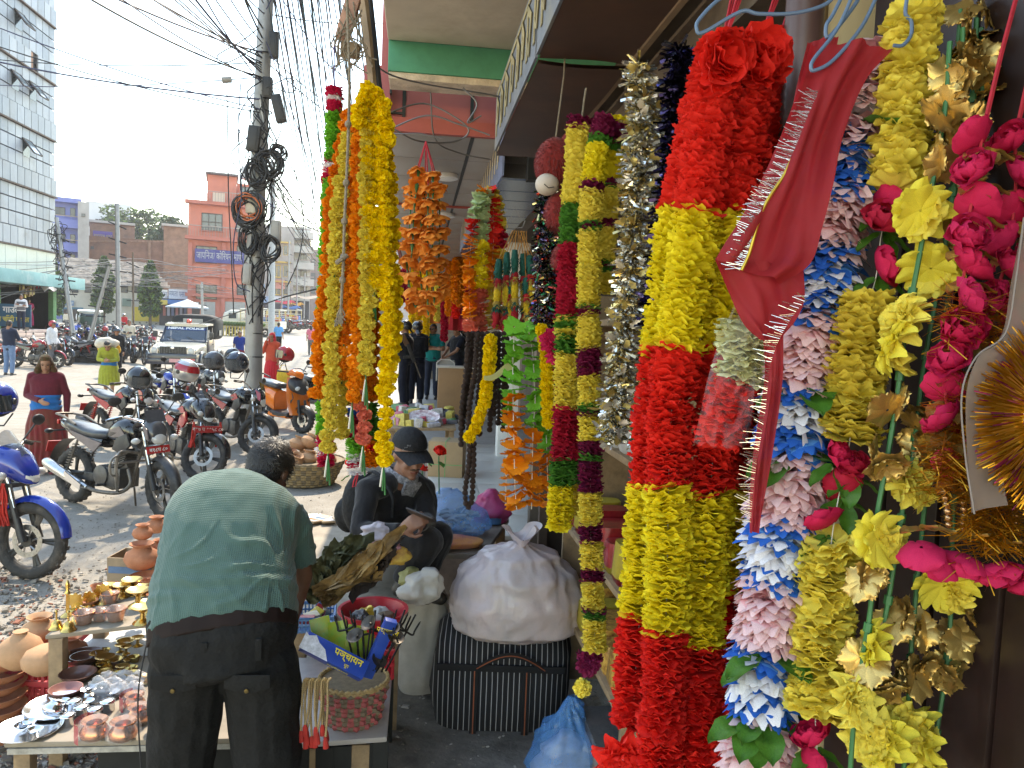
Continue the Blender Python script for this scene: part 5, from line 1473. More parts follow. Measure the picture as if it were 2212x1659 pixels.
hy=(at(950,1044,3.75)-JS['head']).normalized();hx=hy.cross(V((0,0,1))).normalized();hz=hx.cross(hy);HmS=Matrix((hx,hy,hz)).transposed()
phone_c=at(909,1113,3.68)
def sit_extra(t,JJ,Hm,g,q):
 c=MB();c.ell(q(0,-.012,.058),(.092,.108,.095),22,14,Hm)
 o=c.build('cap',mat('cap_black',(.008,.008,.010),.85,var=.2,bump=.3),t,ang=None)
 bm=bmesh.new();bm.from_mesh(o.data);inv=Hm.inverted()
 bmesh.ops.delete(bm,geom=[v for v in bm.verts if (inv @(v.co-JJ['head'])).z<.038],context='VERTS');bm.to_mesh(o.data);bm.free()
 br=MB();br.grid(lambda u,v:q((u-.5)*.19*(1-.25*v*v),.078+.105*v*(1-.9*(u-.5)**2)-.30*(u-.5)**2*(1-v),.052-.014*v-.55*(u-.5)**2*.16-.01*v*v),14,8)
 br.build('brim',mat('cap_black',(0,)*3),o,ang=None)
 for k,tx in enumerate(('THE','NORTH','MOUNTAIN')):
  me=text_mesh(tx,.013,'lettering',mat('cap_text',(.4,.4,.42),.7,var=0),.0004)
  for w_ in me.vertices:
   a=w_.co.x/.1;w_.co=q(.094*math.sin(a+.5),.098*math.cos(a+.5)-.008,.085-k*.014+w_.co.y)
  put('lettering',me,o)
 ck=mat('checked_shirt',(.08,.09,.12),.85,var=.5,scale=60,col2=(.3,.3,.33))
 fw=FD.normalized();sx=(JJ['sr']-JJ['sl']).normalized();nk=JJ['neck']
 c=MB();tg=(JJ['chest']-nk).normalized()
 cen=nk+fw*.10+tg*.05
 c.prism([(-.055,.045),(.055,.045),(.03,-.16),(0,-.2),(-.03,-.16)],.02,basis(sx,-tg,sx.cross(-tg)),cen);c.build('shirt_front',ck,t,bev=.004)
 c=MB();c.tube([nk+(sx*math.cos(a)*.066+fw*(math.sin(a)*.075+.012))+V((0,0,.03-.03*math.sin(a)))for a in [2*PI*i/16 for i in range(16)]],.016,8,closed=True,flat=1.6);c.build('collar',ck,t)
 c=MB();c.ell(q(0,-.05,.0),(.078,.058,.055),14,8,Hm);c.build('hair',hair_m,t)
 MB().tube([q(-.028,.088,-.046),q(0,.098,-.042),q(.028,.088,-.046)],[.002,.004,.002],6).build('moustache',hair_m,t)
 bp=MB();bk=-fw;c0=JJ['chest']+bk*.235+V((0,0,.0));
 bp.ell(c0+fw*.09,(.08,.13,.19),18,12,Matrix((fw,sx,V((0,0,1)))).transposed());bp.ell(c0+bk*.01-V((0,0,.07)),(.05,.10,.11),14,10,Matrix((fw,sx,V((0,0,1)))).transposed())
 remesh(bp,.012,'backpack',mat('backpack_black',(.014,.014,.015),.8,var=.3,bump=.4),t,smooth_it=2)
 for s in ('sl','sr'):MB().tube(spline([JJ[s]*.75+JJ['neck']*.25+V((0,0,.06))+bk*.08,JJ[s]*.75+JJ['neck']*.25+V((0,0,.075)),JJ[s]*.75+JJ['neck']*.25+fw*.11-V((0,0,.03)),JJ[s]*.75+JJ['chest']*.25+fw*.14-V((0,0,.1))],4),.016,6,flat=.5).build('strap',mat('backpack_black',(0,)*3),t)
hsp=dict(r=(V(phone_c)-JS['wr']+V((0,0,-.01)),V((-.3,-.9,.3)),.62),l=(V(phone_c)-JS['wl'],V((.6,.5,-.2)),.5))
person('seated man in a black jacket and cap looking at his phone',base,-37,J=JS,world=True,top=(jacket,'long',-.06,'jacket'),bottom=('trousers',jacket,1.1),sk=mat('skin_mid',(.27,.13,.085),.5,var=.12,scale=18),head=HmS,vox=.0075,detail=1,handspec=hsp,extra=sit_extra,hair=None,wr=.006,seed=4)
t=thing('phone','dark smartphone held by the seated man in the cap','phone',phone_c,rot=(R(-32),R(14),R(-24)))
MB().box((0,0,0),(.145,.072,.009)).build('phone_body',mat('phone_case',(.05,.035,.028),.35),t,bev=.004)
MB().box((0,0,.0052),(.135,.064,.001)).build('screen',mat('phone_screen',(.01,.01,.012),.08,var=0),t)
b=gp(100,1022,0)
skirt_m=cloth('patterned_skirt',(.28,.012,.03),col2=(.09,.035,.02),var=.4,scale=5)
arm_l=dict(wl=(-.02,.17,1.02),el=(-.25,.0,1.14),er=(.25,-.02,1.12),wr=(.27,.06,.90))
person('woman in a maroon top with a blue sash and patterned skirt',b,-82,1.5,dict(er=(.25,-.02,1.13),wr=(.02,.19,1.06),el=(-.26,-.03,1.14),wl=(-.27,.02,.87),head=(-.01,.05,1.58)),(maroon_c,'long',.0,'blouse'),('skirt',skirt_m,.13,.8),shoes=mat('sandal',(.2,.05,.06),.7),hair='long',sk=skin,head=(12,-14,0),wide=1.12,vox=.011,extra=both(sash(blue_s,-.02,.34,'sash',.03),scarf_head(cloth('scarf_olive',(.045,.05,.014),col2=(.09,.03,.015),scale=20),'headscarf',.10)),seed=7)
b=gp(236,866,0)
def load(t,JJ,Hm,g,q):
 c=MB();bk=JJ['neck']+V((.05,-.16,.12));c.ell(bk,(.27,.17,.15),16,10,(0,0,.2));remesh(c,.02,'bundle',cloth('sackcloth',(.55,.5,.42)),t,fn=lambda p,n:p+n*.03*nz(p,9))
 c=MB();c.ell(JJ['chest']+V((.02,-.2,.14)),(.25,.16,.2),16,10);remesh(c,.02,'yellow_sack',yellow_c,t,fn=lambda p,n:p+n*.02*nz(p,9))
 MB().tube(spline([q(-.085,-.06,.05),q(-.06,.06,.065),q(0,.09,.068),q(.06,.06,.065),q(.085,-.06,.05)],4),.014,6,flat=.4).build('head_strap',khaki,t)
person('woman in lime green carrying a bundle by a strap across her forehead',b,-78,1.55,dict(chest=(0,.10,1.18),neck=(0,.22,1.36),head=(0,.31,1.44),sl=(-.17,.18,1.32),sr=(.17,.18,1.32),el=(-.22,.2,1.08),er=(.22,.2,1.08),wl=(-.05,.36,1.06),wr=(.05,.37,1.08),al=(-.08,.12,.085),ar=(.09,-.12,.1),kl=(-.09,.12,.5),kr=(.09,.02,.48)),(green_c,'long',-.05,'kurta'),('skirt',green_c,.42,.4),hair='short',head=(0,-35,0),extra=both(load,sash(blue_s,.02,.22)),wide=1.08,seed=8)
MBx=None
b=gp(586,850,0)
person('woman in a red sari speaking on a phone',b,-105,1.7,dict(er=(.22,.10,1.16),wr=(.08,.17,1.50),wl=(-.24,.08,.95)),(cloth('orange_red',(.42,.06,.03)),'long',-.25,'kurta'),('skirt',red_c,.12,.2),hair='short',extra=scarf_head(red_c,'shawl',.55),head=(0,-5,0),seed=9)
p=at(612,812,21.3)
t=thing('shopping_bag','yellow shopping bag held by the woman in the red sari','bag',p)
MB().loft([(-.2,0,0,.17,.05,4),(.0,0,0,.18,.09,4),(.17,0,0,.14,.06,4)],16,axis='z').build('bag_body',mat('yellow_bag',(.62,.42,.02),.5,transl=.2),t);MB().tube([(-.1,0,.16),(-.05,0,.3),(.05,0,.3),(.1,0,.16)],.012,6).build('handle',mat('yellow_bag',(0,)*3),t)
b=gp(517,806,0)
person('woman in a blue vest walking behind the pole',b,-85,1.6,dict(kl=(-.09,.1,.5)),(cloth('vest_blue',(.02,.04,.22)),'short',-.05),('skirt',cloth('dress_dark_red',(.18,.02,.03)),.3,.3),seed=10)
person('man in a navy blazer and pale jeans seen from behind',gp(20,812,0),80,1.72,dict(el=(-.24,.1,1.14),wl=(-.12,.25,1.1),er=(.24,.1,1.14),wr=(.12,.25,1.1)),(navy,'long',-.22,'blazer'),('trousers',jeans),head=(0,-20,0),wide=1.1,seed=11)
person('man in a white hoodie wearing a red helmet',gp(113,800,0),-10,1.72,dict(wl=(-.2,.15,.92)),(white_c,'long',-.15,'hoodie'),('trousers',grey_c),hair=None,extra=worn_helmet(redp),seed=12)
person('man in a cream sweater and black trousers by the parked bikes',gp(279,776),-75,1.68,dict(er=(.22,.06,1.12),wr=(.06,.22,1.14)),(cream_c,'long',-.05,'sweater'),('trousers',black_c),seed=13)
person('person in a black jacket and helmet walking behind the load carrier',gp(252,815,0),-80,1.6,None,(black_c,'long',-.2,'jacket'),('trousers',black_c),hair=None,extra=worn_helmet(blk),seed=14)
TZ=1.09
person('man in a white shirt and dark vest with arms crossed on the terrace',gp(46,714,TZ),-70,1.72,dict(el=(-.24,.04,1.14),er=(.24,.04,1.14),wl=(.08,.18,1.22),wr=(-.08,.19,1.18)),(white_c,'long',-.02),('trousers',djeans),extra=sash(grey_c,.05,.8,'vest',.024),vox=.016,seed=15)
person('woman in a crimson sari standing on the terrace',gp(63,709,TZ),-60,1.6,dict(wl=(-.1,.2,1.0),wr=(.1,.2,1.0)),(crimson,'short',-.1,'blouse'),('skirt',crimson,.15,.5),hair='long',vox=.016,seed=16)
person('man in a dark waistcoat and cap at the back of the terrace',gp(88,689,TZ),-100,1.72,None,(grey_c,'long',-.1,'waistcoat'),('trousers',cloth('cloth_brown',(.05,.03,.02))),vox=.016,seed=17)
person('man in a dark shirt behind the woman in crimson',gp(78,686,TZ),90,1.72,None,(cloth('cloth_slate',(.03,.035,.05)),'long',-.05),('trousers',black_c),vox=.016,seed=18)
fp=[('traffic officer in a sky blue shirt seen from behind',601,765,85,1.7,(cloth('cloth_sky',(.09,.3,.6)),'short',.02),('trousers',black_c),'short',None),
      ('woman in a pink top and dark checked trousers',671,768,95,1.62,(pink_c,'short',-.1),('trousers',cloth('cloth_check',(.05,.05,.05),col2=(.2,.2,.2),scale=40)),'long',None),
      ('man in a dark blue shirt beside the woman in pink',684,764,80,1.7,(cloth('cloth_steel',(.04,.08,.16)),'long',-.05),('trousers',djeans),'short',None),
      ('woman in a maroon kurta crossing far down the street',631,716,0,1.6,(maroon_c,'long',-.3),('trousers',maroon_c),'bob',None),
      ('man in a white shirt walking far down the street',651,717,-60,1.7,(white_c,'short',-.02),('trousers',djeans),'short',None),
      ('child in yellow beside the white shirted walker',660,717,-70,1.25,(yellow_c,'short',-.1),('trousers',pink_c),'short',None),
      ('person in red by the far stalls',657,706,90,1.65,(red_c,'long',-.3),('trousers',red_c),'long',None),
      ('man in a white shirt seen from behind near the tempo',170,712,80,1.7,(white_c,'long',-.02),('trousers',grey_c),'short',None),
      ('man in a white shirt sitting out by the terrace corner',118,708,60,1.6,(white_c,'long',-.02),('trousers',khaki),'short',None),
      ('person in a pale shawl behind the crowded bikes',143,712,100,1.62,(cream_c,'long',-.2),('trousers',grey_c),'short',None),
      ('rider in a bright yellow jacket going up the road',347,707,75,1.7,(yellow_c,'long',-.1,'jacket'),('trousers',yellow_c),None,worn_helmet(blk)),
      ('person in a red jacket and white helmet among the back bikes',268,726,-90,1.65,(red_c,'long',-.1,'jacket'),('trousers',black_c),None,worn_helmet(silp)),
      ('man in a dark jacket near the columnar tree',250,704,-80,1.7,(navy,'long',-.1,'jacket'),('trousers',black_c),'short',None),
      ('man in a grey shirt by the blue doors',208,706,-80,1.7,(grey_c,'long',-.05),('trousers',djeans),'short',None),
      ('woman in a teal shawl by the yellow wall',290,703,-80,1.6,(teal_c,'long',-.2),('trousers',teal_c),'long',None)]
for k,(lb,px,py,fd,h,tp,bt,hr,ex)in enumerate(fp):
 person(lb,gp(px,py),fd,h,dict(kl=(-.09,.10,.5),al=(-.09,.15,.085),ar=(.09,-.14,.10),kr=(.09,.0,.49)),tp,bt,hair=hr,extra=ex,vox=.02,detail=0,seed=20+k)
uni=cloth('police_navy',(.008,.010,.022));PZ=.385
def riot(back=False):
 def f(t,JJ,Hm,g,q):
  c=MB();c.ell(q(0,-.012,.035),(.115*g,.135*g,.125*g),18,12,Hm);o=c.build('helmet',mat('riot_helmet',(.02,.02,.022),.15,var=.1,coat=.5),t,ang=None)
  bm=bmesh.new();bm.from_mesh(o.data);inv=Hm.inverted()
  bmesh.ops.delete(bm,geom=[v for v in bm.verts if (lambda l:(l.y>.05*g and l.z<.05*g)or l.z<-.05*g)(inv @(v.co-JJ['head']))],context='VERTS');bm.to_mesh(o.data);bm.free()
  MB().grid(lambda u,v:q(.125*math.sin(R(-65+130*u)),.14*math.cos(R(-65+130*u))+.01,.09+.09*v),12,4).build('visor',HV,o)
  MB().tube(spline([q(0,-.1,-.02),q(0,-.17,-.10),q(0,-.22,-.12)],4),[.05*g]*8+[.03*g],8,flat=.4).build('neck_guard',mat('riot_helmet',(0,)*3),o)
  c=MB();torso(c,JJ,.08,.9,.035*g,g,g);remesh(c,.014,'vest',cloth('vest_dark',(.012,.013,.018)),t,fn=lambda p,n:p+n*.008*nz(p,20))
 return f
person('riot policeman with a rifle slung across his back, facing left',atZ(872,878,PZ),165,1.74,dict(el=(-.22,.1,1.14),wl=(-.1,.25,1.15),er=(.22,.1,1.14),wr=(.06,.25,1.12)),(uni,'long',-.05,'uniform'),('trousers',uni,1.2),hair=None,extra=riot(),seed=41)
person('riot policeman standing behind the one with the rifle',atZ(897,872,PZ),100,1.74,dict(el=(-.22,.1,1.14),wl=(-.1,.25,1.15),er=(.22,.1,1.14),wr=(.1,.25,1.15)),(uni,'long',-.05,'uniform'),('trousers',uni,1.2),hair=None,extra=riot(),seed=42)
p=atZ(872,878,PZ)+V((.12,-.27,1.12))
t=thing('rifle','dark rifle slung behind the riot policeman','rifle',p,rot=(0,R(68),R(10)))
MB().box((0,0,0),(.4,.04,.07)).build('receiver',black_plastic,t,bev=.006);MB().tube([(.2,0,.01),(.55,0,.01)],.012,8).build('barrel',dusty_metal,t);MB().box((-.3,0,-.03),(.26,.035,.1),(0,R(-8),0)).build('stock',mat('stock_wood',(.12,.06,.03),.5),t,bev=.008);MB().box((.05,0,-.1),(.06,.025,.16),(0,R(15),0)).build('magazine',black_plastic,t)
def shades(t,JJ,Hm,g,q):
 for s in (-1,1):MB().ell(q(s*.032,.092,.004),(.024*g,.006*g,.017*g),12,8,Hm).build('sunglass_lens',HD,t)
 MB().tube([q(-.075,.01,.01),q(-.06,.085,.012),q(.06,.085,.012),q(.075,.01,.01)],.003*g,5).build('sunglass_frame',black_plastic,t)
 c=MB();c.tube([JJ['neck']+V((.07*g*math.cos(a),.068*g*math.sin(a)+.005,.015))for a in [2*PI*i/16 for i in range(16)]],.014,6,closed=True);c.build('collar',teal_c,t)
person('man in a teal polo shirt and sunglasses with folded arms',atZ(931,862,PZ),-95,1.73,dict(el=(-.25,.04,1.14),er=(.25,.04,1.14),wl=(.10,.18,1.20),wr=(-.10,.19,1.15)),(teal_c,'short',-.1,'polo_shirt'),('trousers',djeans),head=(-18,0,0),wide=1.1,vox=.011,extra=shades,seed=43)
person('policeman resting both hands on a clear shield behind the counter',atZ(984,868,PZ),-150,1.72,dict(el=(-.2,.15,1.14),wl=(-.04,.32,1.0),er=(.2,.15,1.14),wr=(.04,.34,1.02)),(uni,'short',-.05,'uniform'),('trousers',uni),hair=None,extra=riot(),seed=44)
person('policeman in a dark cap behind the shield bearer',atZ(1000,862,PZ)+V((.0,.7,0)),-140,1.76,dict(wl=(-.05,.2,.95),wr=(.05,.2,.95)),(uni,'long',-.05,'uniform'),('trousers',uni),seed=45)
p=at(962,800,15.0)
t=thing('riot_shield','clear plastic riot shield standing on the counter','shield',p)
MB().grid(lambda u,v:V(((u-.5)*.34,.04*math.cos((u-.5)*PI),(v-.5)*.42*(1-.25*abs(u-.5)**2))),10,8).build('shield_pane',mat('clear_shield',(.45,.48,.5),.1,alpha=.5,var=0),t);MB().tube([(-.17,0,-.21),(-.17,0,.15),(-.08,0,.21),(.08,0,.21),(.17,0,.15),(.17,0,-.21)],.012,6).build('rim',mat('clear_shield_rim',(.5,.5,.5),.3),t)
def petal_mat(name,c,**k):
 k.setdefault('var',.16);k.setdefault('scale',40);k.setdefault('transl',.2)
 return mat(name,c,.75,spec=.25,**k)
p_red=petal_mat('petal_red',(.84,.032,.022));p_yel=petal_mat('petal_yellow',(.94,.76,.04));p_lem=petal_mat('petal_lemon',(.90,.74,.12));p_oli=petal_mat('petal_olive_yellow',(.74,.58,.08));p_ora=petal_mat('petal_orange',(.85,.27,.01));p_mar=petal_mat('petal_marigold',(.92,.64,.012));p_crim=petal_mat('petal_crimson',(.52,.015,.05));p_maroon=petal_mat('petal_maroon',(.20,.01,.06));p_grn=petal_mat('petal_green',(.08,.26,.035));p_lime=petal_mat('petal_lime',(.20,.55,.05));p_pink=petal_mat('petal_pink',(.9,.5,.52));p_white=petal_mat('petal_white',(.82,.79,.81));p_blue=petal_mat('petal_blue',(.02,.14,.55));p_blue_t=petal_mat('petal_blue_pale',(.10,.32,.70));p_pinkw=petal_mat('petal_pink_pale',(.86,.60,.60));p_rose=petal_mat('petal_rose',(.6,.014,.075));p_mag=petal_mat('petal_magenta',(.64,.02,.10));p_coral=petal_mat('petal_coral',(.75,.19,.13));p_wg=petal_mat('petal_white_green',(.55,.68,.38));p_cream=petal_mat('petal_cream',(.72,.70,.38));p_apri=petal_mat('petal_apricot',(.80,.27,.04));leaf_g=mat('cloth_leaf',(.07,.20,.02),.5,var=.25,scale=30,transl=.25);stem_g=mat('green_stem',(.035,.16,.05),.5,var=.2);gold_foil=mat('gold_foil_fabric',(.62,.40,.12),.34,.75,.3,40);thread_w=mat('white_thread',(.65,.62,.55),.9);red_cord=mat('red_cord',(.42,.015,.03),.8,var=.25,scale=60)
_mc={}
def ruffle(seed,n=64,amp=.115,cone=.10,serr=.055,wav=9):
 r=random.Random(seed);ph=[r.uniform(0,6.28)for _ in range(6)];rr=(.10,.42,.72,.9,1.0);vs=[]
 cut=[r.uniform(.0,1)for _ in range(n)]
 for i,q in enumerate(rr):
  for j in range(n):
   a=2*PI*j/n
   z=-cone*q*q+amp*q**2*(math.sin(wav*a+ph[0])+.6*math.sin((wav+3)*a+ph[1])+.4*math.sin(2*a+ph[2]))*.6
   rad=q*(1+.07*math.sin(3*a+ph[3])+.05*math.sin(7*a+ph[4]))
   if i==4:rad *=1-serr*(j%2)-.10*(cut[j]>.88);z+=r.uniform(-.03,.03)
   vs.append((rad*math.cos(a),rad*math.sin(a),z))
 fs=[(i*n+j,i*n+(j+1)%n,(i+1)*n+(j+1)%n,(i+1)*n+j)for i in range(4)for j in range(n)]
 if n==64:
  v2,f2,_=ruffle(seed+91,56,amp,cone*2.2,serr,wav-1);o=len(vs);vs+=[(x*.9,y*.9,z-.12)for x,y,z in v2];fs+=[tuple(o+i for i in q)for q in f2]
 return vs,fs,None
def whorl(seed,k=18,L=1.0,w=.235,lift=.35,tip=True):
 r=random.Random(seed);vs=[];fs=[];mi=[]
 for i in range(k):
  a=2*PI*(i+r.uniform(-.25,.25))/k;li=lift+r.uniform(-.35,.3);Lx=L*r.uniform(.85,1.1);tw=r.uniform(-.5,.5)
  pr=((.15,.3,0),(.5,.85,.02),(.8,.75,.12),(1.0,.12,.34));o=len(vs)
  for (t_,ww,cu)in pr:
   for s in (-1,0,1):
    x=t_*Lx;y=s*ww*w;z=-li*t_*.6+cu*.9-(.10*(1-abs(s))*(1-t_))+tw*y
    vs.append((x*math.cos(a)-y*math.sin(a),x*math.sin(a)+y*math.cos(a),z))
  for q in range(3):
   for s in range(2):
    fs.append((o+q*3+s,o+q*3+s+1,o+q*3+s+4,o+q*3+s+3));mi.append(1 if q==2 else 0)
 if k==18:
  v2,f2,m2=whorl(seed+7,15,L*.9,w,lift+.35);o=len(vs);vs+=[(x,y,z-.14)for x,y,z in v2];fs+=[tuple(o+i for i in q)for q in f2];mi+=m2
 return vs,fs,mi
def pompom(seed,k=74):
 r=random.Random(seed);vs=[];fs=[]
 for i in range(k):
  zz=1-2*(i+.5)/k;ph=i*2.39996+r.uniform(-.2,.2);q=math.sqrt(1-zz*zz)
  d=V((q*math.cos(ph),q*math.sin(ph),zz));a=d.orthogonal().normalized();a.rotate(Matrix.Rotation(r.uniform(0,6.28),3,d));b=d.cross(a)
  w=r.uniform(.24,.34);L=r.uniform(.9,1.08);o=len(vs);f_=r.uniform(.10,.3)
  vs+=[d*.35,d*L*.82+a*w-b*f_*.5,d*L+a*w*.55+b*f_*.6,d*L*1.04+b*f_*.2-a*.0,d*L-a*w*.55+b*f_,d*L*.82-a*w-b*f_*.3]
  fs+=[(o,o+1,o+2),(o,o+2,o+3),(o,o+3,o+4),(o,o+4,o+5)]
 b=MB();b.ell((0,0,0),.66,10,6);o=len(vs);vs+=[V(x)for x in b.v];fs+=[tuple(o+i for i in f)for f in b.f]
 return vs,fs,None
def flower(seed,layers=((6,1.0,.55,-.1),(6,.8,.5,.3),(5,.5,.4,.7)),notch=.0,cup=.2):
 r=random.Random(seed);vs=[];fs=[]
 for (k,L,w,lift)in layers:
  off=r.uniform(0,6)
  for i in range(k):
   a=off+2*PI*i/k+r.uniform(-.12,.12);lf=lift+r.uniform(-.15,.15);o=len(vs);nr,ns=6,7;LL=L*r.uniform(.9,1.1)
   for q in range(nr):
    t_=q/(nr-1);ww=w*LL*math.sin(PI*(.08+.80*t_**.85))**.7
    for s in range(ns):
     y=(s/(ns-1)-.5)*2
     x=LL*(.06+t_*(.94-notch*(abs(math.sin(y*5))*.12 if t_>.8 else 0)-.16*y*y*t_));yy=y*ww
     el=lf*(t_**.8)+cup*y*y*.5+.05*math.sin(y*7+i)*t_;bend=-.18*t_*t_*(1 if lf>.2 else .6)
     X=x*math.cos(el*.9);Z=x*math.sin(el*.9)+bend+cup*.35*y*y
     Z+=.09*t_*nz((X*3,yy*3,i+off),1.4);vs.append((X*math.cos(a)-yy*math.sin(a),X*math.sin(a)+yy*math.cos(a),Z))
   fs+=[(o+q*ns+s,o+q*ns+s+1,o+(q+1)*ns+s+1,o+(q+1)*ns+s)for q in range(nr-1)for s in range(ns-1)]
 return vs,fs,None
def rose(seed):return flower(seed,((5,1.0,.62,.62),(5,1.0,.60,.98),(4,.95,.52,1.25),(3,.85,.46,1.5)),0,.42)
def bloom(seed):return flower(seed,((8,1.0,.36,-.35),(9,.98,.34,.0),(8,.85,.34,.38),(6,.65,.32,.75),(4,.42,.3,1.1)),0,.3)
def goldfl(seed):return flower(seed,((6,1.0,.42,.30),(6,.9,.4,.55)),1.0,.15)
def cupfl(seed):
 v,f,m=ruffle(seed,36,.16,-.35,.05,6);v2,f2,_=ruffle(seed+50,28,.2,-.75,.05,5);o=len(v)
 return v+[(x*.8,y*.8,z)for x,y,z in v2],f+[tuple(o+i for i in q)for q in f2],None
def gerb(seed):return flower(seed,((8,1.0,.46,.12),),.6,.12)
def leafshape(seed):
 r=random.Random(seed);vs=[];fs=[];nr,ns=9,5
 for q in range(nr):
  t_=q/(nr-1);w=.30*math.sin(PI*min(1,t_*.93+.04))**.8
  for s in range(ns):
   y=(s/(ns-1)-.5)*2;vs.append((t_,y*w*(1+.06*((q*7+s)%2)),-.28*t_*t_+.10*abs(y)+.03*math.sin(t_*14)))
 fs=[(q*ns+s,q*ns+s+1,(q+1)*ns+s+1,(q+1)*ns+s)for q in range(nr-1)for s in range(ns-1)]
 return vs,fs,None
def fern(seed):
 vs=[];fs=[]
 def blade(p,d,L,w):
  o=len(vs);n_=V((-d.y,d.x,0));p=V(p)
  vs.extend([p,p+d*L*.5+n_*w,p+d*L,p+d*L*.5-n_*w]);fs.append((o,o+1,o+2,o+3))
 blade((0,0,0),V((1,0,0)),1.0,.10)
 for k in range(4):
  for s in (-1,1):blade((.12+k*.19,0,0),V((.75,s*.66,.1)).normalized(),.40-.05*k,.085)
 return [tuple(v)for v in vs],fs,None
SHAPES=dict(ruffle=ruffle,whorl=whorl,pompom=pompom,rose=rose,bloom=bloom,gold=goldfl,cup=cupfl,gerb=gerb,leaf=leafshape,fern=fern)
def fm(shape,m,var=0,m2=None,**k):
 key=(shape,m.name,var,m2.name if m2 else None)
 if key not in _mc:
  v,f,mi=SHAPES[shape](var*13+5,**k)
  b=MB();b.add(v,f)
  if mi and m2:b.mi=list(mi)
  _mc[key]=b.mesh(shape,[m]+([m2]if m2 else []),True,False,None)
 return _mc[key]
def resample(pts,step):
 out=[(pts[0],(pts[1]-pts[0]).normalized())];acc=0
 st=step(0)if callable(step)else step
 tot=sum((pts[i+1]-pts[i]).length for i in range(len(pts)-1));done=0
 for i in range(len(pts)-1):
  a,b=pts[i],pts[i+1];L=(b-a).length;d=(b-a)/max(L,1e-9);x=0
  while x+(st-acc)<=L:
   x+=st-acc;acc=0;done+=st
   out.append((a+d*x,d))
   if callable(step):st=step(done/tot)
  acc+=L-x
 return out
def frame(d,r,tilt=.15):
 z=(d+V((r.gauss(0,tilt),r.gauss(0,tilt),r.gauss(0,tilt)))).normalized()
 x=z.orthogonal().normalized();x.rotate(Matrix.Rotation(r.uniform(0,6.283),3,z));y=z.cross(x)
 return x,y,z
def string_on(root,path,step,pick,seed=0,tilt=.12,jit=.0,pushf=0.):
 r=random.Random(seed);o0=root.location
 sm=resample(path,step)
 n=len(sm)
 for i,(p,d)in enumerate(sm):
  q=pick(i/max(1,n-1),p,r)
  if q is None:continue
  me,rad,nm=q[0],q[1],q[2]
  x,y,z=frame(-d if (len(q)>3 and q[3])else d,r,tilt);zs=q[4]if len(q)>4 else 1
  k=rad*r.uniform(.92,1.08)
  pj=p+V((r.gauss(0,jit),r.gauss(0,jit),0))-o0
  put(nm,me,root,m=basis(x*k,y*k,z*k*zs,pj))
def core(root,path,m,rad,name='string'):
 MB().tube([p-root.location for p in path],rad,6).build(name,m,root)
def pyof(p):
 d=p-CAM;return 829.5-FP*d.dot(up)/d.dot(fwd)
def garland(name,label,P,d,k=6,group=None,cat='garland',sm=6):
 pts=spline([at(x,y,d if len(q)==0 else q[0])for (x,y,*q)in P],sm)
 t=thing(name,label,cat,pts[0],group=group)
 return t,pts
def banded(secs,rad,shape='ruffle',nv=5,name='flower_disc',m2=None,flip=False):
 def pick(s,p,r):
  y=pyof(p)
  for (ye,m)in secs:
   if y<=ye:break
  if m is None:return None
  if isinstance(m,list):m=r.choice(m)
  rr=rad(s)if callable(rad)else rad
  sh=shape;mm2=None
  if isinstance(m,tuple):sh,m,mm2,k=m;rr *=k
  return fm(sh,m,r.randrange(nv),mm2),rr,name,flip
 return pick
GM='marigold garlands bunched on the rope'
mgs=[('orange marigold garland at the street side of the bunch',p_ora,[(752,250),(722,400),(703,600),(692,720),(686,850)],2.24),
       ('olive yellow marigold garland with a long free tail',p_oli,[(755,300),(736,420),(722,600),(717,760),(712,900),(708,985)],2.16),
       ('orange marigold garland hanging behind the rope end',p_ora,[(768,240),(762,400),(752,600),(744,720),(738,830)],2.18),
       ('orange marigold garland right of the rope',p_ora,[(775,250),(776,420),(772,600),(768,760),(760,880)],2.14),
       ('orange marigold garland deep in the bunch beside the yellow tail',p_ora,[(790,420),(806,560),(806,700),(800,860)],2.24),
       ('olive yellow marigold garland in the middle of the bunch',p_oli,[(790,215),(792,380),(792,520),(794,680),(790,820)],2.12),
       ('short yellow marigold garland with a green tied end',p_mar,[(796,202),(799,330),(802,470),(808,630)],2.12),
       ('long yellow marigold garland reaching to the seated man',p_mar,[(808,205),(822,320),(830,480),(836,640),(838,800),(832,900),(828,1005)],2.12),
       ('yellow marigold garland at the arcade side of the bunch',p_mar,[(814,215),(836,340),(846,500),(852,660),(846,790)],2.2),
       ('orange marigold garland filling the heart of the bunch',p_ora,[(770,245),(782,420),(783,600),(779,760),(775,850)],2.17),('orange marigold garland between the two olive ones',p_ora,[(758,262),(746,420),(734,600),(728,740),(722,838)],2.22),
       ('dull olive marigold garland low at the back of the bunch',p_oli,[(748,820),(738,880),(742,950)],2.22),
       ('short mixed orange marigold tail with green ribbons',p_coral,[(770,850),(786,900),(784,965)],2.16)]
for k,(lb,m,P,d)in enumerate(mgs):
 t,pts=garland('marigold_garland',lb,P,d,group=GM)
 core(t,pts,stem_g,.002)
 mm=[m,m,m,petal_mat('petal_orange_deep',(.78,.20,.008))]if m is p_ora else [m]
 string_on(t,pts,.0325 if m is not p_oli else .031,lambda s,p,r,mm=mm:(fm('pompom',r.choice(mm),r.randrange(6)),.0250*r.uniform(.9,1.1),'pompom',False,.74),seed=k,tilt=.22,jit=.0026)
 e=pts[-1]
 if k in (1,6,7,3,5,12):
  for s in range(3):MB().tube([e-t.location,e-t.location+V((.004*(s-1),0,-.03)),e-t.location+V((.007*(s-1),.003*s,-.06-.012*s))],.0028,5).build('ribbon_end',stem_g if s else thread_w,t)
t,pts=garland('marigold_garland','yellow marigold loop gathered over the top of the bunch',[(776,262),(790,205),(808,195),(824,225),(834,300)],2.1,group=GM)
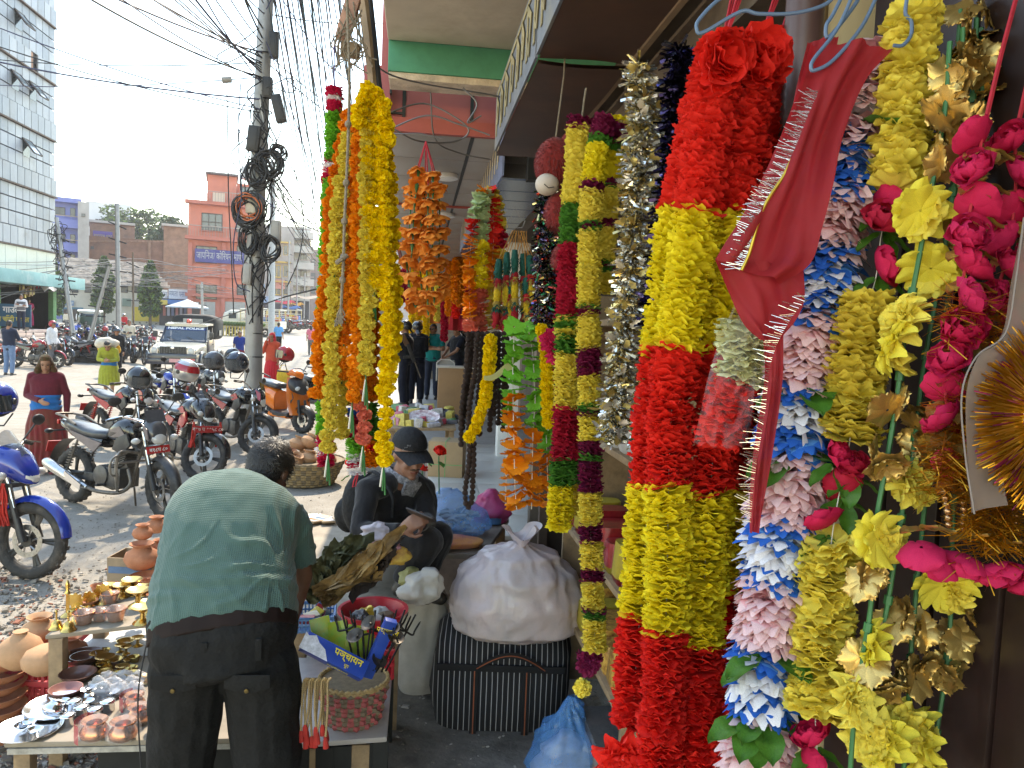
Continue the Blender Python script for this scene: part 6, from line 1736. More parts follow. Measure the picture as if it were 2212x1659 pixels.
string_on(t,pts,.03,lambda s,p,r:(fm('pompom',p_mar,r.randrange(6)),.0245,'pompom',False,.8),77,.3,.003)
rp=[at(745,-180,2.05),at(752,80,2.04),at(755,150,2.03),at(753,270,2.03),at(748,400,2.02),at(744,480,2.02),at(742,560,2.02),at(738,640,2.02),at(736,680,2.02)]
t=thing('rope','knotted brown rope hanging in front of the marigold bunch','rope',rp[0])
core(t,spline(rp,4),rope_m,.0042)
for (x,y)in ((752,268),(748,395),(744,478),(742,555),(740,605)):MB().ell(at(x,y,2.02)-t.location,(.009,.009,.010),10,8).build('knot',rope_m,t)
mb=MB()
for k in range(16):mb.tube([at(737,660,2.02)-t.location,at(737+rs.uniform(-9,9),680,2.02)-t.location,at(735+rs.uniform(-14,12),700+rs.uniform(-8,6),2.02)-t.location],.0018,4)
mb.tube([at(727,568,2.01)-t.location,at(738,560,2.0)-t.location,at(750,552,2.01)-t.location],.006,6)
mb.build('frayed_end',rope_m,t)
t,pts=garland('tinsel_garland','green garland with red and white ends hanging behind the marigolds',[(722,195),(720,300),(712,420),(708,520),(702,700),(700,850),(704,1010)],2.36)
string_on(t,pts,.0075,banded([(212,p_rose),(226,p_white),(243,p_rose),(348,p_lime),(360,p_rose),(372,p_white),(392,p_rose),(935,p_lime),(960,p_rose),(985,p_white),(2000,p_rose)],lambda s:.028,'ruffle'),5,.25)
MB().tube([at(722,200,2.36)-t.location,at(722,100,2.36)-t.location],.002,5).build('string',mat('violet_string',(.1,.08,.25),.7),t)
for (lb,P,sec)in (('green and blue tinsel garland with a white tip over the seated man',[(768,870),(766,960),(772,1025)],[(905,p_blue),(930,p_crim),(950,p_rose),(985,p_lime),(1000,p_white),(1010,p_rose),(2000,p_white)]),('green and orange tinsel garland beside the long yellow tail',[(800,880),(802,960),(800,1010)],[(950,p_grn),(965,p_ora),(975,p_red),(2000,p_ora)])):
 t,pts=garland('tinsel_garland',lb,P,2.25)
 string_on(t,pts,.0075,banded(sec,lambda s:.028,'ruffle'),6,.25)
t=thing('red_loop','red cord loop hanging below the tinsel tips','cord',at(770,1020,2.25));MB().tube([at(x,y,2.25)-t.location for x,y in ((772,1020),(764,1040),(762,1052),(768,1050),(774,1022))],.002,5).build('loop',red_cord,t)
hub=at(920,305,3.2)
t=thing('carnation_garland','orange carnation drops on green calyx stems hung from red cords','garland',hub)
wire_m=mat('wire_grey',(.22,.2,.19),.5,.6)
for k,P in enumerate(([(905,365),(895,450),(890,540),(882,620)],[(918,380),(912,470),(908,560),(912,640)],[(935,372),(935,470),(934,570),(938,655)],[(948,400),(950,480),(948,560),(950,640)],[(890,400),(884,500),(880,590),(900,668)],[(925,400),(924,500),(922,600),(925,672)])):
 pts=spline([at(x,y,3.2+.04*math.sin(k*2.1))for x,y in P],5)
 MB().tube([V((0,0,0)),pts[0]-hub],.0025,5).build('red_cord',red_cord,t)
 core(t,pts,stem_g,.003,'stem')
 string_on(t,pts,.062,lambda s,p,r:(fm('cup',p_apri,r.randrange(5)),.044,'carnation'),30+k,.35,.006)
 string_on(t,pts,.062,lambda s,p,r:(fm('bead_calyx',stem_g),1.0,'calyx')if False else None,31)
 for q,(p,d)in enumerate(resample(pts,.062)):MB().tube([p-hub+d*.004,p-hub+d*.02,p-hub+d*.04],[.010,.007,.003],6).build('calyx',stem_g,t)
MB().tube([at(x,y,3.2)-hub for x,y in ((800,340),(850,290),(905,288),(955,300))],.003,5).build('wire',wire_m,t)
GB='multicolour flower strands hung together at the arcade mouth'
for k,(lb,P,sec,rr)in enumerate((
 ('orange and coral flower strand under white green tops',[(1045,408),(1028,450),(1018,520),(1013,600),(1016,690),(1020,725)],[(418,p_ora),(470,p_wg),(512,p_red),(690,p_ora),(2000,p_coral)],.042),
 ('white green flower strand turning yellow and pink',[(1048,415),(1042,480),(1040,560),(1036,640),(1034,722)],[(530,p_wg),(630,p_yel),(700,p_coral),(2000,p_coral)],.042),
 ('red flower strand turning orange and yellow',[(1055,410),(1066,450),(1066,520),(1062,600),(1060,715)],[(525,p_red),(615,p_ora),(2000,p_oli)],.045),
 ('dull red and yellow flower strand at the back',[(1060,412),(1078,470),(1080,560),(1076,650),(1075,715)],[(500,p_oli),(540,p_crim),(600,p_oli),(2000,p_coral)],.04))):
 t,pts=garland('flower_strand',lb,P,3.75+.03*k,group=GB)
 core(t,pts,thread_w,.0008)
 string_on(t,pts,.0165,banded(sec,rr,'ruffle' if k%2 else 'gerb',5,'flower'),60+k,.3,.004)
bead_m=mat('rudraksha',(.075,.034,.02),.7,var=.4,scale=160,bump=1.0,bscale=160)
bb=MB();bb.ell((0,0,0),1,12,8)
for i,v in enumerate(bb.v):bb.v[i]=tuple(V(v)*(1+.10*math.sin(math.atan2(v[1],v[0])*5)+.06*nz(v,3.1)))
bead=bb.mesh('bead',bead_m,True,True,None)
GR='bead strands bundled beside the multicolour flowers'
for k,(x0,x1,yb)in enumerate(((1012,996,960),(1022,1000,930),(1032,1012,955),(1042,1030,925),(1052,1036,945),(1066,1058,930),(1078,1076,915),(1088,1086,935),(1094,1092,905),(1018,1005,900),(1072,1066,900))):
 t,pts=garland('bead_strand','brown rudraksha bead strand in the thick bundle',[(x0,722),(x0*.7+x1*.3,800),(x1+2,880),(x1,yb)],3.15+.03*math.sin(k*2.3),group=GR)
 core(t,pts,red_cord,.0015)
 string_on(t,pts,.0215,lambda s,p,r:(bead,.0122,'bead'),90+k,.5,.001)
t,pts=garland('bead_strand','long brown rudraksha bead loop hanging below the bundle',[(1016,950),(1012,1010),(1005,1060),(1009,1095),(1019,1080),(1022,1020),(1024,950)],3.1)
core(t,pts,red_cord,.0015);string_on(t,pts,.0215,lambda s,p,r:(bead,.0118,'bead'),101,.5)
t,pts=garland('marigold_strand','yellow marigold strand crossing the bead bundle',[(1060,735),(1056,800),(1048,860),(1030,915),(1008,960)],3.05)
core(t,pts,stem_g,.002);string_on(t,pts,.036,lambda s,p,r:(fm('pompom',p_mar,r.randrange(6)),.028,'pompom'),102,.6,.002)
t=thing('fabric_strip','pale yellow cloth strip caught between beads and green petals','cloth',at(1080,790,3.0))
MB().grid(lambda u,v:at(1045+62*u,812-30*u+22*v*(.4+.6*u)+6*math.sin(u*5),3.0-.05*u)-t.location,10,4).build('cloth',mat('pale_yellow_cloth',(.5,.48,.2),.8,transl=.5),t)
GP='petal strands above the white sack'
for k,(lb,P,sec,rr,sh)in enumerate((
 ('lime petal strand turning orange beside the bead bundle',[(1112,706),(1108,780),(1108,850),(1110,940),(1112,1040),(1116,1100)],[(846,p_lime),(2000,p_ora)],.050,'gerb'),
 ('lime petal strand in the middle turning orange low down',[(1140,705),(1150,760),(1156,860),(1152,920),(1150,1000),(1148,1100)],[(925,p_lime),(2000,p_ora)],.050,'gerb'),
 ('lime petal strand ending in orange beside the crimson garland',[(1165,860),(1178,920),(1182,1000),(1184,1090)],[(975,p_lime),(2000,p_ora)],.048,'gerb'),
 ('yellow marigold strand behind the lime petals',[(1166,712),(1178,760),(1182,850),(1184,930)],[(2000,p_mar)],.027,'pompom'),
 ('red petal strand behind the lime petals',[(1196,720),(1192,800),(1186,860)],[(2000,p_red)],.036,'gerb'),
 ('faded green petal strand close to the bead bundle',[(1098,850),(1096,960),(1092,1080)],[(930,p_lime),(2000,p_ora)],.034,'gerb'))):
 t,pts=garland('petal_strand',lb,P,2.95+.05*(k%3),group=GP)
 core(t,pts,thread_w,.002)
 string_on(t,pts,.030 if sh=='gerb' else .036,banded(sec,rr,sh,5,'petal_flower'),120+k,.35,.003)
t=thing('artificial_flower','large rose pink cloth flower above the lime petals','flower',at(1196,735,2.9))
for s in range(3):put('petals',fm('bloom',p_mag,s),t,(0,0,-.03*s),(R(70),R(20*s),s),.055-.01*s)
G7=at(1120,498,3.4)
t=thing('yarn_tassels','fluffy green yellow and red yarn tassels hung from orange strings','decoration',G7)
yarn=[mat('yarn_'+n_,c_,.95,var=.35,scale=120)for n_,c_ in (('green',(.01,.09,.065)),('yellow',(.62,.42,.02)),('red',(.38,.012,.02)),('gold',(.4,.26,.05)))]
for k,(x,y0,y1)in enumerate(((1078,560,700),(1095,545,712),(1112,540,700),(1130,548,712),(1144,552,690),(1103,600,718),(1136,600,716))):
 a,b=at(x,y0,3.4+.03*(k%2))-G7,at(x+(x-1112)*.2,y1,3.4+.03*(k%2))-G7
 for (f0,f1,mi_,nm)in ((0,.30,0,'green_tuft'),(.29,.38,2,'red_band'),(.36,.40,3,'gold_band'),(.38,.66,1,'yellow_tuft'),(.64,.72,3,'gold_band'),(.68,.76,0,'green_band'),(.74,1.0,2,'red_tuft')):
  mb=MB();r=random.Random(k*10+int(f0*50))
  for q in range(60):
   f_=r.uniform(f0,f1);c_=a.lerp(b,f_);an=r.uniform(0,6.28);rad_=.022*(.7+.5*math.sin((f_-f0)/(f1-f0)*PI));d_=V((math.cos(an),math.sin(an),0))
   e=c_+d_*rad_*r.uniform(.7,1.2)-V((0,0,r.uniform(.01,.035)));w_=d_.cross(V((0,0,1)))*.006
   mb.add([c_+d_*.006,(c_+e)/2+w_+d_*.004,e,(c_+e)/2-w_+d_*.004],[(0,1,2,3)])
  mb.tube([a.lerp(b,f0),a.lerp(b,(f0+f1)/2),a.lerp(b,f1)],[.012,.017,.013],8)
  stuff(mb.build(nm,yarn[mi_],t,fix=False,ang=None))
 MB().tube([V((0,0,0))+V((.05*(k-3)/6,0,.0)),a],.0018,4).build('orange_string',mat('orange_string',(.45,.2,.04),.8),t)
 MB().tube([V((.05*(k-3)/6+.01,0,.0)),a+V((.012,0,.0))],.0015,4).build('orange_string',mat('orange_string',(0,)*3),t)
MB().tube([at(x,y,3.4)-G7 for x,y in ((1093,493),(1098,475),(1104,470),(1112,445),(1122,470),(1130,468),(1134,478),(1128,492),(1093,493))],.002,5).build('wire_hanger',wire_m,t)
def tinsel(name,label,P,d,rad,n,mats,L=.03,w=.004,seed=0,tag_name='tinsel',cat='tinsel',sparkle=None):
 pts=spline([at(x,y,dd if dd else d)for (x,y,dd)in [(q+(None,))[:3]for q in P]],6)
 t=thing(name,label,cat,pts[0]);r=random.Random(seed);mb=MB()
 sm=resample(pts,max(.002,sum((pts[i+1]-pts[i]).length for i in range(len(pts)-1))/(n/6)))
 for (p,dr)in sm:
  for k in range(6):
   v=V((r.gauss(0,1),r.gauss(0,1),r.gauss(0,.5)-.3)).normalized()
   p0=p-t.location+V((r.uniform(-1,1),r.uniform(-1,1),0))*rad*.35;e=p0+v*rad*r.uniform(.5,1.15);s_=v.cross(V((r.gauss(0,1),r.gauss(0,1),r.gauss(0,1)))).normalized()*w
   mb.cur=r.randrange(len(mats));mb.add([p0-s_*.6,p0+s_*.6,e+s_,e-s_],[(0,1,2,3)])
 mb.cur=0;mb.tube([p-t.location for p in pts],.003,5)
 stuff(mb.build(tag_name,mats,t,fix=False,smooth=False))
 return t,pts
def foil(name,c,rough=.22):return mat(name,c,rough,.9,.1,60)
fs_=foil('foil_silver',(.75,.74,.70));fg_=foil('foil_gold',(.62,.48,.2));fp_=foil('foil_purple',(.05,.035,.10));fk_=foil('foil_black',(.02,.018,.025))
dark_foils=[fk_,foil('foil_green',(.05,.3,.12)),foil('foil_red',(.5,.06,.04)),fg_,foil('foil_violet',(.25,.2,.5)),fk_,fk_,fs_]
for k in range(5):
 x=1162+k*12
 tinsel('tinsel_curtain','dark multicolour foil tinsel strand behind the crimson garland',[(x+8,410),(x+4,520),(x,620),(x-2,705)],3.0+.05*(k%2),.030,700,dark_foils,seed=200+k)['group']if False else tinsel('tinsel_strand','dark multicolour foil tinsel strand behind the crimson garland',[(x+8,410),(x+4,520),(x,620),(x-2,705)],3.0+.05*(k%2),.030,700,dark_foils,seed=200+k)[0].__setitem__('group','dark foil tinsel strands')
t,pts=tinsel('tinsel_garland','dark purple tinsel garland beside the red flowers',[(1470,105),(1465,250),(1455,400),(1440,560),(1425,720)],1.85,.045,2400,[fk_,fp_,fk_,foil('foil_indigo',(.10,.09,.28))],seed=220)
string_on(t,pts,.03,lambda s,p,r:(fm('fern',foil('foil_lilac',(.45,.4,.7))),.03,'foil_leaf'),221,1.5,.02)
t,pts=tinsel('tinsel_garland','silver and gold foil leaf garland',[(1380,140),(1388,240),(1372,380),(1368,520),(1352,660),(1338,800),(1322,950)],1.95,.042,2600,[fs_,fg_,fs_],seed=230)
r_=random.Random(5);fy_=mat('foil_pale_gold',(.85,.62,.2),.3,.55,.15);fw_=mat('foil_white_gold',(.8,.7,.58),.3,.5,.1)
for (p,d)in resample(pts,.0062):
 v=V((r_.gauss(-.15,1),r_.gauss(-.6,.8),r_.gauss(0,.5))).normalized();n_=v.cross(V((r_.gauss(0,1),r_.gauss(0,1),r_.gauss(0,1)))).normalized()
 k=r_.uniform(.030,.046);put('foil_leaf',fm('fern',r_.choice((fy_,fy_,fw_))),t,m=basis(v*k,n_*k,v.cross(n_)*k,p+v*.022+V((r_.gauss(0,.012),0,0))-t.location))
t,pts=tinsel('tinsel_garland','silver tinsel garland with round sequins behind the foil leaves',[(1440,230),(1420,380),(1405,520),(1392,680),(1390,820),(1385,960)],2.02,.045,2600,[fs_,fs_,fg_],seed=240)
dsk=MB();dsk.lathe([(0,.0),(1,0),(1,.03),(0,.05)],14);dskm=dsk.mesh('sequin',mat('sequin_silver',(.62,.58,.55),.25,.8))
string_on(t,pts,.05,lambda s,p,r:(dskm,.016,'sequin'),241,1.2,.02)
t,pts=garland('thick_garland','thick garland of yellow, green and crimson cloth discs',[(1252,262),(1249,330),(1240,440),(1232,560),(1226,690),(1224,800),(1220,920),(1214,1040),(1207,1145)],2.3)
core(t,pts,thread_w,.0006)
string_on(t,pts,.0084,banded([(286,p_maroon),(448,p_lem),(530,p_grn),(545,p_crim),(690,p_crim),(780,[p_grn,p_grn,p_lem]),(884,p_lem),(1000,p_crim),(1052,p_grn),(2000,p_yel)],lambda s:.041,'ruffle',5),300,.14)
t,pts=garland('thick_garland','second leg of the crimson and yellow garland, half hidden',[(1268,275),(1276,340),(1270,420),(1262,520),(1256,700),(1250,900),(1243,1000),(1240,1120)],2.42)
string_on(t,pts,.0125,banded([(330,p_lem),(440,p_oli),(540,p_oli),(690,p_oli),(880,p_oli),(1000,p_crim),(1050,p_grn),(2000,p_oli)],lambda s:.036,'ruffle',5),301,.14)
MB().tube([at(1256,262,2.3)-t.location,at(1262,215,2.3)-t.location,at(1266,190,2.3)-t.location],.003,5).build('hanging_string',rope_m,t)
bandm=[p_maroon,p_maroon,p_grn]
t,pts=garland('banded_garland','long yellow garland banded with maroon and green, a loose tail at the end',[(1305,262),(1290,330),(1278,420),(1273,560),(1272,700),(1274,850),(1275,1000),(1276,1150),(1281,1280),(1286,1410)],2.2)
core(t,pts,thread_w,.0006)
string_on(t,pts,.0082,banded([(300,p_maroon),(320,p_grn),(400,p_yel),(416,bandm),(485,p_lem),(505,bandm),(664,p_lem),(685,bandm),(756,p_lem),(793,p_maroon),(812,bandm),(882,p_lem),(902,bandm),(958,p_lem),(985,p_maroon),(1000,p_grn),(1065,p_maroon),(1138,p_lem),(1170,bandm),(1235,p_lem),(1261,bandm),(1317,p_lem),(1340,bandm),(1407,p_lem),(2000,p_grn)],lambda s:.036,'ruffle',5),302,.14)
put('tail_flower',fm('bloom',p_maroon,1),t,at(1272,1432,2.2)-t.location,(R(60),0,0),.04);put('tail_flower',fm('bloom',p_maroon,2),t,at(1275,1422,2.22)-t.location,(R(160),0,0),.04)
put('tail_flower',fm('pompom',p_lem,2),t,at(1258,1486,2.2)-t.location,None,.026);MB().tube([at(1275,1440,2.2)-t.location,at(1262,1462,2.2)-t.location,at(1258,1480,2.2)-t.location],.0025,5).build('tail_string',stem_g,t)
t,pts=garland('banded_garland','shorter yellow garland with maroon bands behind the foil leaves',[(1335,260),(1325,340),(1312,440),(1306,540),(1300,640)],2.3)
string_on(t,pts,.0084,banded([(275,p_yel),(320,p_maroon),(335,p_grn),(395,p_yel),(415,bandm),(480,p_lem),(500,bandm),(570,p_lem),(592,bandm),(2000,p_lem)],lambda s:.037,'ruffle',5),303,.14)
GBIG='strands of the big red and yellow garland'
def rw(s):return .046-.006*s
for k,(lb,P,d,secs)in enumerate((
 ('front strand of the big red and yellow garland, left of the plastic bag',[(1560,105),(1538,260),(1512,420),(1490,580),(1468,740),(1450,900),(1444,1060),(1442,1200),(1438,1350),(1432,1500),(1424,1700)],1.30,(466,762,1056,1366)),
 ('inner strand of the big red and yellow garland, behind the plastic bag',[(1640,95),(1616,240),(1592,420),(1576,580),(1560,740),(1548,900),(1532,1080),(1522,1240),(1518,1400),(1514,1550),(1508,1700)],1.32,(470,770,1072,1402)),
 ('outer strand of the big red and yellow garland with white tips',[(1548,150),(1500,330),(1468,480),(1446,640),(1428,780),(1412,950),(1398,1100),(1390,1250),(1376,1400),(1366,1580)],1.40,(462,764,1050,1330)),
 ('rear strand of the big red and yellow garland against the pipe',[(1680,90),(1665,260),(1640,450),(1612,640),(1598,850),(1592,1050),(1588,1250),(1580,1420),(1572,1700)],1.45,(480,780,1060,1280)))):
 t,pts=garland('disc_garland',lb,P,d,group=GBIG)
 core(t,pts,thread_w,.0006)
 a,b,c,e=secs
 string_on(t,pts,.0074,banded([(a,p_red),(b,p_yel),(c,p_red),(e,p_yel),(9000,p_red)],rw,'ruffle',7),310+k,.15,.001)
 if k<2:
  for q in range(7):put('top_petals',fm('cup',p_red,q%5),t,(at(P[0][0]-12+30*rs.random(),P[0][1]+4+60*rs.random(),d-.03)-t.location),(R(90+rs.uniform(-40,40)),rs.uniform(-.6,.6),rs.uniform(-.6,.6)),.042)
 for q in range(3):
  MB().tube([pts[0]-t.location,at(P[0][0]+30+q*5,0,d)-t.location,at(P[0][0]+60+q*8,-160,d)-t.location],.0035,5,flat=.5).build('red_ribbon',red_cord,t)
 if k==2:
  e=pts[-1]-t.location
  for q in range(2):
   mb=MB();mb.tube([e,e+V((.01*q-.012,0,-.035)),e+V((.014*q-.016,0,-.075))],.004,6)
   for z in range(6):
    for w_ in range(4):an=w_*1.57+z;mb.tube([e+V((.012*q-.013,0,-.02-z*.009)),e+V((.012*q-.013+.010*math.cos(an),.010*math.sin(an),-.026-z*.009))],[.003,.001],4)
   mb.build('white_tip',mat('white_plastic',(.75,.72,.72),.4),t)
for k in range(3):
 t=thing('cloth_flower',('red cloth flower lying at the foot of the big garland','second red cloth flower lower at the foot of the big garland','red cloth bloom beside the white tips')[k],'flower',at(1345+k*55,1640+12*(k%2),1.36),rot=(R(100),0,k));put('petals',fm('bloom',p_red,k),t,None,None,.055)
t,pts=garland('petal_garland','fat pink garland with blue and white bands and green leaves',[(1872,150),(1842,280),(1812,400),(1790,500),(1768,610),(1748,730),(1732,850),(1716,930),(1704,1040),(1688,1160),(1674,1290),(1658,1420),(1646,1540),(1634,1690)],1.12)
core(t,pts,thread_w,.0006)
PK=('whorl',p_pink,p_pinkw,1.0);BL=('whorl',p_blue_t,p_blue,1.0);WH=('whorl',p_white,p_white,1.0);PW=('whorl',p_white,p_pinkw,1.0)
string_on(t,pts,.0072,banded([(230,PK),(262,PW),(300,None),(336,PK),(428,BL),(545,PK),(566,PW),(600,BL),(652,WH),(694,BL),(842,PK),(858,None),(890,BL),(935,WH),(976,BL),(990,None),(1142,PK),(1176,BL),(1232,WH),(1272,BL),(1402,PK),(1424,None),(1450,BL),(1505,WH),(1540,BL),(1562,None),(9000,PK)],lambda s:.058,'whorl',6),330,.22,.001)
for (x,y,n)in ((1838,284,3),(1735,850,5),(1715,985,4),(1665,1412,6),(1645,1550,7)):
 c=at(x,y,1.11)
 for q in range(n):
  an=2*PI*q/n+rs.random();v=(rt*math.cos(an)-fwd*(.55+.3*rs.random())*abs(math.sin(an))+fwd*.3*math.sin(an)+V((0,0,-.25+.3*rs.random()))).normalized();n_=V((0,0,1))-v*v.z;n_.normalize();k=rs.uniform(.055,.075)
  put('leaf',fm('leaf',leaf_g,q%3),t,m=basis(v*k,n_.cross(v)*k,n_*k,c+v*.02-t.location))
t,pts=garland('carnation_garland','yellow carnation roll garland with crimson roses between the rolls',[(1975,40),(1958,180),(1948,300),(1932,420),(1905,500),(1892,600),(1868,680),(1850,800),(1836,950),(1818,1040),(1800,1140),(1790,1230),(1775,1380),(1762,1540),(1765,1620)],1.06)
core(t,pts,thread_w,.0008)
string_on(t,pts,.0082,banded([(415,p_lem),(655,None),(960,p_oli),(1170,None),(1540,p_lem),(9000,None)],lambda s:.041,'ruffle',7),340,.22,.001)
for k,(x,y,s)in enumerate(((1903,485,.038),(1893,582,.038),(1908,440,.03),(1822,1062,.036),(1785,1140,.034),(1762,1600,.036),(1840,1010,.028),(1800,985,.03),(1738,1660,.034))):
 put('rose',fm('rose',p_rose if k%3 else p_crim,k%5),t,m=Matrix.Translation(at(x,y,1.06)-t.location)@Euler((R(50+20*math.sin(k)),R(-15),k)).to_matrix().to_4x4()@Matrix.Scale(s,4))
 for q in range(3):
  v=(rt*(q-1+rs.uniform(-.2,.2))+V((0,0,-.4))-fwd*.3).normalized();n_=V((0,0,1))-v*v.z;n_.normalize()
  put('leaf',fm('leaf',leaf_g,q),t,m=basis(v*.045,n_.cross(v)*.045,n_*.045,at(x,y+22,1.07)-t.location))
GS='gold and yellow blooms on green stems'
stems=[('stem of big yellow blooms and gold flowers in the middle of the display',[(2052,90),(2040,250),(2010,420),(1985,560),(1955,720),(1938,860),(1915,1000),(1890,1150),(1880,1320),(1850,1500),(1835,1690)],[(1988,455),(1945,690),(1895,1165),(1850,1510),(1930,745)],[(2050,160),(2046,230),(2020,340),(1935,870),(1898,990),(1880,1240),(1860,1420)]),
         ('stem of yellow blooms and gold flowers next to the pink roses',[(2080,60),(2075,220),(2060,400),(2030,600),(1995,800),(1975,960),(1950,1100),(1920,1290),(1900,1400),(1880,1560),(1870,1690)],[(2010,580),(1962,1035),(1880,1400),(1880,1590),(1905,1600)],[(2085,130),(2068,300),(2048,480),(1995,905),(1985,950),(1950,1330),(1905,1480)]),
         ('stem of gold flowers nearest the dark door',[(2110,40),(2100,200),(2085,360),(2060,560),(2030,780),(2010,960),(1992,1150),(1970,1380),(1960,1560),(1950,1690)],[(2040,1265),(1945,1570),(1985,1590)],[(2100,110),(2108,250),(2096,380),(2005,1000),(1985,1360),(1995,1440),(1960,1450)]),
         ('short stem of dull gold flowers beside the dark door',[(2120,60),(2118,300),(2090,500),(2060,1100),(2055,1300),(2045,1440),(2020,1600)],[(2000,1655)],[(2060,1370),(2050,1440),(2120,180),(2112,330),(2066,1300)])]
for k,(lb,P,bl,gd)in enumerate(stems):
 t,pts=garland('bloom_stem',lb,P,1.0+.025*k,group=GS)
 MB().tube([p-t.location for p in pts],.0032,6).build('stem',stem_g,t)
 for q,(x,y)in enumerate(bl):
  dd=.99+.025*k
  put('yellow_bloom',fm('bloom',p_lem if q%2 else petal_mat('petal_bright_lemon',(.85,.72,.08)),q%6),t,m=Matrix.Translation(at(x,y,dd)-t.location)@Euler((R(75+rs.uniform(-25,25)),R(rs.uniform(-25,25)),rs.uniform(0,6))).to_matrix().to_4x4()@Matrix.Scale(.042,4))
  put('yellow_bloom',fm('bloom',p_lem,(q+3)%6),t,m=Matrix.Translation(at(x+6,y+14,dd+.01)-t.location)@Euler((R(110),R(rs.uniform(-25,25)),rs.uniform(0,6))).to_matrix().to_4x4()@Matrix.Scale(.036,4))
 for q,(x,y)in enumerate(gd):
  for z in range(2):
   put('gold_flower',fm('gold',gold_foil,(q+z)%5),t,m=Matrix.Translation(at(x+18*z*(-1)**q,y+16*z,1.0+.025*k-.01*z)-t.location)@Euler((R(90+rs.uniform(-60,60)),R(rs.uniform(-50,50)),rs.uniform(0,6))).to_matrix().to_4x4()@Matrix.Scale(.032,4))
 for (p,d)in resample(pts,.11)[1:]:MB().tube([p-t.location-d*.006,p-t.location+d*.006],.0055,6).build('stem_node',stem_g,t)
for (lb,P,d)in (('row of small gold flowers at the top by the dark door',[(2075,20),(2068,100),(2060,200),(2052,320)],1.06),('second row of small gold flowers at the top by the dark door',[(2108,30),(2112,120),(2110,240),(2098,380)],1.08)):
 t,pts=garland('gold_flower_string',lb,P,d,group='gold flower strings at the top')
 core(t,pts,stem_g,.0025);string_on(t,pts,.03,lambda s,p,r:(fm('gold',gold_foil,r.randrange(5)),.03,'gold_flower'),360+int(d*100),1.0,.008)
GRO='strings of pink roses with gold leaves'
cols=[[(2122,292),(2112,365),(2100,436),(2085,506),(2085,575),(2075,640),(2078,705),(2062,770),(2042,838),(2052,905)],[(2192,302),(2195,382),(2190,452),(2180,522),(2170,578),(2150,645),(2168,705),(2145,780),(2125,842),(2110,905),(2062,1005)],[(2240,300),(2245,390),(2235,480),(2225,560),(2210,640)]]
for k,P in enumerate(cols):
 t,pts=garland('rose_string',('string of pink roses with gold leaves next to the yellow blooms','string of pink roses tucked behind the grey ribbon','string of pink roses at the dark door')[k],P,.93+.02*k,group=GRO,sm=3)
 core(t,pts,red_cord,.002)
 for q,(x,y)in enumerate(P):
  put('rose',fm('rose',p_mag if q%2 else p_rose,q%5),t,m=Matrix.Translation(at(x,y+12,.93+.02*k)-t.location)@Euler((R(56+rs.uniform(-14,14)),R(rs.uniform(-16,16)),rs.uniform(0,6))).to_matrix().to_4x4()@Matrix.Scale(.034,4))
  for z in range(3):
   v=(rt*(z-1)*.9-fwd*.5+V((0,0,-.25))).normalized();n_=V((0,0,1))-v*v.z;n_.normalize()
   put('gold_leaf',fm('leaf',gold_foil,z),t,m=basis(v*.036,n_.cross(v)*.036,n_*.036,at(x,y+34,.94+.02*k)-t.location))
 MB().tube([pts[0]-t.location,at(P[0][0]+40,120,.95)-t.location,at(2210,-60,.97)-t.location],.0028,5).build('red_string',red_cord,t)
for k,P in enumerate(([(2040,1060),(2048,1110),(2050,1145)],[(2076,1040),(2082,1100),(2080,1150)],[(2190,1040),(2196,1100),(2186,1165)])):
 t,pts=garland('bead_drop','drop of copper beads ending in pink petals '+('beside the yellow blooms','between two other bead drops','under the gold medallion')[k],P,.95)
 bd=MB();bd.ell((0,0,0),1,10,8);cm=bd.mesh('copper_bead',mat('copper_bead',(.55,.33,.18),.25,.9,.1))
 string_on(t,pts,.0085,lambda s,p,r:(cm,.0048,'copper_bead'),380+k)
 e=at((1990,2095,2165)[k],(1182,1200,1215)[k],.94)-t.location
 for q in range(2):put('petals',fm('rose',p_mag,(k+q)%5),t,m=Matrix.Translation(e+V((.03*q,0,-.012*q)))@Euler((R(200),R(25*(k-1)),k+q)).to_matrix().to_4x4()@Matrix.Scale(.034,4))
 for z in range(3):
  v=(rt*(z-1)-fwd*.4+V((0,0,.25))).normalized();n_=V((0,0,1))-v*v.z;n_.normalize()
  put('gold_leaf',fm('leaf',gold_foil,z),t,m=basis(v*.036,n_.cross(v)*.036,n_*.036,e+V((0,0,.02))))
mc_=at(2330,900,.84)
t=thing('fringed_medallion','gold fringed sequin medallion ornament at the dark door','ornament',mc_)
Mv=basis(rt,up,-fwd)
MB().lathe([(.0,.012),(.045,.012),(.06,.006),(.062,0),(0,-.004)],32).xf(Mv).build('disc',foil('foil_deep_gold',(.6,.38,.06),.35),t)
for (rr_,m_)in ((.066,foil('foil_pearl',(.7,.6,.5))),(.055,foil('foil_gold',(0,0,0))),(.047,mat('magenta_sequin',(.4,.02,.14),.3,.5)),(.038,foil('foil_gold',(0,0,0)))):
 for q in range(int(rr_*900)):
  a=2*PI*q/int(rr_*900);MB_=None
  put('sequin',dskm if m_ is None else fm_seq(m_)if False else (_mc.setdefault(('seq',m_.name),MB().ell((0,0,0),1,8,6).mesh('sequin',m_))),t,Mv.to_3x3()@V((rr_*math.cos(a),rr_*math.sin(a),.012)),None,.0026)
mb=MB();r_=random.Random(12)
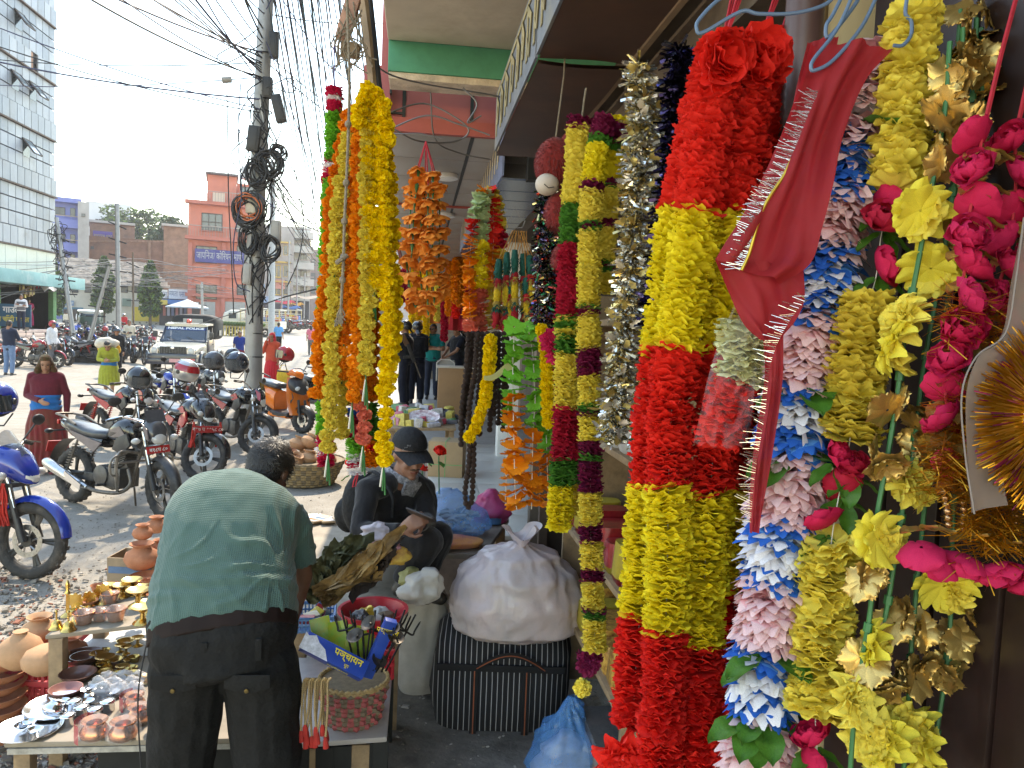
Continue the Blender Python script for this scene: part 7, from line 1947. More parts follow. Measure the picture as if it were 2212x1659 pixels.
for q in range(2600):
 a=r_.uniform(0,2*PI);d_=V((math.cos(a),math.sin(a),r_.uniform(-.4,.7))).normalized();p=V((.062*math.cos(a),.062*math.sin(a),r_.uniform(-.006,.006)));L=r_.uniform(.03,.062);w_=V((-math.sin(a),math.cos(a),r_.uniform(-.5,.5)))*.0006
 mb.cur=1 if (r_.random()<.14)else 0
 mb.add([p-w_,p+w_,p+d_*L+w_,p+d_*L-w_],[(0,1,2,3)])
mb.xf(Mv);stuff(mb.build('fringe',[foil('foil_orange_gold',(.75,.36,.03),.3),foil('foil_magenta',(.5,.05,.2),.3)],t,fix=False,smooth=False))
for (px,py,n_)in ((2110,700,500),(2120,900,700),(2080,1010,700),(2150,1130,700)):
 c=at(px,py,.93)-t.location;mb=MB()
 for q in range(n_):
  v=V((r_.gauss(-.3,1),r_.gauss(-.2,.8),r_.gauss(0,.8))).normalized();p=c+V((r_.gauss(0,.02),0,r_.gauss(0,.02)));w_=v.orthogonal().normalized()*.0005;L=r_.uniform(.02,.045)
  mb.add([p-w_,p+w_,p+v*L+w_,p+v*L-w_],[(0,1,2,3)])
 stuff(mb.build('tinsel_spray',foil('foil_orange_gold',(0,)*3),t,fix=False,smooth=False))
t=thing('organza_ribbon','translucent grey ribbon trailing from the gold medallion','ribbon',at(2140,800,.86))
rbm=mat('organza',(.36,.27,.22),.7,alpha=.72,var=.08,transl=.3)
L0=[(2212,470),(2195,600),(2172,720),(2110,770),(2078,850),(2085,980),(2105,1110)];R0=[(2260,480),(2240,620),(2212,740),(2172,800),(2150,870),(2160,980),(2172,1090)]
A_,B_=spline([at(x,y,.84)for x,y in L0],6),spline([at(x,y,.86)for x,y in R0],6)
MB().grid(lambda u,v:A_[min(len(A_)-1,int(v*(len(A_)-1)+.5))].lerp(B_[min(len(B_)-1,int(v*(len(B_)-1)+.5))],u)+fwd*.008*math.sin(u*3+v*7)-t.location,6,len(A_)).build('ribbon',rbm,t,ang=None)
for s in (A_,B_):MB().tube([p-t.location for p in s],.0012,4).build('hem',mat('hem_grey',(.22,.18,.16),.8),t)
t=thing('chiffon_scarf','sheer red scarf with gold trim and silver fringe draped from a blue hanger','scarf',at(1860,100,1.05))
chif=mat('red_chiffon',(.42,.022,.030),.75,var=.1,scale=8,transl=.45,alpha=.96)
def ruled(L,Rr,name,m,dL,dR,n=9,wav=.012,k=6):
 A,B=spline([at(x,y,dL)for x,y in L],k),spline([at(x,y,dR)for x,y in Rr],k);mN=min(len(A),len(B))-1
 def f(u,v):
  i=min(mN,int(v*mN+.5));p=A[int(i*(len(A)-1)/mN)].lerp(B[int(i*(len(B)-1)/mN)],u)
  return p+fwd*wav*(math.sin(u*9+v*4)+.5*math.sin(u*21-v*6))-t.location
 MB().grid(f,n*2,mN+1).build(name,m,t,ang=None);return A,B
EL=[(1752,90),(1724,195),(1690,290),(1650,385),(1604,470),(1570,520),(1542,562)];ER=[(1938,98),(1870,175),(1815,300),(1790,400),(1768,490),(1748,570),(1690,612)]
A1,B1=ruled(EL,ER,'scarf_drape',chif,1.04,1.03)
ruled([(1544,560),(1580,640),(1610,700),(1640,735)],[(1740,575),(1735,640),(1715,690),(1690,730)],'scarf_fold',chif,1.05,1.04,wav=.008)
ruled([(1648,720),(1652,820),(1632,960),(1622,1060),(1618,1150)],[(1695,690),(1690,820),(1668,960),(1652,1060),(1640,1150)],'scarf_tail',chif,1.06,1.06,wav=.005)
ruled([(1745,90),(1720,200),(1700,330)],[(1815,75),(1790,180),(1750,300)],'scarf_back',chif,1.10,1.10,wav=.006)
MB().tube([p-t.location-fwd*.004 for p in spline([at(x,y,1.035)for x,y in ((1769,198),(1751,251),(1714,331),(1691,380),(1658,430),(1638,473),(1617,546),(1600,585))],6)],.0026,6).build('gold_trim',foil('foil_bright_gold',(.7,.46,.06),.35),t)
mb=MB();r_=random.Random(15)
fr_path=resample(spline([at(x,y,1.03)for x,y in ((1766,198),(1748,251),(1711,331),(1688,380),(1655,430),(1635,473),(1614,546),(1597,585))],8),.0016)+resample(spline([at(x,y,1.03)for x,y in ((1745,640),(1700,700),(1665,780),(1650,900),(1630,1020),(1620,1130))],8),.003)
for (p,d)in fr_path:
 v=(-rt*r_.uniform(.6,1)+up*r_.uniform(-.1,.5)-fwd*r_.uniform(-.2,.4)).normalized();w_=d*.0003;L=r_.uniform(.010,.028);p=p-t.location-fwd*.003
 mb.add([p-w_,p+w_,p+v*L+w_,p+v*L-w_],[(0,1,2,3)])
stuff(mb.build('silver_fringe',fs_,t,fix=False,smooth=False))
hang_m=mat('blue_hanger',(.10,.16,.26),.4,var=.15)
for k,(lb,P)in enumerate((('blue wire hanger holding the red garland ribbons',[(1640,-60),(1620,-10),(1560,-5),(1512,40),(1505,62),(1520,70),(1600,25),(1640,30),(1720,28),(1785,8),(1800,-20),(1760,-50),(1680,-60)]),('blue wire hanger holding the chiffon scarf',[(1960,-10),(1956,30),(1968,45),(1968,75),(1950,98),(1930,98)]),('second blue wire hanger looped through the scarf',[(1850,-30),(1810,60),(1760,125),(1752,145),(1760,152),(1800,130),(1860,60),(1900,-20)]),('third blue wire hanger behind the scarf',[(1835,-40),(1800,30),(1785,55),(1790,80),(1840,20),(1870,-30)]))):
 t=thing('wire_hanger',lb,'hanger',at(P[0][0],P[0][1],1.04),group='blue wire hangers');MB().tube([p-t.location for p in spline([at(x,y,1.03+.01*(k==3))for x,y in P],5)],.0026,8).build('wire',hang_m,t)
t=thing('flower_packet','clear plastic packet of cream and red cloth flowers','packet',at(1580,850,1.2))
for k in range(14):put('cream_flower',fm('ruffle',p_cream,k%6),t,m=Matrix.Translation(at(1610+12*math.sin(k*2.0),700+k*8.5,1.185)-t.location)@Euler((R(20*math.sin(k)),R(15*math.cos(k*2)),k)).to_matrix().to_4x4()@Matrix.Scale(.042,4))
for k in range(16):put('red_flower',fm('ruffle',p_red,k%6),t,m=Matrix.Translation(at(1590-2.5*k+8*math.sin(k*2.3),822+k*8.4,1.185)-t.location)@Euler((R(20*math.sin(k)),R(15*math.cos(k*2)),k)).to_matrix().to_4x4()@Matrix.Scale(.036,4))
plas=mat('clear_plastic',(.85,.85,.87),.12,alpha=.055,var=0,spec=.9)
def bagf(u,v,d0):
 L=V((1722-225*v,165+790*v,0));Rr=V((1745-135*v,165+805*v,0));w=.05+.95*min(1,v*1.6)
 x=(L.x+Rr.x)/2+(Rr.x-L.x)/2*(2*u-1)*w;y=L.y+(Rr.y-L.y)*u
 return at(x+10*nz((u*2,v*5,d0),1.3),y+16*v*v*nz((u*4,d0,1),2.1),d0+.010*math.sin(v*19+u*7+3*nz((u,v*4,d0),1))+.016*nz((u*4,v*12,d0),1.7))-t.location
MB().grid(lambda u,v:bagf(u,v,1.145),14,50).build('plastic_front',plas,t,ang=25);MB().grid(lambda u,v:bagf(u,v,1.235),8,30).build('plastic_back',plas,t,ang=25)
tb=at(1198,350,2.7)
t=thing('plush_toy','red plush toy with a pale muzzle hanging upside down under the signboard','toy',tb)
plush=mat('red_plush',(.22,.016,.014),.98,var=.35,scale=90,sheen=.15)
def furry(c,rr,name,m,n=900,seed=1):
 mb=MB();mb.ell(c,rr,18,12);r=random.Random(seed);c=V(c)
 for i in range(n):
  v=V((r.gauss(0,1),r.gauss(0,1),r.gauss(0,1))).normalized();p=c+V((v.x*rr[0],v.y*rr[1],v.z*rr[2]));w_=v.orthogonal().normalized()*.0022;e=p+(v+V((0,0,-.8)))*.010
  mb.add([p-w_,p+w_,e],[(0,1,2)])
 return mb.build(name,m,t,fix=False,ang=None)
furry((0,0,0),(.065,.07,.085),'head',plush,1600);furry((.045,-.03,.045),(.035,.02,.055),'ear',mat('red_velvet',(.22,.02,.015),.8,var=.3),300)
MB().ell((-.028,-.03,-.085),(.042,.045,.038),16,10).build('muzzle',mat('plush_cream',(.6,.5,.42),.95,var=.1),t)
MB().tube([(-.045,-.072,-.092),(-.03,-.077,-.105),(-.01,-.074,-.1)],.0015,5).build('mouth_stitch',cable_m,t);furry((.03,0,-.17),(.055,.05,.07),'body',plush,900,3);furry((.045,.02,-.33),(.035,.035,.05),'arm',plush,500,4)
MB().tube([(0,0,.08),(.02,0,.3),(.02,0,.45)],.003,5).build('hanging_string',rope_m,t)
brass=mat('brass',(.62,.42,.13),.26,.95,.15,30,dirt=(.4,.26,.09),dscale=20)
copper=mat('copper',(.68,.30,.16),.24,.95,.12,30)
inox=mat('stainless',(.72,.72,.73),.16,1,.05,30)
clay=mat('terracotta',(.42,.17,.085),.85,var=.2,scale=14,dirt=(.5,.25,.15),dscale=9)
clay_p=mat('pale_clay',(.46,.26,.14),.88,var=.18,scale=10,dirt=(.36,.2,.11),dscale=8)
wrap=mat('plastic_wrap',(.85,.8,.8),.14,alpha=.12,var=0,spec=.9)
board=mat('weathered_board',(.30,.25,.19),.85,var=.3,scale=8,dirt=(.2,.16,.12),dscale=4)
def sack(name,label,c,secs,m,seed,amp=.02,fs_=9,nn=40,cat='sack',wr=0,tie=None,voxel=None,extra=None):
 t=thing(name,label,cat,c);mb=MB();mb.loft(secs,nn,2.4,'z');k=len(secs)
 def fn(p):
  r=V((p[0],p[1],0));n_=r.normalized()if r.length>.01 else V((0,0,1));a=math.atan2(p[1],p[0]);h=p[2]
  fold=wr*(math.sin(a*11+6*nz(p,5,seed))*.22*min(1,h*4)-abs(nz(p,11,seed))*.9-abs(nz((p[0]+p[2]*.6,p[1],p[2]-p[0]*.5),19,seed+2))*.8+.4)
  q=V(p)+n_*(amp*nz(p,fs_,seed)+amp*.5*nz(p,fs_*2.6,seed)+fold);q.z=max(.001,q.z);return q
 ss=[]
 for i in range(k-1):
  for j in range(6):f_=j/6;g_=f_*f_*(3-2*f_);ss.append(tuple(secs[i][q]+(secs[i+1][q]-secs[i][q])*(f_ if q==0 else g_)for q in range(5)))
 ss.append(secs[-1][:5]);mb=MB();mb.loft(ss,nn,2.3,'z');mb.v=[tuple(fn(p))for p in mb.v]
 mb.build('sack_body',m,t,ang=None)
 if extra:extra(t)
 return t
ZT,ZS=.42,.62
def mean(*a):return sum(a,V((0,0,0)))/len(a)
def slab(name,label,cs,z,th,m,legs=True,cat='table',legm=None):
 t=thing(name,label,cat,(0,0,0));ps=[atZ(x,y,z)for x,y in cs]
 mb=MB();mb.add([p-V((0,0,th))for p in ps]+ps,[(3,2,1,0),(4,5,6,7),(0,1,5,4),(1,2,6,5),(2,3,7,6),(3,0,4,7)]);mb.build('top',m,t,bev=.006)
 c=mean(*ps)
 if legs:
  for p in ps:q=p.lerp(c,.12);MB().box((q.x,q.y,(z-th)/2),(.06,.06,z-th)).build('leg',legm or wood,t,bev=.004)
 return t,ps
tblL,psL=slab('wares_table','low board table of brass, steel and copper ritual wares',((8,1604),(560,1594),(560,1380),(215,1392)),ZT,.022,board)
a_=psL[0];b_=psL[1]
MB().box((mean(a_,b_).x+.12,mean(a_,b_).y+.12,.2),((b_-a_).length*.62,.03,.36)).build('skirt_board',mat('black_board',(.015,.015,.014),.8,var=.3),tblL)
MB().box((mean(a_,b_).x,mean(a_,b_).y+.01,ZT-.035),((b_-a_).length*.97,.02,.022)).build('edge_strip',mat('chipped_white',(.4,.37,.32),.8,var=.4,scale=20),tblL)
t,psS=slab('wares_shelf','raised plank of bells, copper pots and brass lamps',((97,1373),(470,1330),(470,1268),(205,1290)),ZS,.02,board,cat='shelf')
MB().box((mean(*psS[:2]).x,mean(*psS[:2]).y+.35,ZT+.002),(.7,.45,.003)).build('white_sheet',mat('white_sheet',(.6,.6,.58),.7,var=.08),tblL)
def ware(name,label,prof,px,py,z,s,m,cat,group=None,rot=None,n=24,extra=None,dz=0):
 p=atZ(px,py,z)+V((0,0,dz))
 t=thing(name,label,cat,p,group=group,rot=rot)
 MB().lathe([(r*s,h*s)for r,h in prof],n).build('body',m,t,ang=50)
 if extra:extra(t,s)
 return t
PLATE=((0,.012),(.75,.012),(.86,.05),(1,.11),(1.0,.125),(.93,.10),(.82,.05),(.74,.03),(0,.03))
BOWL=((0,0),(.5,0),(.55,.03),(.85,.25),(1.0,.48),(1.03,.5),(.98,.5),(.8,.26),(.5,.06),(0,.05))
LOTA=((0,0),(.45,0),(.8,.25),(.85,.55),(.62,.9),(.5,1.05),(.78,1.22),(.75,1.24),(.46,1.06),(.56,.88),(.75,.55),(.4,.08),(0,.06))
POT=((0,0),(.45,0),(.8,.22),(1.0,.62),(.86,1.0),(.5,1.22),(.46,1.32),(.66,1.48),(.68,1.54),(.6,1.52),(.4,1.32),(.42,1.2),(0,1.1))
BELL=((0,.02),(.85,.0),(1.0,.04),(.9,.15),(.68,.6),(.6,.95),(.3,1.2),(.13,1.3),(.13,2.4),(.2,2.5),(.1,2.75),(0,2.8))
DIYA=((0,0),(.9,0),(.8,.12),(.25,.45),(.2,.95),(.5,1.25),(1.0,1.5),(1.02,1.56),(.5,1.35),(0,1.32))
CUP=((0,0),(.6,0),(.85,.9),(1.0,1.1),(.98,1.14),(.8,.92),(.55,.1),(0,.08))
CAN=((0,0),(.8,0),(.84,.05),(.84,1.1),(.9,1.15),(.9,1.25),(.75,1.4),(.4,1.5),(0,1.52))
G_='metal wares on the low table'
ware('steel_plate','wide steel plate on the front corner of the low table',PLATE,62,1578,ZT,.12,inox,'plate',G_)
ware('steel_plate','wide steel plate behind the little steel pots',PLATE,125,1530,ZT,.125,inox,'plate',G_)
ware('steel_plate','steel plate holding small steel dishes',PLATE,215,1502,ZT,.10,inox,'plate',G_)
ware('steel_pot','steel water pot tipped over inside the front plate',LOTA,108,1562,ZT,.05,inox,'pot',G_,(R(-28),R(20),0),dz=.03)
for k,(x,y)in enumerate(((146,1566),(176,1548),(205,1552),(160,1535),(232,1535))):
 ware('steel_can','small lidded steel can among the steel plates',CAN,x,y,ZT,.033,inox,'can',G_+', cans')
for k,(x,y)in enumerate(((48,1572),(76,1582),(62,1565),(135,1520),(112,1528),(196,1490),(225,1488),(244,1500),(188,1520))):
 ware('steel_dish','tiny steel dish lying among the steel plates',BOWL,x,y,ZT+.014,.028,inox,'dish',G_+', dishes')
def wrapx(sc):
 def f(t,s):
  mb=MB();mb.ell((0,0,.62*s),(1.08*s,1.08*s,.85*s),16,10)
  for i,v in enumerate(mb.v):mb.v[i]=tuple(V(v)*(1+.10*nz(v,30))if v[2]>.0 else V(v))
  for i,v in enumerate(mb.v):mb.v[i]=(v[0],v[1],max(.001,v[2]))
  mb.build('plastic_wrap',wrap,t,ang=20)
 return f
for k,(x,y,s,z,lb)in enumerate(((204,1596,.062,ZT,'copper pot in red printed plastic at the table front'),(266,1598,.062,ZT,'copper pot in clear plastic next to the red printed one'),(300,1560,.055,ZT,'copper pot in plastic partly behind the bending man'),(290,1530,.05,ZT,'small copper pot in red plastic near the steel cans'),(181,1347,.05,ZS,'copper cup in plastic beside the brass bells'),(216,1340,.045,ZS,'copper cup in plastic between two others'),(250,1340,.052,ZS,'copper cup in plastic beside the brass goblet lamp'),(238,1302,.045,ZS,'copper cup in plastic at the back of the raised plank'))):
 t=ware('copper_pot',lb,LOTA if k<4 else CUP,x,y,z,s,copper,'pot',None,extra=wrapx(1))
 if k in (0,3):MB().grid(lambda u,v:V((s*1.12*math.cos(2+u*2.2),s*1.12*math.sin(2+u*2.2),s*(.1+1.2*v))),10,6).build('red_print',mat('red_print',(.5,.03,.06),.4,alpha=.6),t)
for k in range(9):p=atZ(214+11*k,1488+14*math.sin(k*2.1),ZT);sack('clear_packet','crumpled clear packet of small metal goods on the low table',V((p.x,p.y,ZT)),[(0,0,0,.03,.025),(.02,0,0,.045,.035),(.045,0,0,.03,.02),(.06,0,0,.01,.01)],mat('cloudy_wrap',(.7,.68,.68),.15,alpha=.4,var=.1,spec=.8),40+k,.02,26,22,cat='packet',wr=.012)['group']='clear packets on the low table'
brown_b=mat('brown_glazed',(.12,.05,.035),.3,var=.3,coat=.3)
for k,(x,y,s)in enumerate(((180,1432,.085),(168,1470,.075),(142,1502,.065),(180,1428,.055),(232,1452,.05))):
 ware('bowl',('wide dark brown bowl at the table edge','dark brown bowl below the widest one','pinkish brown bowl with a red stamp','smaller bowl nested in the widest brown bowl','brown bowl near the brass lamps')[k],BOWL,x,y,ZT+(.03 if k==3 else 0),s,brown_b if k !=2 else mat('pink_brown',(.3,.13,.11),.4),'bowl')
rw_=random.Random(21)
for k in range(30):
 x,y=rw_.uniform(205,318),rw_.uniform(1385,1478)
 kind=rw_.choice((DIYA,BOWL,CUP,PLATE,DIYA))
 ware('brass_lamp','small brass lamp or cup in the crowd on the low table',kind,x,y,ZT,rw_.uniform(.022,.042),brass,'lamp','small brass pieces on the low table')
for k,(x,y,s)in enumerate(((298,1310,.055),(308,1345,.05),(262,1290,.042),(322,1325,.04),(285,1283,.05))):
 ware('brass_goblet_lamp','brass goblet oil lamp on the raised plank',DIYA,x,y,ZS,s,brass,'lamp','brass goblet lamps on the raised plank')
for k in range(14):
 ware('brass_dish','little brass dish or ring at the back of the raised plank',rw_.choice((BOWL,CUP,DIYA)),rw_.uniform(235,330),rw_.uniform(1268,1292),ZS,rw_.uniform(.022,.036),brass,'dish','little brass dishes on the raised plank')
for k,(x,y,s)in enumerate(((122,1358,.032),(148,1362,.034),(165,1346,.03))):
 ware('hand_bell',('brass hand bell at the very end of the raised plank','brass hand bell next to the end one','brass hand bell against the copper cup')[k],BELL,x,y,ZS,s,brass,'bell')
ware('candlestick','tall slim brass lamp stick behind the bells',((0,0),(.9,0),(.7,.2),(.25,.5),(.22,3),(.4,3.2),(.2,3.6),(.3,4.4),(.12,5),(0,5.1)),146,1330,ZS,.034,brass,'lamp')
for k,(x,y,s)in enumerate(((222,1302,.04),(163,1318,.035),(193,1308,.03))):
 t=thing('brass_figure',('round backed brass shrine figure behind the copper cups','brass leaf shaped figure by the tall lamp stick','small brass figure between two others')[k],'figurine',atZ(x,y,ZS))
 MB().lathe([(0,0),(1*s,0),(.8*s,.3*s),(.3*s,.4*s),(.25*s,.8*s)],14).build('base',brass,t)
 MB().prism([(s*math.cos(a)*(1+.12*math.sin(a*9)),s*1.35+s*math.sin(a)*(1+.12*math.sin(a*9)))for a in [2*PI*i/40 for i in range(40)]],.006,basis((1,0,0),(0,0,1),(0,-1,0))).build('back_plate',brass,t)
for k,(x,y,s)in enumerate(((211,1262,.036),(240,1258,.036),(190,1288,.05))):
 ware('clay_cup',('small flared terracotta cup behind the brass figure','second flared terracotta cup beside the first','shallow terracotta dish behind the copper cups')[k],CUP if k<2 else BOWL,x,y+18,ZS,s,clay,'cup')
for k in range(12):
 ware('clay_lamp','tiny terracotta cup in the heap beside the bending man',rw_.choice((CUP,BOWL)),rw_.uniform(305,350),rw_.uniform(1258,1290),ZS,rw_.uniform(.02,.03),clay,'cup','tiny terracotta cups')
ware('clay_pot','big pale clay pot with a knob on the red crate',((0,0),(.5,0),(.85,.3),(1,.75),(.8,1.2),(.4,1.5),(.25,1.62),(.32,1.7),(0,1.74)),45,1440,.40,.10,clay_p,'pot')
ware('clay_pot','squat pale clay pot with a side spout on the red crate',((0,0),(.6,0),(.95,.35),(1,.7),(.75,1.05),(.3,1.15),(0,1.16)),98,1450,.40,.10,clay_p,'pot',extra=lambda t,s:MB().tube([(-.9*s,0,.8*s),(-1.15*s,0,1.0*s)],[.2*s,.16*s],10).build('spout',clay_p,t))
ware('clay_pot','pale clay pot half behind the knobbed one',POT,85,1385,.40,.085,clay_p,'pot')
ware('clay_pot','reddish clay pot under the raised plank',POT,150,1432,.36,.085,clay,'pot')
for k in range(7):
 ware('clay_dish','terracotta dish stacked at the left end of the stall',BOWL,-2+8*rw_.random(),1600-k*26,.05+.05*k,.11,clay,'dish','terracotta dishes stacked at the stall end')
crt=mat('red_crate',(.46,.045,.06),.5,var=.15,scale=6,dirt=(.5,.14,.12),dscale=4)
c0=atZ(25,1562,.06);cw=.30
t=thing('plastic_crate','red plastic crate with white vertical lettering under the clay pots','crate',(c0.x,c0.y,.04),R(-6))
for z in (.0,.10,.20,.30):MB().box((cw/2,0,z+.02),(cw,.018,.028)).build('rail',crt,t,bev=.003)
for k in range(7):MB().box((k*cw/6,.002,.17),(.016 if k else .07,.012,.32)).build('upright',crt,t,bev=.003)
for k in range(6):
 for j in range(3):
  mb=MB()
  for (dx,dz)in ((-.009,0),(.009,0),(0,-.022),(0,.022)):mb.box((k*cw/6+cw/12+dx,.004,.075+j*.10+dz),(.007,.006,.03))
  mb.build('lattice',crt,t)
for (x0,y0,lx,ly)in ((0,.15,.016,.32),(cw,.15,.016,.32),(cw/2,.31,cw,.016)):MB().box((x0,y0,.17),(lx,ly,.34)).build('wall',crt,t,bev=.003)
MB().tube([(-.01,0,.345),(cw+.01,0,.345),(cw+.01,.31,.345),(-.01,.31,.345)],.014,8,closed=True).build('rim',crt,t)
for k,ch in enumerate('अमनकृषिफार्म'.replace('षि','ष').replace('र्म','म')):
 if k<6:put('lettering',text_mesh(ch,.034,'lettering',white_paint,.001),t,(.012,-.011,.30-k*.045),(PI/2,0,0))
rub=MB();r_=random.Random(31)
for k in range(1500):
 px,py=(r_.uniform(-40,330),r_.uniform(1230,1420))if k<1000 else (r_.uniform(-60,250),r_.uniform(1600,1700))
 p=atZ(px,py,0);s=r_.uniform(.006,.028)*(1 if k%9 else 1.6)
 rub.cur=0 if r_.random()<.65 else 1 if r_.random()<.6 else 2
 rub.box(p+V((0,0,s*.25)),(s*r_.uniform(.7,1.6),s*r_.uniform(.5,1.2),s*r_.uniform(.2,.6)),(r_.uniform(-.4,.4),r_.uniform(-.4,.4),r_.uniform(0,3)),(r_.uniform(.5,1),r_.uniform(.5,1)))
for k in range(1600):
 p=atZ(r_.uniform(-60,720),1130+330*r_.random()**1.5 if k%2 else r_.uniform(880,1150),0);s=r_.uniform(.004,.014)
 rub.cur=0;rub.box(p+V((0,0,s*.2)),(s*1.3,s,s*.5),(0,0,r_.uniform(0,3)),(.7,.7))
for k in range(260):
 p=atZ(r_.uniform(850,1320),r_.uniform(1440,1700),.027);s=r_.uniform(.003,.012)*(3 if k%23==0 else 1);rub.cur=2 if k%3==0 else 0;rub.box(p+V((0,0,s*.15)),(s*1.6,s,s*.3),(0,0,r_.uniform(0,3)),(.7,.7))
o=rub.build('rubble',[mat('stone_bits',(.2,.175,.145),.95,var=.3),mat('brick_bits',(.26,.1,.06),.9,var=.3),mat('pale_bits',(.38,.35,.32),.9,var=.2)],smooth=False);stuff(o);tag(o,'stone chips and broken pot shards scattered over the dusty ground','rubble')
c0=atZ(300,1262,.0)
t=thing('carton','open blue printed carton holding terracotta pots','carton',c0,R(-8))
cbm=mat('carton_print',(.3,.22,.14),.85,var=.2,dirt=(.2,.15,.1));cbl=mat('carton_blue',(.10,.16,.26),.8,var=.2)
for (x,y,lx,ly)in ((0,-.13,.34,.01),(0,.13,.34,.01),(-.17,0,.01,.26),(.17,0,.01,.26)):MB().box((x,y,.12),(lx,ly,.24)).build('side',cbm,t)
MB().box((0,-.137,.15),(.32,.004,.05)).build('blue_print',cbl,t);MB().box((0,0,.01),(.33,.25,.01)).build('base',cbm,t)
for k,(x,y,z,s,lb)in enumerate(((306,1228,.18,.125,'round terracotta pot in the carton'),(308,1165,.36,.075,'small terracotta pot stacked on the round one'),(338,1150,.30,.085,'terracotta pot with a wide mouth behind the stacked ones'),(345,1195,.24,.07,'terracotta pot against the green shirt'),(320,1262,.10,.13,'wide terracotta dish below the carton'))):
 ware('terracotta_pot',lb,POT if k<4 else BOWL,x,y,z,s,clay,'pot')
tblR,psR=slab('goods_table','low table with a chipped white top holding the woven basket',((640,1606),(836,1592),(850,1420),(640,1420)),ZT,.022,mat('white_laminate',(.42,.38,.36),.6,var=.2,scale=12,dirt=(.28,.24,.21),dscale=6),legm=mat('black_board',(0,)*3))
for k in range(5):q=psR[0].lerp(psR[1],.08+.2*k);MB().box((q.x,q.y+.04,.19),(.085,.03,.38)).build('front_board',mat('black_board',(0,)*3)if k%3 else wood,tblR)
tb2,ps2=slab('leaf_table','plank table carrying dry leaf bundles behind the red tub',((632,1352),(868,1352),(858,1120),(640,1120)),.60,.025,board)
def woven(px,py,z,r0,r1,h,label,ms,n=36,rows=9,name='basket',rim=None):
 p=atZ(px,py,z);t=thing(name,label,'basket',p)
 MB().lathe([(0,.004),(r0*.97,.004),(r1*.965,h)],28).build('lining',ms[-1],t)
 for j in range(rows):
  f_=(j+.5)/rows;rr=r0+(r1-r0)*f_
  for par in (0,1):
   mb=MB()
   for i in range(n):
    if (i+j)%2 !=par:continue
    a0,a1=2*PI*i/n,2*PI*(i+1.05)/n;pr=.006 if par else .0
    mb.tube([V((rr*math.cos(a0),rr*math.sin(a0),h*f_)),V(((rr+.005+pr)*math.cos((a0+a1)/2),(rr+.005+pr)*math.sin((a0+a1)/2),h*f_)),V((rr*math.cos(a1),rr*math.sin(a1),h*f_))],h/rows*.48,5,cap=False)
   mb.build('weave_row',ms[(par+(j //2))%max(1,len(ms)-1)],t)
 for k in range(2):MB().tube([V(((r1+.004)*math.cos(a),(r1+.004)*math.sin(a),h+.008*math.sin(a*18+k*PI)))for a in [2*PI*i/72 for i in range(72)]],.008,6,closed=True).build('rim_braid',rim or ms[0],t)
 return t
cane=mat('cane',(.40,.27,.12),.75,var=.3,scale=40);cane2=mat('cane_dark',(.22,.16,.09),.8,var=.3,scale=40);pinkc=mat('pink_cane',(.42,.10,.10),.75,var=.25,scale=40);brnc=mat('olive_cane',(.2,.15,.1),.8,var=.25,scale=40)
woven(762,1552,ZT,.10,.135,.17,'pink and olive woven basket full of iron tridents and boxes',[brnc,pinkc,cane2],30,8,rim=cane)
woven(660,1042,0,.34,.48,.30,'wide cane basket of round clay water pots on the street',[cane2,cane,cane2],44,9)
for k,(dx,dy,z)in enumerate(((-.2,-.1,.28),(.05,-.2,.28),(.25,.0,.28),(-.02,.15,.3),(-.28,.12,.27),(.0,0,.46),(.2,.2,.36),(-.12,-.28,.27),(.28,-.16,.27),(-.14,.05,.42))):
 p=atZ(660,1042,0);t=thing('clay_water_pot','round clay water pot heaped in the cane basket','pot',(p.x+dx,p.y+dy,z),group='clay water pots in the cane basket',rot=(rs.uniform(-.5,.5),rs.uniform(-.5,.5),0));MB().lathe([(r*.11,h*.11)for r,h in POT],20).build('body',clay_p if k%2 else clay,t)
t=thing('incense_box','long blue incense box with a mountain picture and yellow lettering','box',at(722,1418,2.78),rot=(R(52),R(30),R(4)))
bluem=mat('box_blue',(.012,.05,.30),.4,var=.15);MB().box((0,0,0),(.25,.066,.045)).build('box_body',bluem,t,bev=.002)
MB().prism([(-.134,-.034),(-.02,-.034),(-.045,.0),(-.075,.012),(-.095,.03),(-.12,.018),(-.134,.026)],.001,None,(0,0,.0235)).build('mountain_print',mat('snow_print',(.55,.56,.62),.6,var=.35,scale=60),t)
put('lettering',text_mesh('पञ्चायन',.034,'lettering',mat('box_yellow',(.7,.55,.03),.5,var=0),.0006,bold=.0006),t,(.045,.012,.024));put('lettering',text_mesh('धूप',.016,'lettering',mat('box_yellow',(0,)*3),.0006),t,(.05,-.018,.024));put('lettering',text_mesh('PANCHAYAN',.014,'lettering',mat('box_yellow',(0,)*3),.0006),t,(.03,-.035,.0),(R(90),0,0))
t=thing('incense_box','second blue incense box standing upright among the tridents','box',at(818,1400,2.86),rot=(R(10),R(20),R(12)));MB().box((0,0,0),(.045,.03,.24)).build('box_body',bluem,t,bev=.002);put('lettering',text_mesh('पञ्चायन',.026,'lettering',mat('box_yellow',(0,)*3),.0006),t,(0,-.0155,.08),(PI/2,0,0))
yp=mat('yellow_packet',(.60,.52,.02),.35,var=.2,scale=40,col2=(.2,.4,.05))
for k in range(9):
 t=thing('packet','yellow and green seed packet stuffed behind the blue box','packet',at(695+k*12,1365+(k%3)*10+k*3,2.92+.02*(k%3)),rot=(R(75),R(rs.uniform(-15,30)),R(rs.uniform(-20,20))),group='yellow packets in the basket');MB().box((0,0,0),(.075,.11,.008)).build('packet_body',yp,t,bev=.003)
iron=mat('black_iron',(.03,.026,.023),.55,.6,.3,30)
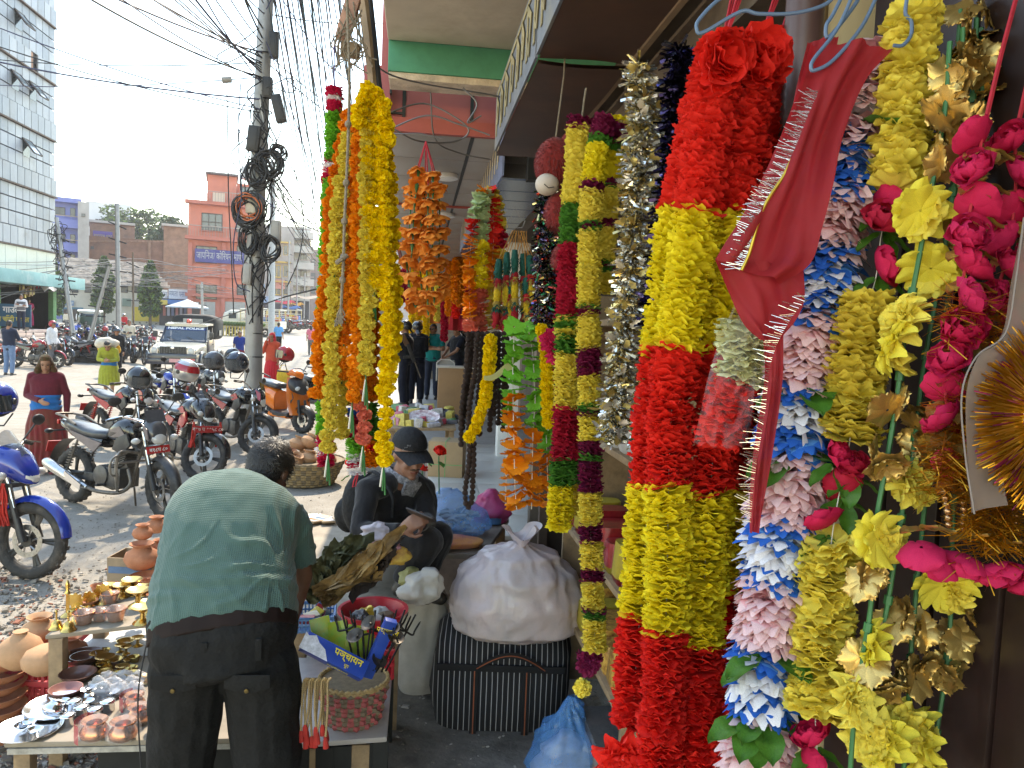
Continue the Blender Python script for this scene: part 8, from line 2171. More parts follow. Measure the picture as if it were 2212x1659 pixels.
for k in range(8):
 x0,y0=770+9*k,1452-3*(k%3);x1,y1=742+22*k+rs.uniform(-6,6),1318+10*(k%3)
 a,b=at(x0,y0,2.86),at(x1,y1,2.92+.02*k);t=thing('iron_trident','black iron trident standing in the woven basket','trident',a,group='iron tridents in the basket');b=b-a;d=b.normalized();sx=d.cross(V((0,1,0))).normalized()*.028
 MB().tube([V((0,0,0)),b],.0042,6).build('shaft',iron,t)
 for s in (-1,1):MB().tube(spline([b*.68,b*.70+sx*s,b*.78+sx*s,b*.96+sx*s*1.1],4),[.004]*12+[.0015],6).build('prong',iron,t)
for k,(x,y,x1,y1)in enumerate(((795,1345,790,1440),(766,1372,775,1450),(845,1355,805,1450),(856,1375,812,1452),(820,1425,800,1460))):
 p=at(x,y,2.84);t=thing('iron_ladle','dark iron ladle leaning out of the woven basket','ladle',p,group='iron ladles in the basket');MB().lathe([(0,-.016),(.02,-.012),(.032,.0),(.03,0),(.019,-.009),(0,-.012)],16,(0,0,0),axis=(.3*(k-2),-.5,.8)).build('ladle_bowl',mat('worn_iron',(.10,.085,.07),.45,.7,.3,30),t);MB().tube([V((.01,0,0)),at(x1,y1,2.88)-p],.004,6).build('handle',iron,t)
redpl=mat('red_plastic',(.52,.02,.035),.35,var=.08,spec=.5);blupl=mat('blue_plastic',(.08,.2,.42),.45,var=.1)
p=atZ(806,1316,.74)-V((0,0,.138));t=thing('plastic_tub','round red plastic tub behind the tridents','tub',p);MB().lathe([(.0,0),(.105,0),(.15,.13),(.162,.135),(.162,.142),(.147,.14),(.10,.01),(0,.01)],36).build('tub',redpl,t)
for k in range(6):q=thing('plastic_bag','crumpled clear bag of small goods in the red tub','bag',p+V((.06*math.cos(k),.06*math.sin(k),.09)),group='crumpled bags in the red tub');mb=MB();mb.ell((0,0,0),(.05,.045,.04),14,9);[mb.v.__setitem__(i,tuple(V(v)*(1+.3*nz(v,40,k))))for i,v in enumerate(mb.v)];mb.build('bag_body',(wrap,mat('white_bag',(.55,.53,.5),.5),mat('gold_crumple',(.6,.4,.05),.3,.6),mat('black_bag',(.03,.03,.035),.4))[k%4]if k else mat('tan_cloth',(.2,.14,.09),.9),q,ang=25)
def tray(px,py,z,w,d,h,m,label,rz=0):
 p=atZ(px,py,z);t=thing('plastic_tray',label,'tray',p,rz)
 for (x,y,lx,ly)in ((0,-d/2,w,.008),(0,d/2,w,.008),(-w/2,0,.008,d),(w/2,0,.008,d)):
  k=int(max(lx,ly)/.016);mb=MB()
  for i in range(k):
   f_=(i+.5)/k-.5;mb.box((x+(lx*f_ if lx>ly else 0),y+(ly*f_ if ly>lx else 0),h/2),(.007 if lx>ly else .006,.007 if ly>lx else .006,h))
  for z_ in (.1,.5,.9):mb.box((x,y,h*z_),(lx,ly,h*.12))
  mb.build('lattice_side',m,t)
 MB().box((0,0,.004),(w,d,.006)).build('base',m,t);MB().tube([(-w/2,-d/2,h),(w/2,-d/2,h),(w/2,d/2,h),(-w/2,d/2,h)],.008,6,closed=True).build('rim',m,t);return t
tray(792,1448,ZT,.24,.22,.14,redpl,'red slatted plastic tray under the tub and tridents',R(4));tray(680,1348,.602,.19,.22,.07,blupl,'blue mesh plastic tray of packets beside the bending man',R(4))
for k in range(5):
 p=atZ(664+9*k,1338-6*k,.635);t=thing('packet','small red and cream packet in the blue tray','packet',p,group='packets in the blue tray',rot=(.2*k,-.1*k,.5*k));MB().box((0,0,0),(.07,.05,.03)).build('packet_body',(mat('red_packet',(.4,.03,.03),.4),mat('cream_packet',(.6,.5,.32),.5),mat('pack_yellow',(.6,.45,.05),.4))[k%3],t,bev=.004)
bt=MB();bt.ell((0,0,0),1,8,6);btm=bt.mesh('bead',mat('tan_bead',(.38,.26,.12),.5,var=.3,scale=50))
for k in range(13):
 x=652+k*4.4;t,pts=garland('prayer_beads','strand of tan wooden beads with a red tassel over the basket side',[(x+9,1466),(x+3,1476),(x+3*math.sin(k*2.2),1530),(x-2+6*math.sin(k*1.3),1578+14*math.sin(k*1.7))],2.70+.01*(k%3),group='tan prayer bead strands')
 string_on(t,pts,.0068,lambda s,p,r:(btm,.0046,'bead'),500+k);e=pts[-1]-t.location;MB().tube([e,e+V((0,0,-.012)),e+V((.002,0,-.04))],[.004,.009,.011],7).build('tassel',tas,t)
lf_d=mat('dry_leaf',(.13,.075,.032),.8,var=.6,scale=9,col2=(.3,.18,.06),bump=.4,bscale=40);lf_g=mat('dull_leaf',(.075,.075,.03),.8,var=.4,scale=12,bump=.4,bscale=40)
for b,(x0,y0,x1,y1,m_,dd,lb)in enumerate(((715,1268,855,1170,lf_d,3.3,'big bundle of folded brown dry leaves'),(690,1225,800,1150,lf_g,3.5,'bundle of dull green leaves behind the brown one'),(790,1250,850,1185,mat('dark_leaf',(.045,.03,.025),.8,var=.4),3.35,'dark bundle of leaf plates beside the brown leaves'),(705,1262,720,1200,lf_g,3.4,'flat stack of olive leaves under the bundles'))):
 t=thing('leaf_bundle',lb,'leaves',at((x0+x1)/2-10,(y0+y1)/2+12,dd));r_=random.Random(60+b);ax=(at(x1,y1,dd)-at(x0,y0,dd))
 for k in range(26):
  f_=r_.gauss(0,1);c=ax*r_.uniform(-.3,.3)+up*.028*f_+rt*.02*f_-fwd*.05*r_.random();d1=(ax.normalized()+rt*r_.gauss(0,.22)+up*r_.gauss(0,.22));n_=(up*r_.uniform(.2,1)-fwd*r_.uniform(.2,1)+rt*r_.gauss(0,.3)).normalized();s_=d1.cross(n_).normalized();L=ax.length*r_.uniform(.45,.8);W=.036*r_.uniform(.6,1.3);ph=r_.uniform(0,6)
  MB().grid(lambda u,v:c+d1*L*(v-.5)+s_*(u-.5)*2*W*math.sin(PI*(.12+.76*v))+n_*(.022*abs(u-.5)*2+.012*math.sin(v*9+ph+u*4)+.016*nz((u*3,v*6,ph),1.5)),8,12).build('leaf',m_,t,ang=None)
stripe=bpy.data.materials.new('striped_fabric');stripe.use_nodes=True;_t=stripe.node_tree;_b=_t.nodes['Principled BSDF'];_b.inputs['Roughness'].default_value=.9
_tc=_t.nodes.new('ShaderNodeTexCoord');_w=_t.nodes.new('ShaderNodeTexWave');_w.bands_direction='X';_w.inputs['Scale'].default_value=11.5;_w.inputs['Distortion'].default_value=.25;_w.inputs['Detail'].default_value=0;_r=_t.nodes.new('ShaderNodeValToRGB');_r.color_ramp.elements[0].position=.93;_r.color_ramp.elements[1].position=.97;_r.color_ramp.elements[0].color=(.010,.010,.013,1);_r.color_ramp.elements[1].color=(.34,.34,.36,1)
_t.links.new(_tc.outputs['Object'],_w.inputs['Vector']);_t.links.new(_w.outputs['Fac'],_r.inputs['Fac']);_t.links.new(_r.outputs['Color'],_b.inputs['Base Color'])
fl=atZ(940,1596,0);frr=atZ(1190,1596,0);bw=(frr-fl).length
t=thing('striped_bag','big black pinstriped cloth bag under the white sack','bag',fl+V((bw/2+.05,.24,0)),R(-6))
hb_=.52;mb=MB();mb.loft([(.0,0,0,bw*.52,.20),(.03,0,0,bw*.58,.235),(.2,.0,0,bw*.62,.25),(.4,.01,0,bw*.62,.245),(hb_-.06,.0,.0,bw*.58,.22),(hb_,.02,.02,bw*.50,.17)],44,4.5,'z');mb.v=[tuple(V(p)+V((0,-1,0))*.022*nz(p,5)+V((1,0,0))*.02*nz(p,6,4))for p in mb.v]
mb.build('bag_body',stripe,t,ang=None)
blkf=mat('black_band',(.008,.008,.010),.9,var=.2)
MB().box((0,-.258,hb_*.70),(bw*1.1,.012,.035)).build('zip_band',blkf,t,bev=.004)
for s in (-1,1):
 MB().box((s*.13,-.258,.17),(.035,.008,.36)).build('handle_strap',blkf,t,bev=.003);MB().box((s*.13,-.264,.17),(.006,.004,.36)).build('strap_stripe',mat('rust_stripe',(.25,.07,.03),.8),t)
hl=MB();hl.grid(lambda u,v:V((-.12+.34*u,-.262-.045*math.sin(u*PI),hb_*.70+.09*math.sin(u*PI)+(v-.5)*.03)),16,3);hl.build('carry_handle',blkf,t);MB().tube([V((-.12+.34*u,-.268-.045*math.sin(u*PI),hb_*.70+.09*math.sin(u*PI)))for u in [i/12 for i in range(13)]],.003,5).build('handle_stripe',mat('rust_stripe',(0,)*3),t)
wsm=mat('white_sack_plastic',(.60,.55,.56),.3,bump=.55,bscale=11,var=.12,scale=4,col2=(.62,.50,.50),spec=.6,transl=.2)
c=at(1118,1345,3.98)
def knot(t):
 mb=MB();r_=random.Random(2)
 mb.grid(lambda u,v:V(((.015+.075*v)*math.cos(u*2*PI)*(1+.3*math.sin(u*25)),(.015+.06*v)*math.sin(u*2*PI)*(1+.3*math.sin(u*19))-.02,.44+.085*v+.03*math.sin(u*15))),50,8,True);mb.build('gathered_neck',wsm,t,ang=None);MB().tube([V((.02*math.cos(a),.02*math.sin(a)-.02,.445))for a in [2*PI*i/14 for i in range(14)]],.006,6,closed=True).build('red_tie',red_cord,t)
sack('plastic_sack','bulging white plastic sack tied with red string on the striped bag',V((c.x,c.y,hb_-.01)),[(0,0,0,.28,.2),(.05,0,0,.345,.27),(.16,0,0,.35,.28),(.3,-.01,0,.30,.25),(.40,-.01,-.01,.20,.17),(.46,-.01,-.02,.05,.05)],wsm,3,.010,7,110,wr=.026,extra=knot)
poly=mat('white_poly_sack',(.50,.48,.45),.7,var=.15,scale=8,dirt=(.36,.33,.3))
p=atZ(905,1492,0);sack('woven_sack','upright white woven sack between the table and striped bag',p,[(0,0,0,.10,.10),(.1,.0,0,.125,.12),(.35,0.01,0,.13,.12),(.55,.02,0,.12,.11),(.64,.01,0,.06,.06)],poly,5,.02,10,40,wr=.012)
p=at(908,1275,3.75);sack('white_bag','crumpled white plastic bag on top of the woven sack',V((p.x,p.y,p.z-.06)),[(0,0,0,.06,.05),(.05,0,0,.11,.08),(.12,.02,0,.08,.06),(.17,.03,0,.02,.02)],poly,6,.03,16,36,wr=.02,cat='bag')
p=at(890,1250,3.85);sack('yellow_bag','pale yellow plastic bag beside the white one',V((p.x,p.y,p.z-.05)),[(0,0,0,.04,.04),(.05,0,0,.07,.06),(.10,0,0,.03,.03)],mat('pale_yellow_plastic',(.5,.48,.2),.4,transl=.3),7,.02,20,30,wr=.015,cat='bag')
blueb=mat('blue_plastic_bag',(.10,.34,.75),.18,var=.12,scale=9,alpha=.42,transl=.08,spec=.7)
p=atZ(1228,1740,0);sack('blue_bag','blue translucent plastic bag on the floor by the plinth',p+V((0,.1,0)),[(0,0,0,.15,.13),(.08,0,0,.18,.15),(.24,.01,0,.15,.12),(.37,.02,0,.06,.05),(.44,.02,0,.02,.02)],blueb,8,.03,9,64,cat='bag',wr=.034)
MB_=sack('bag_filling','pale wrapped goods inside the blue floor bag',p+V((0,.1,.01)),[(0,0,0,.12,.1),(.1,0,0,.15,.12),(.2,0,0,.1,.08),(.26,0,0,.03,.03)],mat('pale_goods',(.5,.5,.55),.7,var=.3,scale=12),9,.03,12,30,cat='goods')
t,psb=slab('plank_bench','plank bench beneath the blue bag and the seated man',((760,1200),(1045,1196),(1100,1120),(800,1128)),.80,.03,mat('bench_wood',(.2,.165,.13),.8,var=.3,scale=10),cat='bench')
p=atZ(985,1150,.81)
t=sack('blue_bag','blue translucent plastic bag of white cotton wicks on the bench',p,[(0,0,0,.15,.12),(.05,0,0,.20,.15),(.14,-.01,0,.18,.13),(.21,-.02,0,.10,.08),(.27,-.06,0,.03,.03)],blueb,11,.03,9,64,cat='bag',wr=.034)
wk=mat('cotton_wick',(.55,.57,.55),.9,var=.1)
for k in range(34):a=rs.uniform(0,6.28);q=V((.10*math.cos(a)*rs.random()**.5+.02,.07*math.sin(a),.04+.10*rs.random()));MB().tube(spline([q,q+V((.03*math.cos(k),.02*math.sin(k),.012)),q+V((.055*math.cos(k*.7),.04*math.sin(k*.7),0))],3),.011,6).build('cotton_roll',wk,t)
pkp=mat('pink_plastic',(.55,.07,.22),.3,var=.15,alpha=.85,transl=.3)
p=atZ(1060,1125,.81);sack('pink_bag','magenta pink plastic bag beside the blue bag',p,[(0,0,0,.1,.08),(.06,0,0,.13,.1),(.15,0,0,.09,.07),(.21,0,0,.02,.02)],pkp,12,.03,10,36,cat='bag',wr=.015);p=atZ(975,1178,.81);sack('goods_bundle','flat pink and orange bundle under the blue bag',p,[(0,0,0,.16,.08),(.03,0,0,.18,.1),(.05,0,0,.1,.06)],mat('bundle_cloth',(.4,.08,.16),.8,col2=(.55,.25,.06),scale=10),13,.01,12,30,cat='bundle')
ware('bucket','clear plastic bucket with a blue lid beside the petals',((0,0),(.8,0),(.95,1.1),(.97,1.12),(.97,1.3),(.9,1.32),(0,1.33)),1068,1130,.81,.055,blupl,'bucket')
p=atZ(966,1030,.63);t=thing('carton','brown carton tied with green string on the pale plinth','carton',p+V((0,.12,0)),R(-10));cb=mat('brown_carton',(.36,.25,.14),.85,var=.15,scale=6,dirt=(.28,.19,.11))
MB().box((0,0,.17),(.33,.3,.34)).build('box_body',cb,t,bev=.006)
for (x,lx,y,ly)in ((0,.006,-.151,.004),):MB().box((x,y,.17),(lx,ly,.34)).build('string',mat('green_string',(.1,.35,.12),.7),t);MB().box((0,y,.12),(.33,ly,.006)).build('string',mat('green_string',(0,)*3),t);MB().box((0,0,.342),(.006,.3,.004)).build('string',mat('green_string',(0,)*3),t)
for k,(x,y)in enumerate(((912,972),(948,978),(908,1015),(760,1005),(772,1018))):
 t=thing('cloth_rose','single red cloth rose stuck beside the seated man','flower',at(x,y,4.6),group='single red roses');put('petals',fm('rose',p_red,k%5),t,None,(R(30),R(20*(k-2)),k),.05);MB().tube([(0,0,-.02),(.01,0,-.25)],.004,5).build('stem',stem_g,t);put('leaf',fm('leaf',leaf_g,0),t,(0,0,-.06),(0,R(20),k),.07)
for k in range(7):
 p=atZ(655+9*k,1128-4*(k%3),.61);t=thing('picture_frame','small framed religious print lying on the leaf table','picture',p,group='framed prints on the leaf table',rot=(.1*(k%3),.1,.3*k));MB().box((0,0,.01),(.14,.1,.014)).build('frame',(wood,mat('orange_frame',(.5,.2,.04),.5),mat('white_frame',(.55,)*3,.5))[k%3],t,bev=.003);MB().box((0,0,.018),(.11,.075,.002)).build('print',mat('print_%d'%(k%3),((.45,.4,.38),(.25,.35,.5),(.5,.3,.2))[k%3],.4,var=.4,scale=50),t)
p=at(815,1160,3.75)
for k in range(3):sack('plastic_packet',('clear crumpled packet of red prints by the leaves','clear packet of pink goods next to the dark leaves','red cloth packet below the clear ones')[k],V((p.x+.04*k,p.y,p.z-.03-.05*k)),[(0,0,0,.05,.03),(.03,0,0,.085,.05),(.07,0,0,.06,.035),(.1,0,0,.02,.01)],(mat('cloudy_plastic',(.6,.52,.54),.25,alpha=.75),mat('pinkish_pack',(.5,.25,.3),.35,var=.3),mat('red_fabric_pack',(.35,.03,.05),.7,var=.4,col2=(.5,.35,.05)))[k],20+k,.03,18,30,cat='packet',wr=.015)
t,psg=slab('goods_stand','wooden stand of books, trays and trinkets before the policemen',((835,925),(985,925),(975,885),(850,885)),.90,.03,wood)
r_=random.Random(44)
for k in range(46):
 p=atZ(r_.uniform(842,980),r_.uniform(888,922),.91);t=thing('trinket','small boxed or wrapped trinket in the jumble on the wooden stand','goods',p,r_.uniform(0,3),'trinkets on the wooden stand');c_=r_.choice(((.55,.52,.5),(.5,.06,.1),(.5,.4,.08),(.1,.25,.12),(.06,.06,.08),(.5,.2,.3),(.45,.44,.5)))
 s_=r_.uniform(.08,.2);MB().box((0,0,.02),(s_,s_*.7,r_.uniform(.04,.2)),(r_.uniform(-.2,.2),r_.uniform(-.2,.2),0)).build('pack',mat('trinket_%d'%(int(c_[0]*100)+int(c_[1]*10)),c_,.5,var=.35,scale=30),t,bev=.004)
ware('printed_plate','round red and white chequered tray on the wooden stand',PLATE,915,912,.93,.19,mat('check_tray',(.5,.1,.16),.3,var=.5,scale=14,col2=(.75,.7,.7)),'plate',rot=(R(18),0,0),dz=.05)
p=atZ(975,905,PZ);t=thing('wooden_counter','plain plywood counter in front of the shield bearer','counter',p);MB().box((.05,.2,.47),(.62,.4,.92)).build('counter_body',mat('plywood',(.30,.17,.08),.6,var=.25,scale=3,dirt=(.22,.12,.05)),t,bev=.006);MB().box((.05,.2,.945),(.68,.46,.03)).build('counter_top',mat('pale_top',(.5,.46,.4),.6),t,bev=.004)
for k,(x,y0,y1,dd,m_,lb)in enumerate(((890,560,745,17.5,p_mar,'yellow'),(905,555,740,17.7,p_mar,'yellow'),(920,565,745,17.5,p_mar,'yellow'),(935,560,735,17.8,p_mar,'yellow'),(865,590,660,15.5,p_crim,'crimson'),(876,585,655,15.6,p_mag,'pink'),(970,560,680,14.5,p_ora,'orange'),(985,565,650,13.5,p_ora,'orange'),(995,560,655,13.6,p_ora,'orange'),(985,640,690,14.0,p_red,'red'),(960,660,740,15.8,p_crim,'crimson'),(945,610,690,16.5,p_lem,'lemon'))):
 t,pts=garland('far_garland',lb+' garland hanging in the shops behind the policemen',[(x,y0),(x,(y0+y1)/2),(x-1,y1)],dd,group='garlands in the shops behind the policemen',sm=3);string_on(t,pts,.11,lambda s,p,r:(fm('pompom',m_,r.randrange(3)),.085,'pompom'),600+k,.5)
for k,(x,y,m_)in enumerate(((1000,630,crimson),(985,655,red_c),(955,640,cloth('cloth_orange',(.5,.14,.02))))):
 t=thing('hanging_cloth',('crimson','red','orange')[k]+' shawl hanging in the shop behind the policemen','cloth',at(x,y,17.0));MB().grid(lambda u,v:V(((u-.5)*.5,.05*math.sin(u*12),.5-v*1.1)),14,6).build('cloth',m_,t)
t=thing('stock_shelf','wooden shelf of red cloth packets and thread behind the garlands','shelf',(0,0,0));sx_,sy_=.98,3.4
for z in (.58,1.02,1.56,2.1):MB().box((sx_,sy_,z),(.34,1.3,.028)).build('board',wood,t,bev=.003)
for y in (sy_-.64,sy_+.64):MB().box((sx_,y,1.2),(.34,.03,2.1)).build('upright',wood,t)
MB().box((sx_+.18,sy_,1.2),(.02,1.3,2.1)).build('back_panel',mat('shelf_back',(.14,.11,.09),.8,var=.2),t)
r_=random.Random(71);sm_=[mat('stock_red',(.28,.015,.02),.3,var=.4,scale=30,coat=.5),mat('stock_crimson',(.2,.01,.02),.3,var=.4,scale=40,col2=(.5,.3,.06),coat=.5),mat('stock_yellow',(.4,.3,.03),.5,var=.3),mat('stock_white',(.5,.48,.46),.6),mat('stock_blue',(.05,.15,.35),.4)]
for k in range(30):
 z=(.595,1.035,1.035,1.575)[k%4];y=sy_-.55+1.1*((k //4)/7.0);m_=sm_[(1,0,0,3)[k%4]]if k%5 else sm_[2];q=thing('stock_packet','wrapped packet of cloth on the shelf behind the garlands','packet',(sx_-.04,y,z),group='packets on the shop shelf')
 MB().loft([(0,0,0,.11,.065,5),(.03,0,0,.12,.07,5),(.12+.05*r_.random(),0,0,.11,.065,4)],18,axis='z').build('packet_body',m_,q,ang=60)
ware('thread_can','blue striped can of pens on the shop shelf',CAN,1368,962,1.575,.06,sm_[4],'can');
galv=mat('galvanised_pole',(.29,.29,.29),.5,.5,.2,6,dirt=(.18,.175,.17),dscale=3)
PD=13.2
b=gp(544,950,0);PB=V((b.x,b.y,0));tp=at(573,-60,PD);PTOP=V((PB.x+.12,PB.y+.05,tp.z))
t=thing('utility_pole','tall grey steel utility pole loaded with cable boxes and coils','pole',PB)
MB().tube([(0,0,0),(.02,0,4.0),PTOP-PB],[.15,.135,.115],20).build('shaft',galv,t)
def polep(y):
 f_=(950-y)/(950+60);return PB.lerp(PTOP,max(0,min(1,f_)))
def pp(x,y):return atY(x,y,PB.y-.16)-PB
for y in (136,190,254,335,395,480,560,643,720,770):c=polep(y)-PB;MB().tube([c+V((.145*math.cos(a),.145*math.sin(a),0))for a in [2*PI*i/20 for i in range(20)]],.012,5,closed=True).build('band',cable_m,t)
boxm=mat('cable_box_black',(.02,.02,.022),.5,var=.2);gryb=mat('cable_box_grey',(.33,.32,.30),.6,var=.1)
for (x,y,w,h,m_,rz)in ((592,98,.15,.42,boxm,0),(602,235,.17,.46,boxm,-.25),(578,190,.16,.34,boxm,0),(548,300,.2,.42,boxm,.1),(545,445,.2,.26,mat('cream_box',(.5,.46,.38),.5),0),(596,500,.16,.36,gryb,0),(540,525,.1,.34,gryb,.05),(535,592,.14,.34,gryb,.05)):
 p=pp(x,y);q=MB().box(p,(w,.14,h),(0,rz,0)).build('splice_box',m_,t,bev=.03);MB().box(p+V((0,-.075,0)),(w*.6,.012,h*.85),(0,rz,0)).build('lid_rib',m_,q,bev=.004)
def coil(x,y,r,n,m_,name='cable_coil',asp=1.0,seed=1,rad=.013):
 rr=random.Random(seed);mb=MB()
 for k in range(n):
  r1=r*rr.uniform(.6,.92);c=pp(x,y)+V((rr.uniform(-.05,.05),-.03-.12*rr.random(),rr.uniform(-.06,.04)));ph=rr.uniform(0,6)
  mb.tube([c+V((r1*math.cos(a),.03*math.sin(a*2+ph),r1*asp*math.sin(a)*(1+.08*math.sin(a*3+ph))))for a in [2*PI*i/26 for i in range(26)]],rad,5,closed=True)
 mb.build(name,m_,t)
coil(580,355,.24,16,cable_m,seed=2);coil(560,375,.2,10,cable_m,seed=3,asp=1.3);coil(541,455,.26,12,cable_m,seed=5,asp=1.1);coil(540,448,.23,5,mat('orange_cable',(.5,.12,.03),.5,var=.1),'orange_coil',seed=6);coil(590,535,.18,9,cable_m,seed=7,asp=1.3);coil(538,520,.16,8,cable_m,seed=8,asp=1.7);coil(600,330,.14,8,cable_m,seed=9)
rr=random.Random(14);mb=MB()
for k in range(46):
 y0=rr.uniform(150,560);y1=y0+rr.uniform(60,200);s=rr.choice((-1,1,1));a,c=pp(560+rr.uniform(-22,30),y0),pp(553+rr.uniform(-26,28),min(700,y1));m_=(a+c)/2+V((s*rr.uniform(.05,.3),-rr.uniform(0,.1),0));mb.tube(spline([a,m_,c],6),rr.uniform(.006,.012),4)
mb.build('cable_tangle',cable_m,t)
mb=MB();mb.tube(spline([pp(562,215),pp(574,300),pp(570,330),pp(585,395)],6),.012,5);mb.build('white_cable',mat('white_cable',(.55,.55,.53),.5),t)
MB().tube([pp(480,173),pp(500,172)],.05,10).build('line_splice',mat('splice_grey',(.25,.24,.22),.5),t)
GC='overhead cables strung from the utility pole'
def cable(pts,label,rad=.008,m=None,sag=0,grp=GC):
 P=[V(p)for p in pts]
 if len(P)==2:P=[P[0].lerp(P[1],i/14)-V((0,0,sag*4*(i/14)*(1-i/14)))for i in range(15)]
 else:P=spline(P,8)
 t=thing('overhead_cable',label,'cable',P[0],group=grp);MB().tube([p-P[0]for p in P],rad*1.35,5,cap=False).build('line',m or cable_m,t)
vio=mat('cable_violet',(.035,.035,.075),.6)
hubp=lambda y:polep(y)-fwd*.15
L=[((-60,-260),150,9),((60,-200),160,8.6),((200,-250),175,8.2),((280,-200),180,8),((330,-220),150,8.2),((390,-200),120,8.5),((450,-230),110,9),((-100,20),255,13),((-120,60),262,13),((-150,100),235,14),((-90,120),160,16),((-60,180),190,20),((100,-60),190,9),((160,-80),195,9.2),((240,-150),165,9.5),((20,-120),140,9),((130,-240),170,8.4),((360,-160),200,8.1),((420,-260),90,8.6),((300,-300),60,8.3),((500,-200),40,9)]
for k,((x,y),yp,dd)in enumerate(L):cable([at(x,y,dd),hubp(yp)],'dark overhead cable running from the pole over the street towards the office block',.0075 if k%3 else .011,vio if k%2 else None,.12)
Rr_=[((780,-150),20,10),((830,-100),10,11),((700,-160),5,9),((900,40),60,18),((760,250),130,24),((800,300),150,26)]
for k,((x,y),yp,dd)in enumerate(Rr_):cable([at(x,y,dd),hubp(yp)],'overhead cable running from the pole top towards the shops',.008,vio if k%2 else None,.15)
for k in range(34):
 x0=565+k*6.2+rr.uniform(-6,6);y0=-40;xe=690+k*5+rr.uniform(-25,25);ye=480+rr.uniform(-60,130)
 cable([at(x0,y0,11+rr.random()*2),at(xe,ye,42+12*rr.random())],'thin overhead cable running down the street above the shops',.006+.006*rr.random(),(vio,None,mat('cable_teal',(.06,.12,.16),.6))[k%3],.9,'cables running down the street')
for k in range(14):
 cable([hubp(330+rr.uniform(-40,60)),at(700+rr.uniform(-30,60),520+rr.uniform(-50,60),46)],'cable fanning out from the pole coils down the street',.008,cable_m if k%2 else vio,.5,'cables fanning out from the coils')
for k,P in enumerate(([(575,20),(600,-10),(650,60),(700,130),(760,180)],[(560,60),(520,90),(470,120),(490,135),(540,110),(565,95)],[(575,90),(620,210),(660,330),(680,440)],[(575,190),(620,170),(640,180),(630,200),(590,190)],[(548,200),(520,240),(515,280),(535,300)],[(600,330),(640,380),(655,480),(645,560),(620,620)],[(520,180),(514,300),(522,420),(505,520),(510,610),(540,630)],[(490,180),(492,300),(494,430),(500,560),(505,680)],[(560,420),(620,470),(690,500)])):
 cable([at(x,y,11.6)for x,y in P],'loose looping cable hanging about the pole',.0065,None if k%2 else vio,0,'loose cables about the pole')
cable([at(430,700,26),at(560,660,13),at(620,640,12),at(745,610,9.5)],'low slack cable crossing the street behind the marigolds',.009)
for k in range(18):
 y=565+k*5.2+rr.uniform(-3,3);cable([at(-40,y+rr.uniform(-20,20),36),at(255+rr.uniform(0,25),558+rr.uniform(0,60),52),at(480+rr.uniform(-40,60),600+rr.uniform(-30,40),66)],'slack cable strung between the leaning poles across the square',.012,mat('cable_pale',(.12,.12,.12),.5)if k%2 else None,0,'slack cables across the square')
GPo='further poles across the square'
def pole(label,x0,y0,x1,y1,d,r=.09,m_=None,grp=GPo):
 a=at(x0,y0,d);a.z=gz(a.y);c=at(x1,y1,d)
 t=thing('street_pole',label,'pole',a,group=grp);MB().tube([(0,0,0),c-a],[r,r*.8],12).build('shaft',m_ or galv,t)
 for k in range(5):q=(c-a)*(.45+.1*k);MB().tube([q+V((-.4,0,.05*k)),q+V((.4,0,-.03*k))],.03,5).build('cross_arm',cable_m,t)
 return t,a,c
t,a,c=pole('leaning pole with a black tangle of cables beside the old house',165,745,122,470,33,.10)
mb=MB()
for k in range(60):q=(c-a)*rr.uniform(.42,1.0)+V((rr.gauss(0,.1),rr.gauss(0,.08),rr.gauss(0,.1)));mb.tube(spline([q,q+V((rr.gauss(0,.16),0,-rr.uniform(.05,.3))),q+V((rr.gauss(0,.12),0,-rr.uniform(.3,.8)))],5),.014,4)
mb.build('cable_tangle',cable_m,t)
pole('slanting strut pole leaning against the grey pole',183,752,236,575,33,.09);pole('grey pole right of the slanting strut',257,735,253,440,36,.12);pole('thin rusty pole before the old house',289,715,287,545,50,.07,rust);pole('tall pale lamp pole beyond the utility pole',587,700,589,350,56,.24,mat('pale_pole',(.36,.38,.39),.6),'poles down the street')
for k,(x,y0,yt,d)in enumerate(((622,705,520,90),(640,705,560,100),(656,705,590,110),(607,705,600,95))):pole('thin pole in the bazaar haze',x,y0,x+3,yt,d,.12,None,'thin poles in the bazaar')
t,a,c=pole('short pole with a cable bundle by the pink building',438,700,436,610,70,.14,None,'poles down the street')
p=at(404,690,74);t=thing('umbrella_stall','pale blue umbrella over a small roadside stall','umbrella',(p.x,p.y,gz(p.y)));MB().lathe([(0,3.0),(.6,2.75),(2.0,2.25),(2.02,2.15)],8).build('canopy',mat('umbrella_pale',(.4,.45,.5),.6,transl=.2),t,smooth=False);MB().tube([(0,0,0),(0,0,2.9)],.05,8).build('pole',rust,t);MB().box((0,0,.5),(1.8,1.0,1.0)).build('stall_table',mat('stall_blue',(.06,.15,.3),.7),t)
for k in range(16):
 p=at(470+k*6.4,700,64);t=thing('bamboo_post','short yellow post of the low fence beside the trucks','post',(p.x,p.y,gz(p.y)),group='short yellow fence posts');MB().box((0,0,.5),(.1,.1,1.0)).build('post',mat('yellow_post',(.5,.38,.1),.7),t);MB().ell((0,0,1.05),(.3,.3,.2),8,6).build('leaf_tuft',leaf_hi,t)
t=thing('wooden_batten','rough wooden batten hanging above the marigold bunch','batten',at(790,30,2.6));a,c=at(782,-40,2.6)-t.location,at(808,195,2.6)-t.location
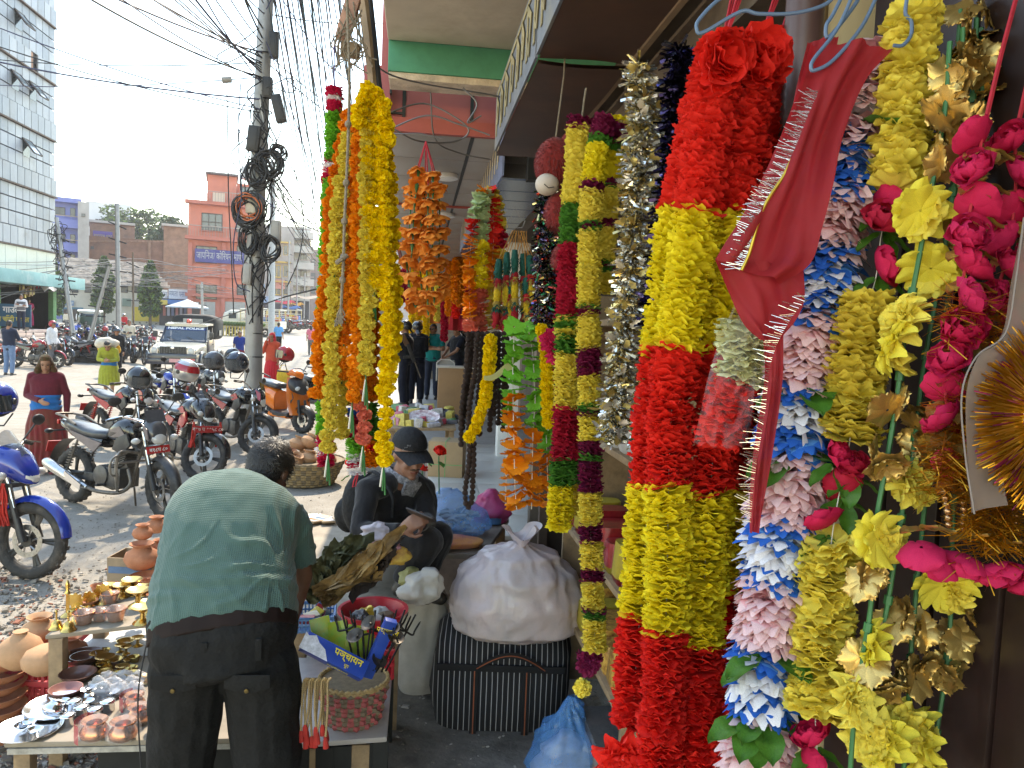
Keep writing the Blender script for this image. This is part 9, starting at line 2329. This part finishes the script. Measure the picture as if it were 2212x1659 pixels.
MB().tube([a,a.lerp(c,.5)+V((.004,0,0)),c],[.022,.02,.018],4).build('batten',wood,t,smooth=False);MB().tube([a+V((.02,0,0)),c+V((.018,0,0))],.012,6).build('dark_edge',cable_m,t)
t=thing('tied_block','salmon wooden block tied with cables over the marigold bunch','block',at(752,40,2.5));MB().box((0,0,.0),(.045,.04,.14),(0,.25,0)).build('block',mat('salmon_wood',(.42,.23,.16),.8,var=.2),t,bev=.004);MB().box((.01,0,-.1),(.06,.05,.04),(0,.1,0)).build('end_block',wood,t,bev=.004);mb=MB()
for k in range(14):mb.tube(spline([V((rs.uniform(-.04,.06),-.03,.05-.12*rs.random())),V((rs.uniform(-.05,.08),-.035,-.1)),V((rs.uniform(-.05,.1),-.02,-.12-.06*rs.random()))],4),.0025,4)
mb.build('twine',rope_m,t)
GW='bent wires under the canopies'
for k,P in enumerate(([(795,300,3.6),(830,285,3.6),(920,250,3.6),(990,268,3.6),(1058,292,3.6)],[(790,120,3.2),(840,160,3.3),(920,182,3.5),(1000,195,3.7),(1060,205,3.9)],[(800,270,3.4),(850,240,3.5),(925,225,3.6),(1010,275,3.6),(985,305,3.6),(905,305,3.4),(845,275,3.3),(800,250,3.3)],[(1000,190,3.7),(1030,225,3.7),(1010,265,3.7),(1040,250,3.7)],[(1060,205,3.9),(1150,225,4.0),(1240,240,3.6)],[(930,200,3.6),(940,300,3.8),(990,330,4.0),(1060,345,4.1)])):
 cable([at(*q)for q in P],'bent grey wire strung between the canopies',.003,wire_m,0,GW)
hz_m=bpy.data.materials.new('haze_air');hz_m.use_nodes=True;_n=hz_m.node_tree
_n.nodes.remove(_n.nodes['Principled BSDF']);_v=_n.nodes.new('ShaderNodeVolumePrincipled');_v.inputs['Color'].default_value=(.93,.95,1,1);_v.inputs['Density'].default_value=.0005;_v.inputs['Anisotropy'].default_value=.3
_n.links.new(_v.outputs[0],_n.nodes['Material Output'].inputs['Volume'])
stuff(tag(MB().box((0,590,19.5),(1850,1270,41)).build('haze',hz_m,smooth=False),'pale dusty air over the whole street','haze'))
bpy.data.scenes.remove(WS)
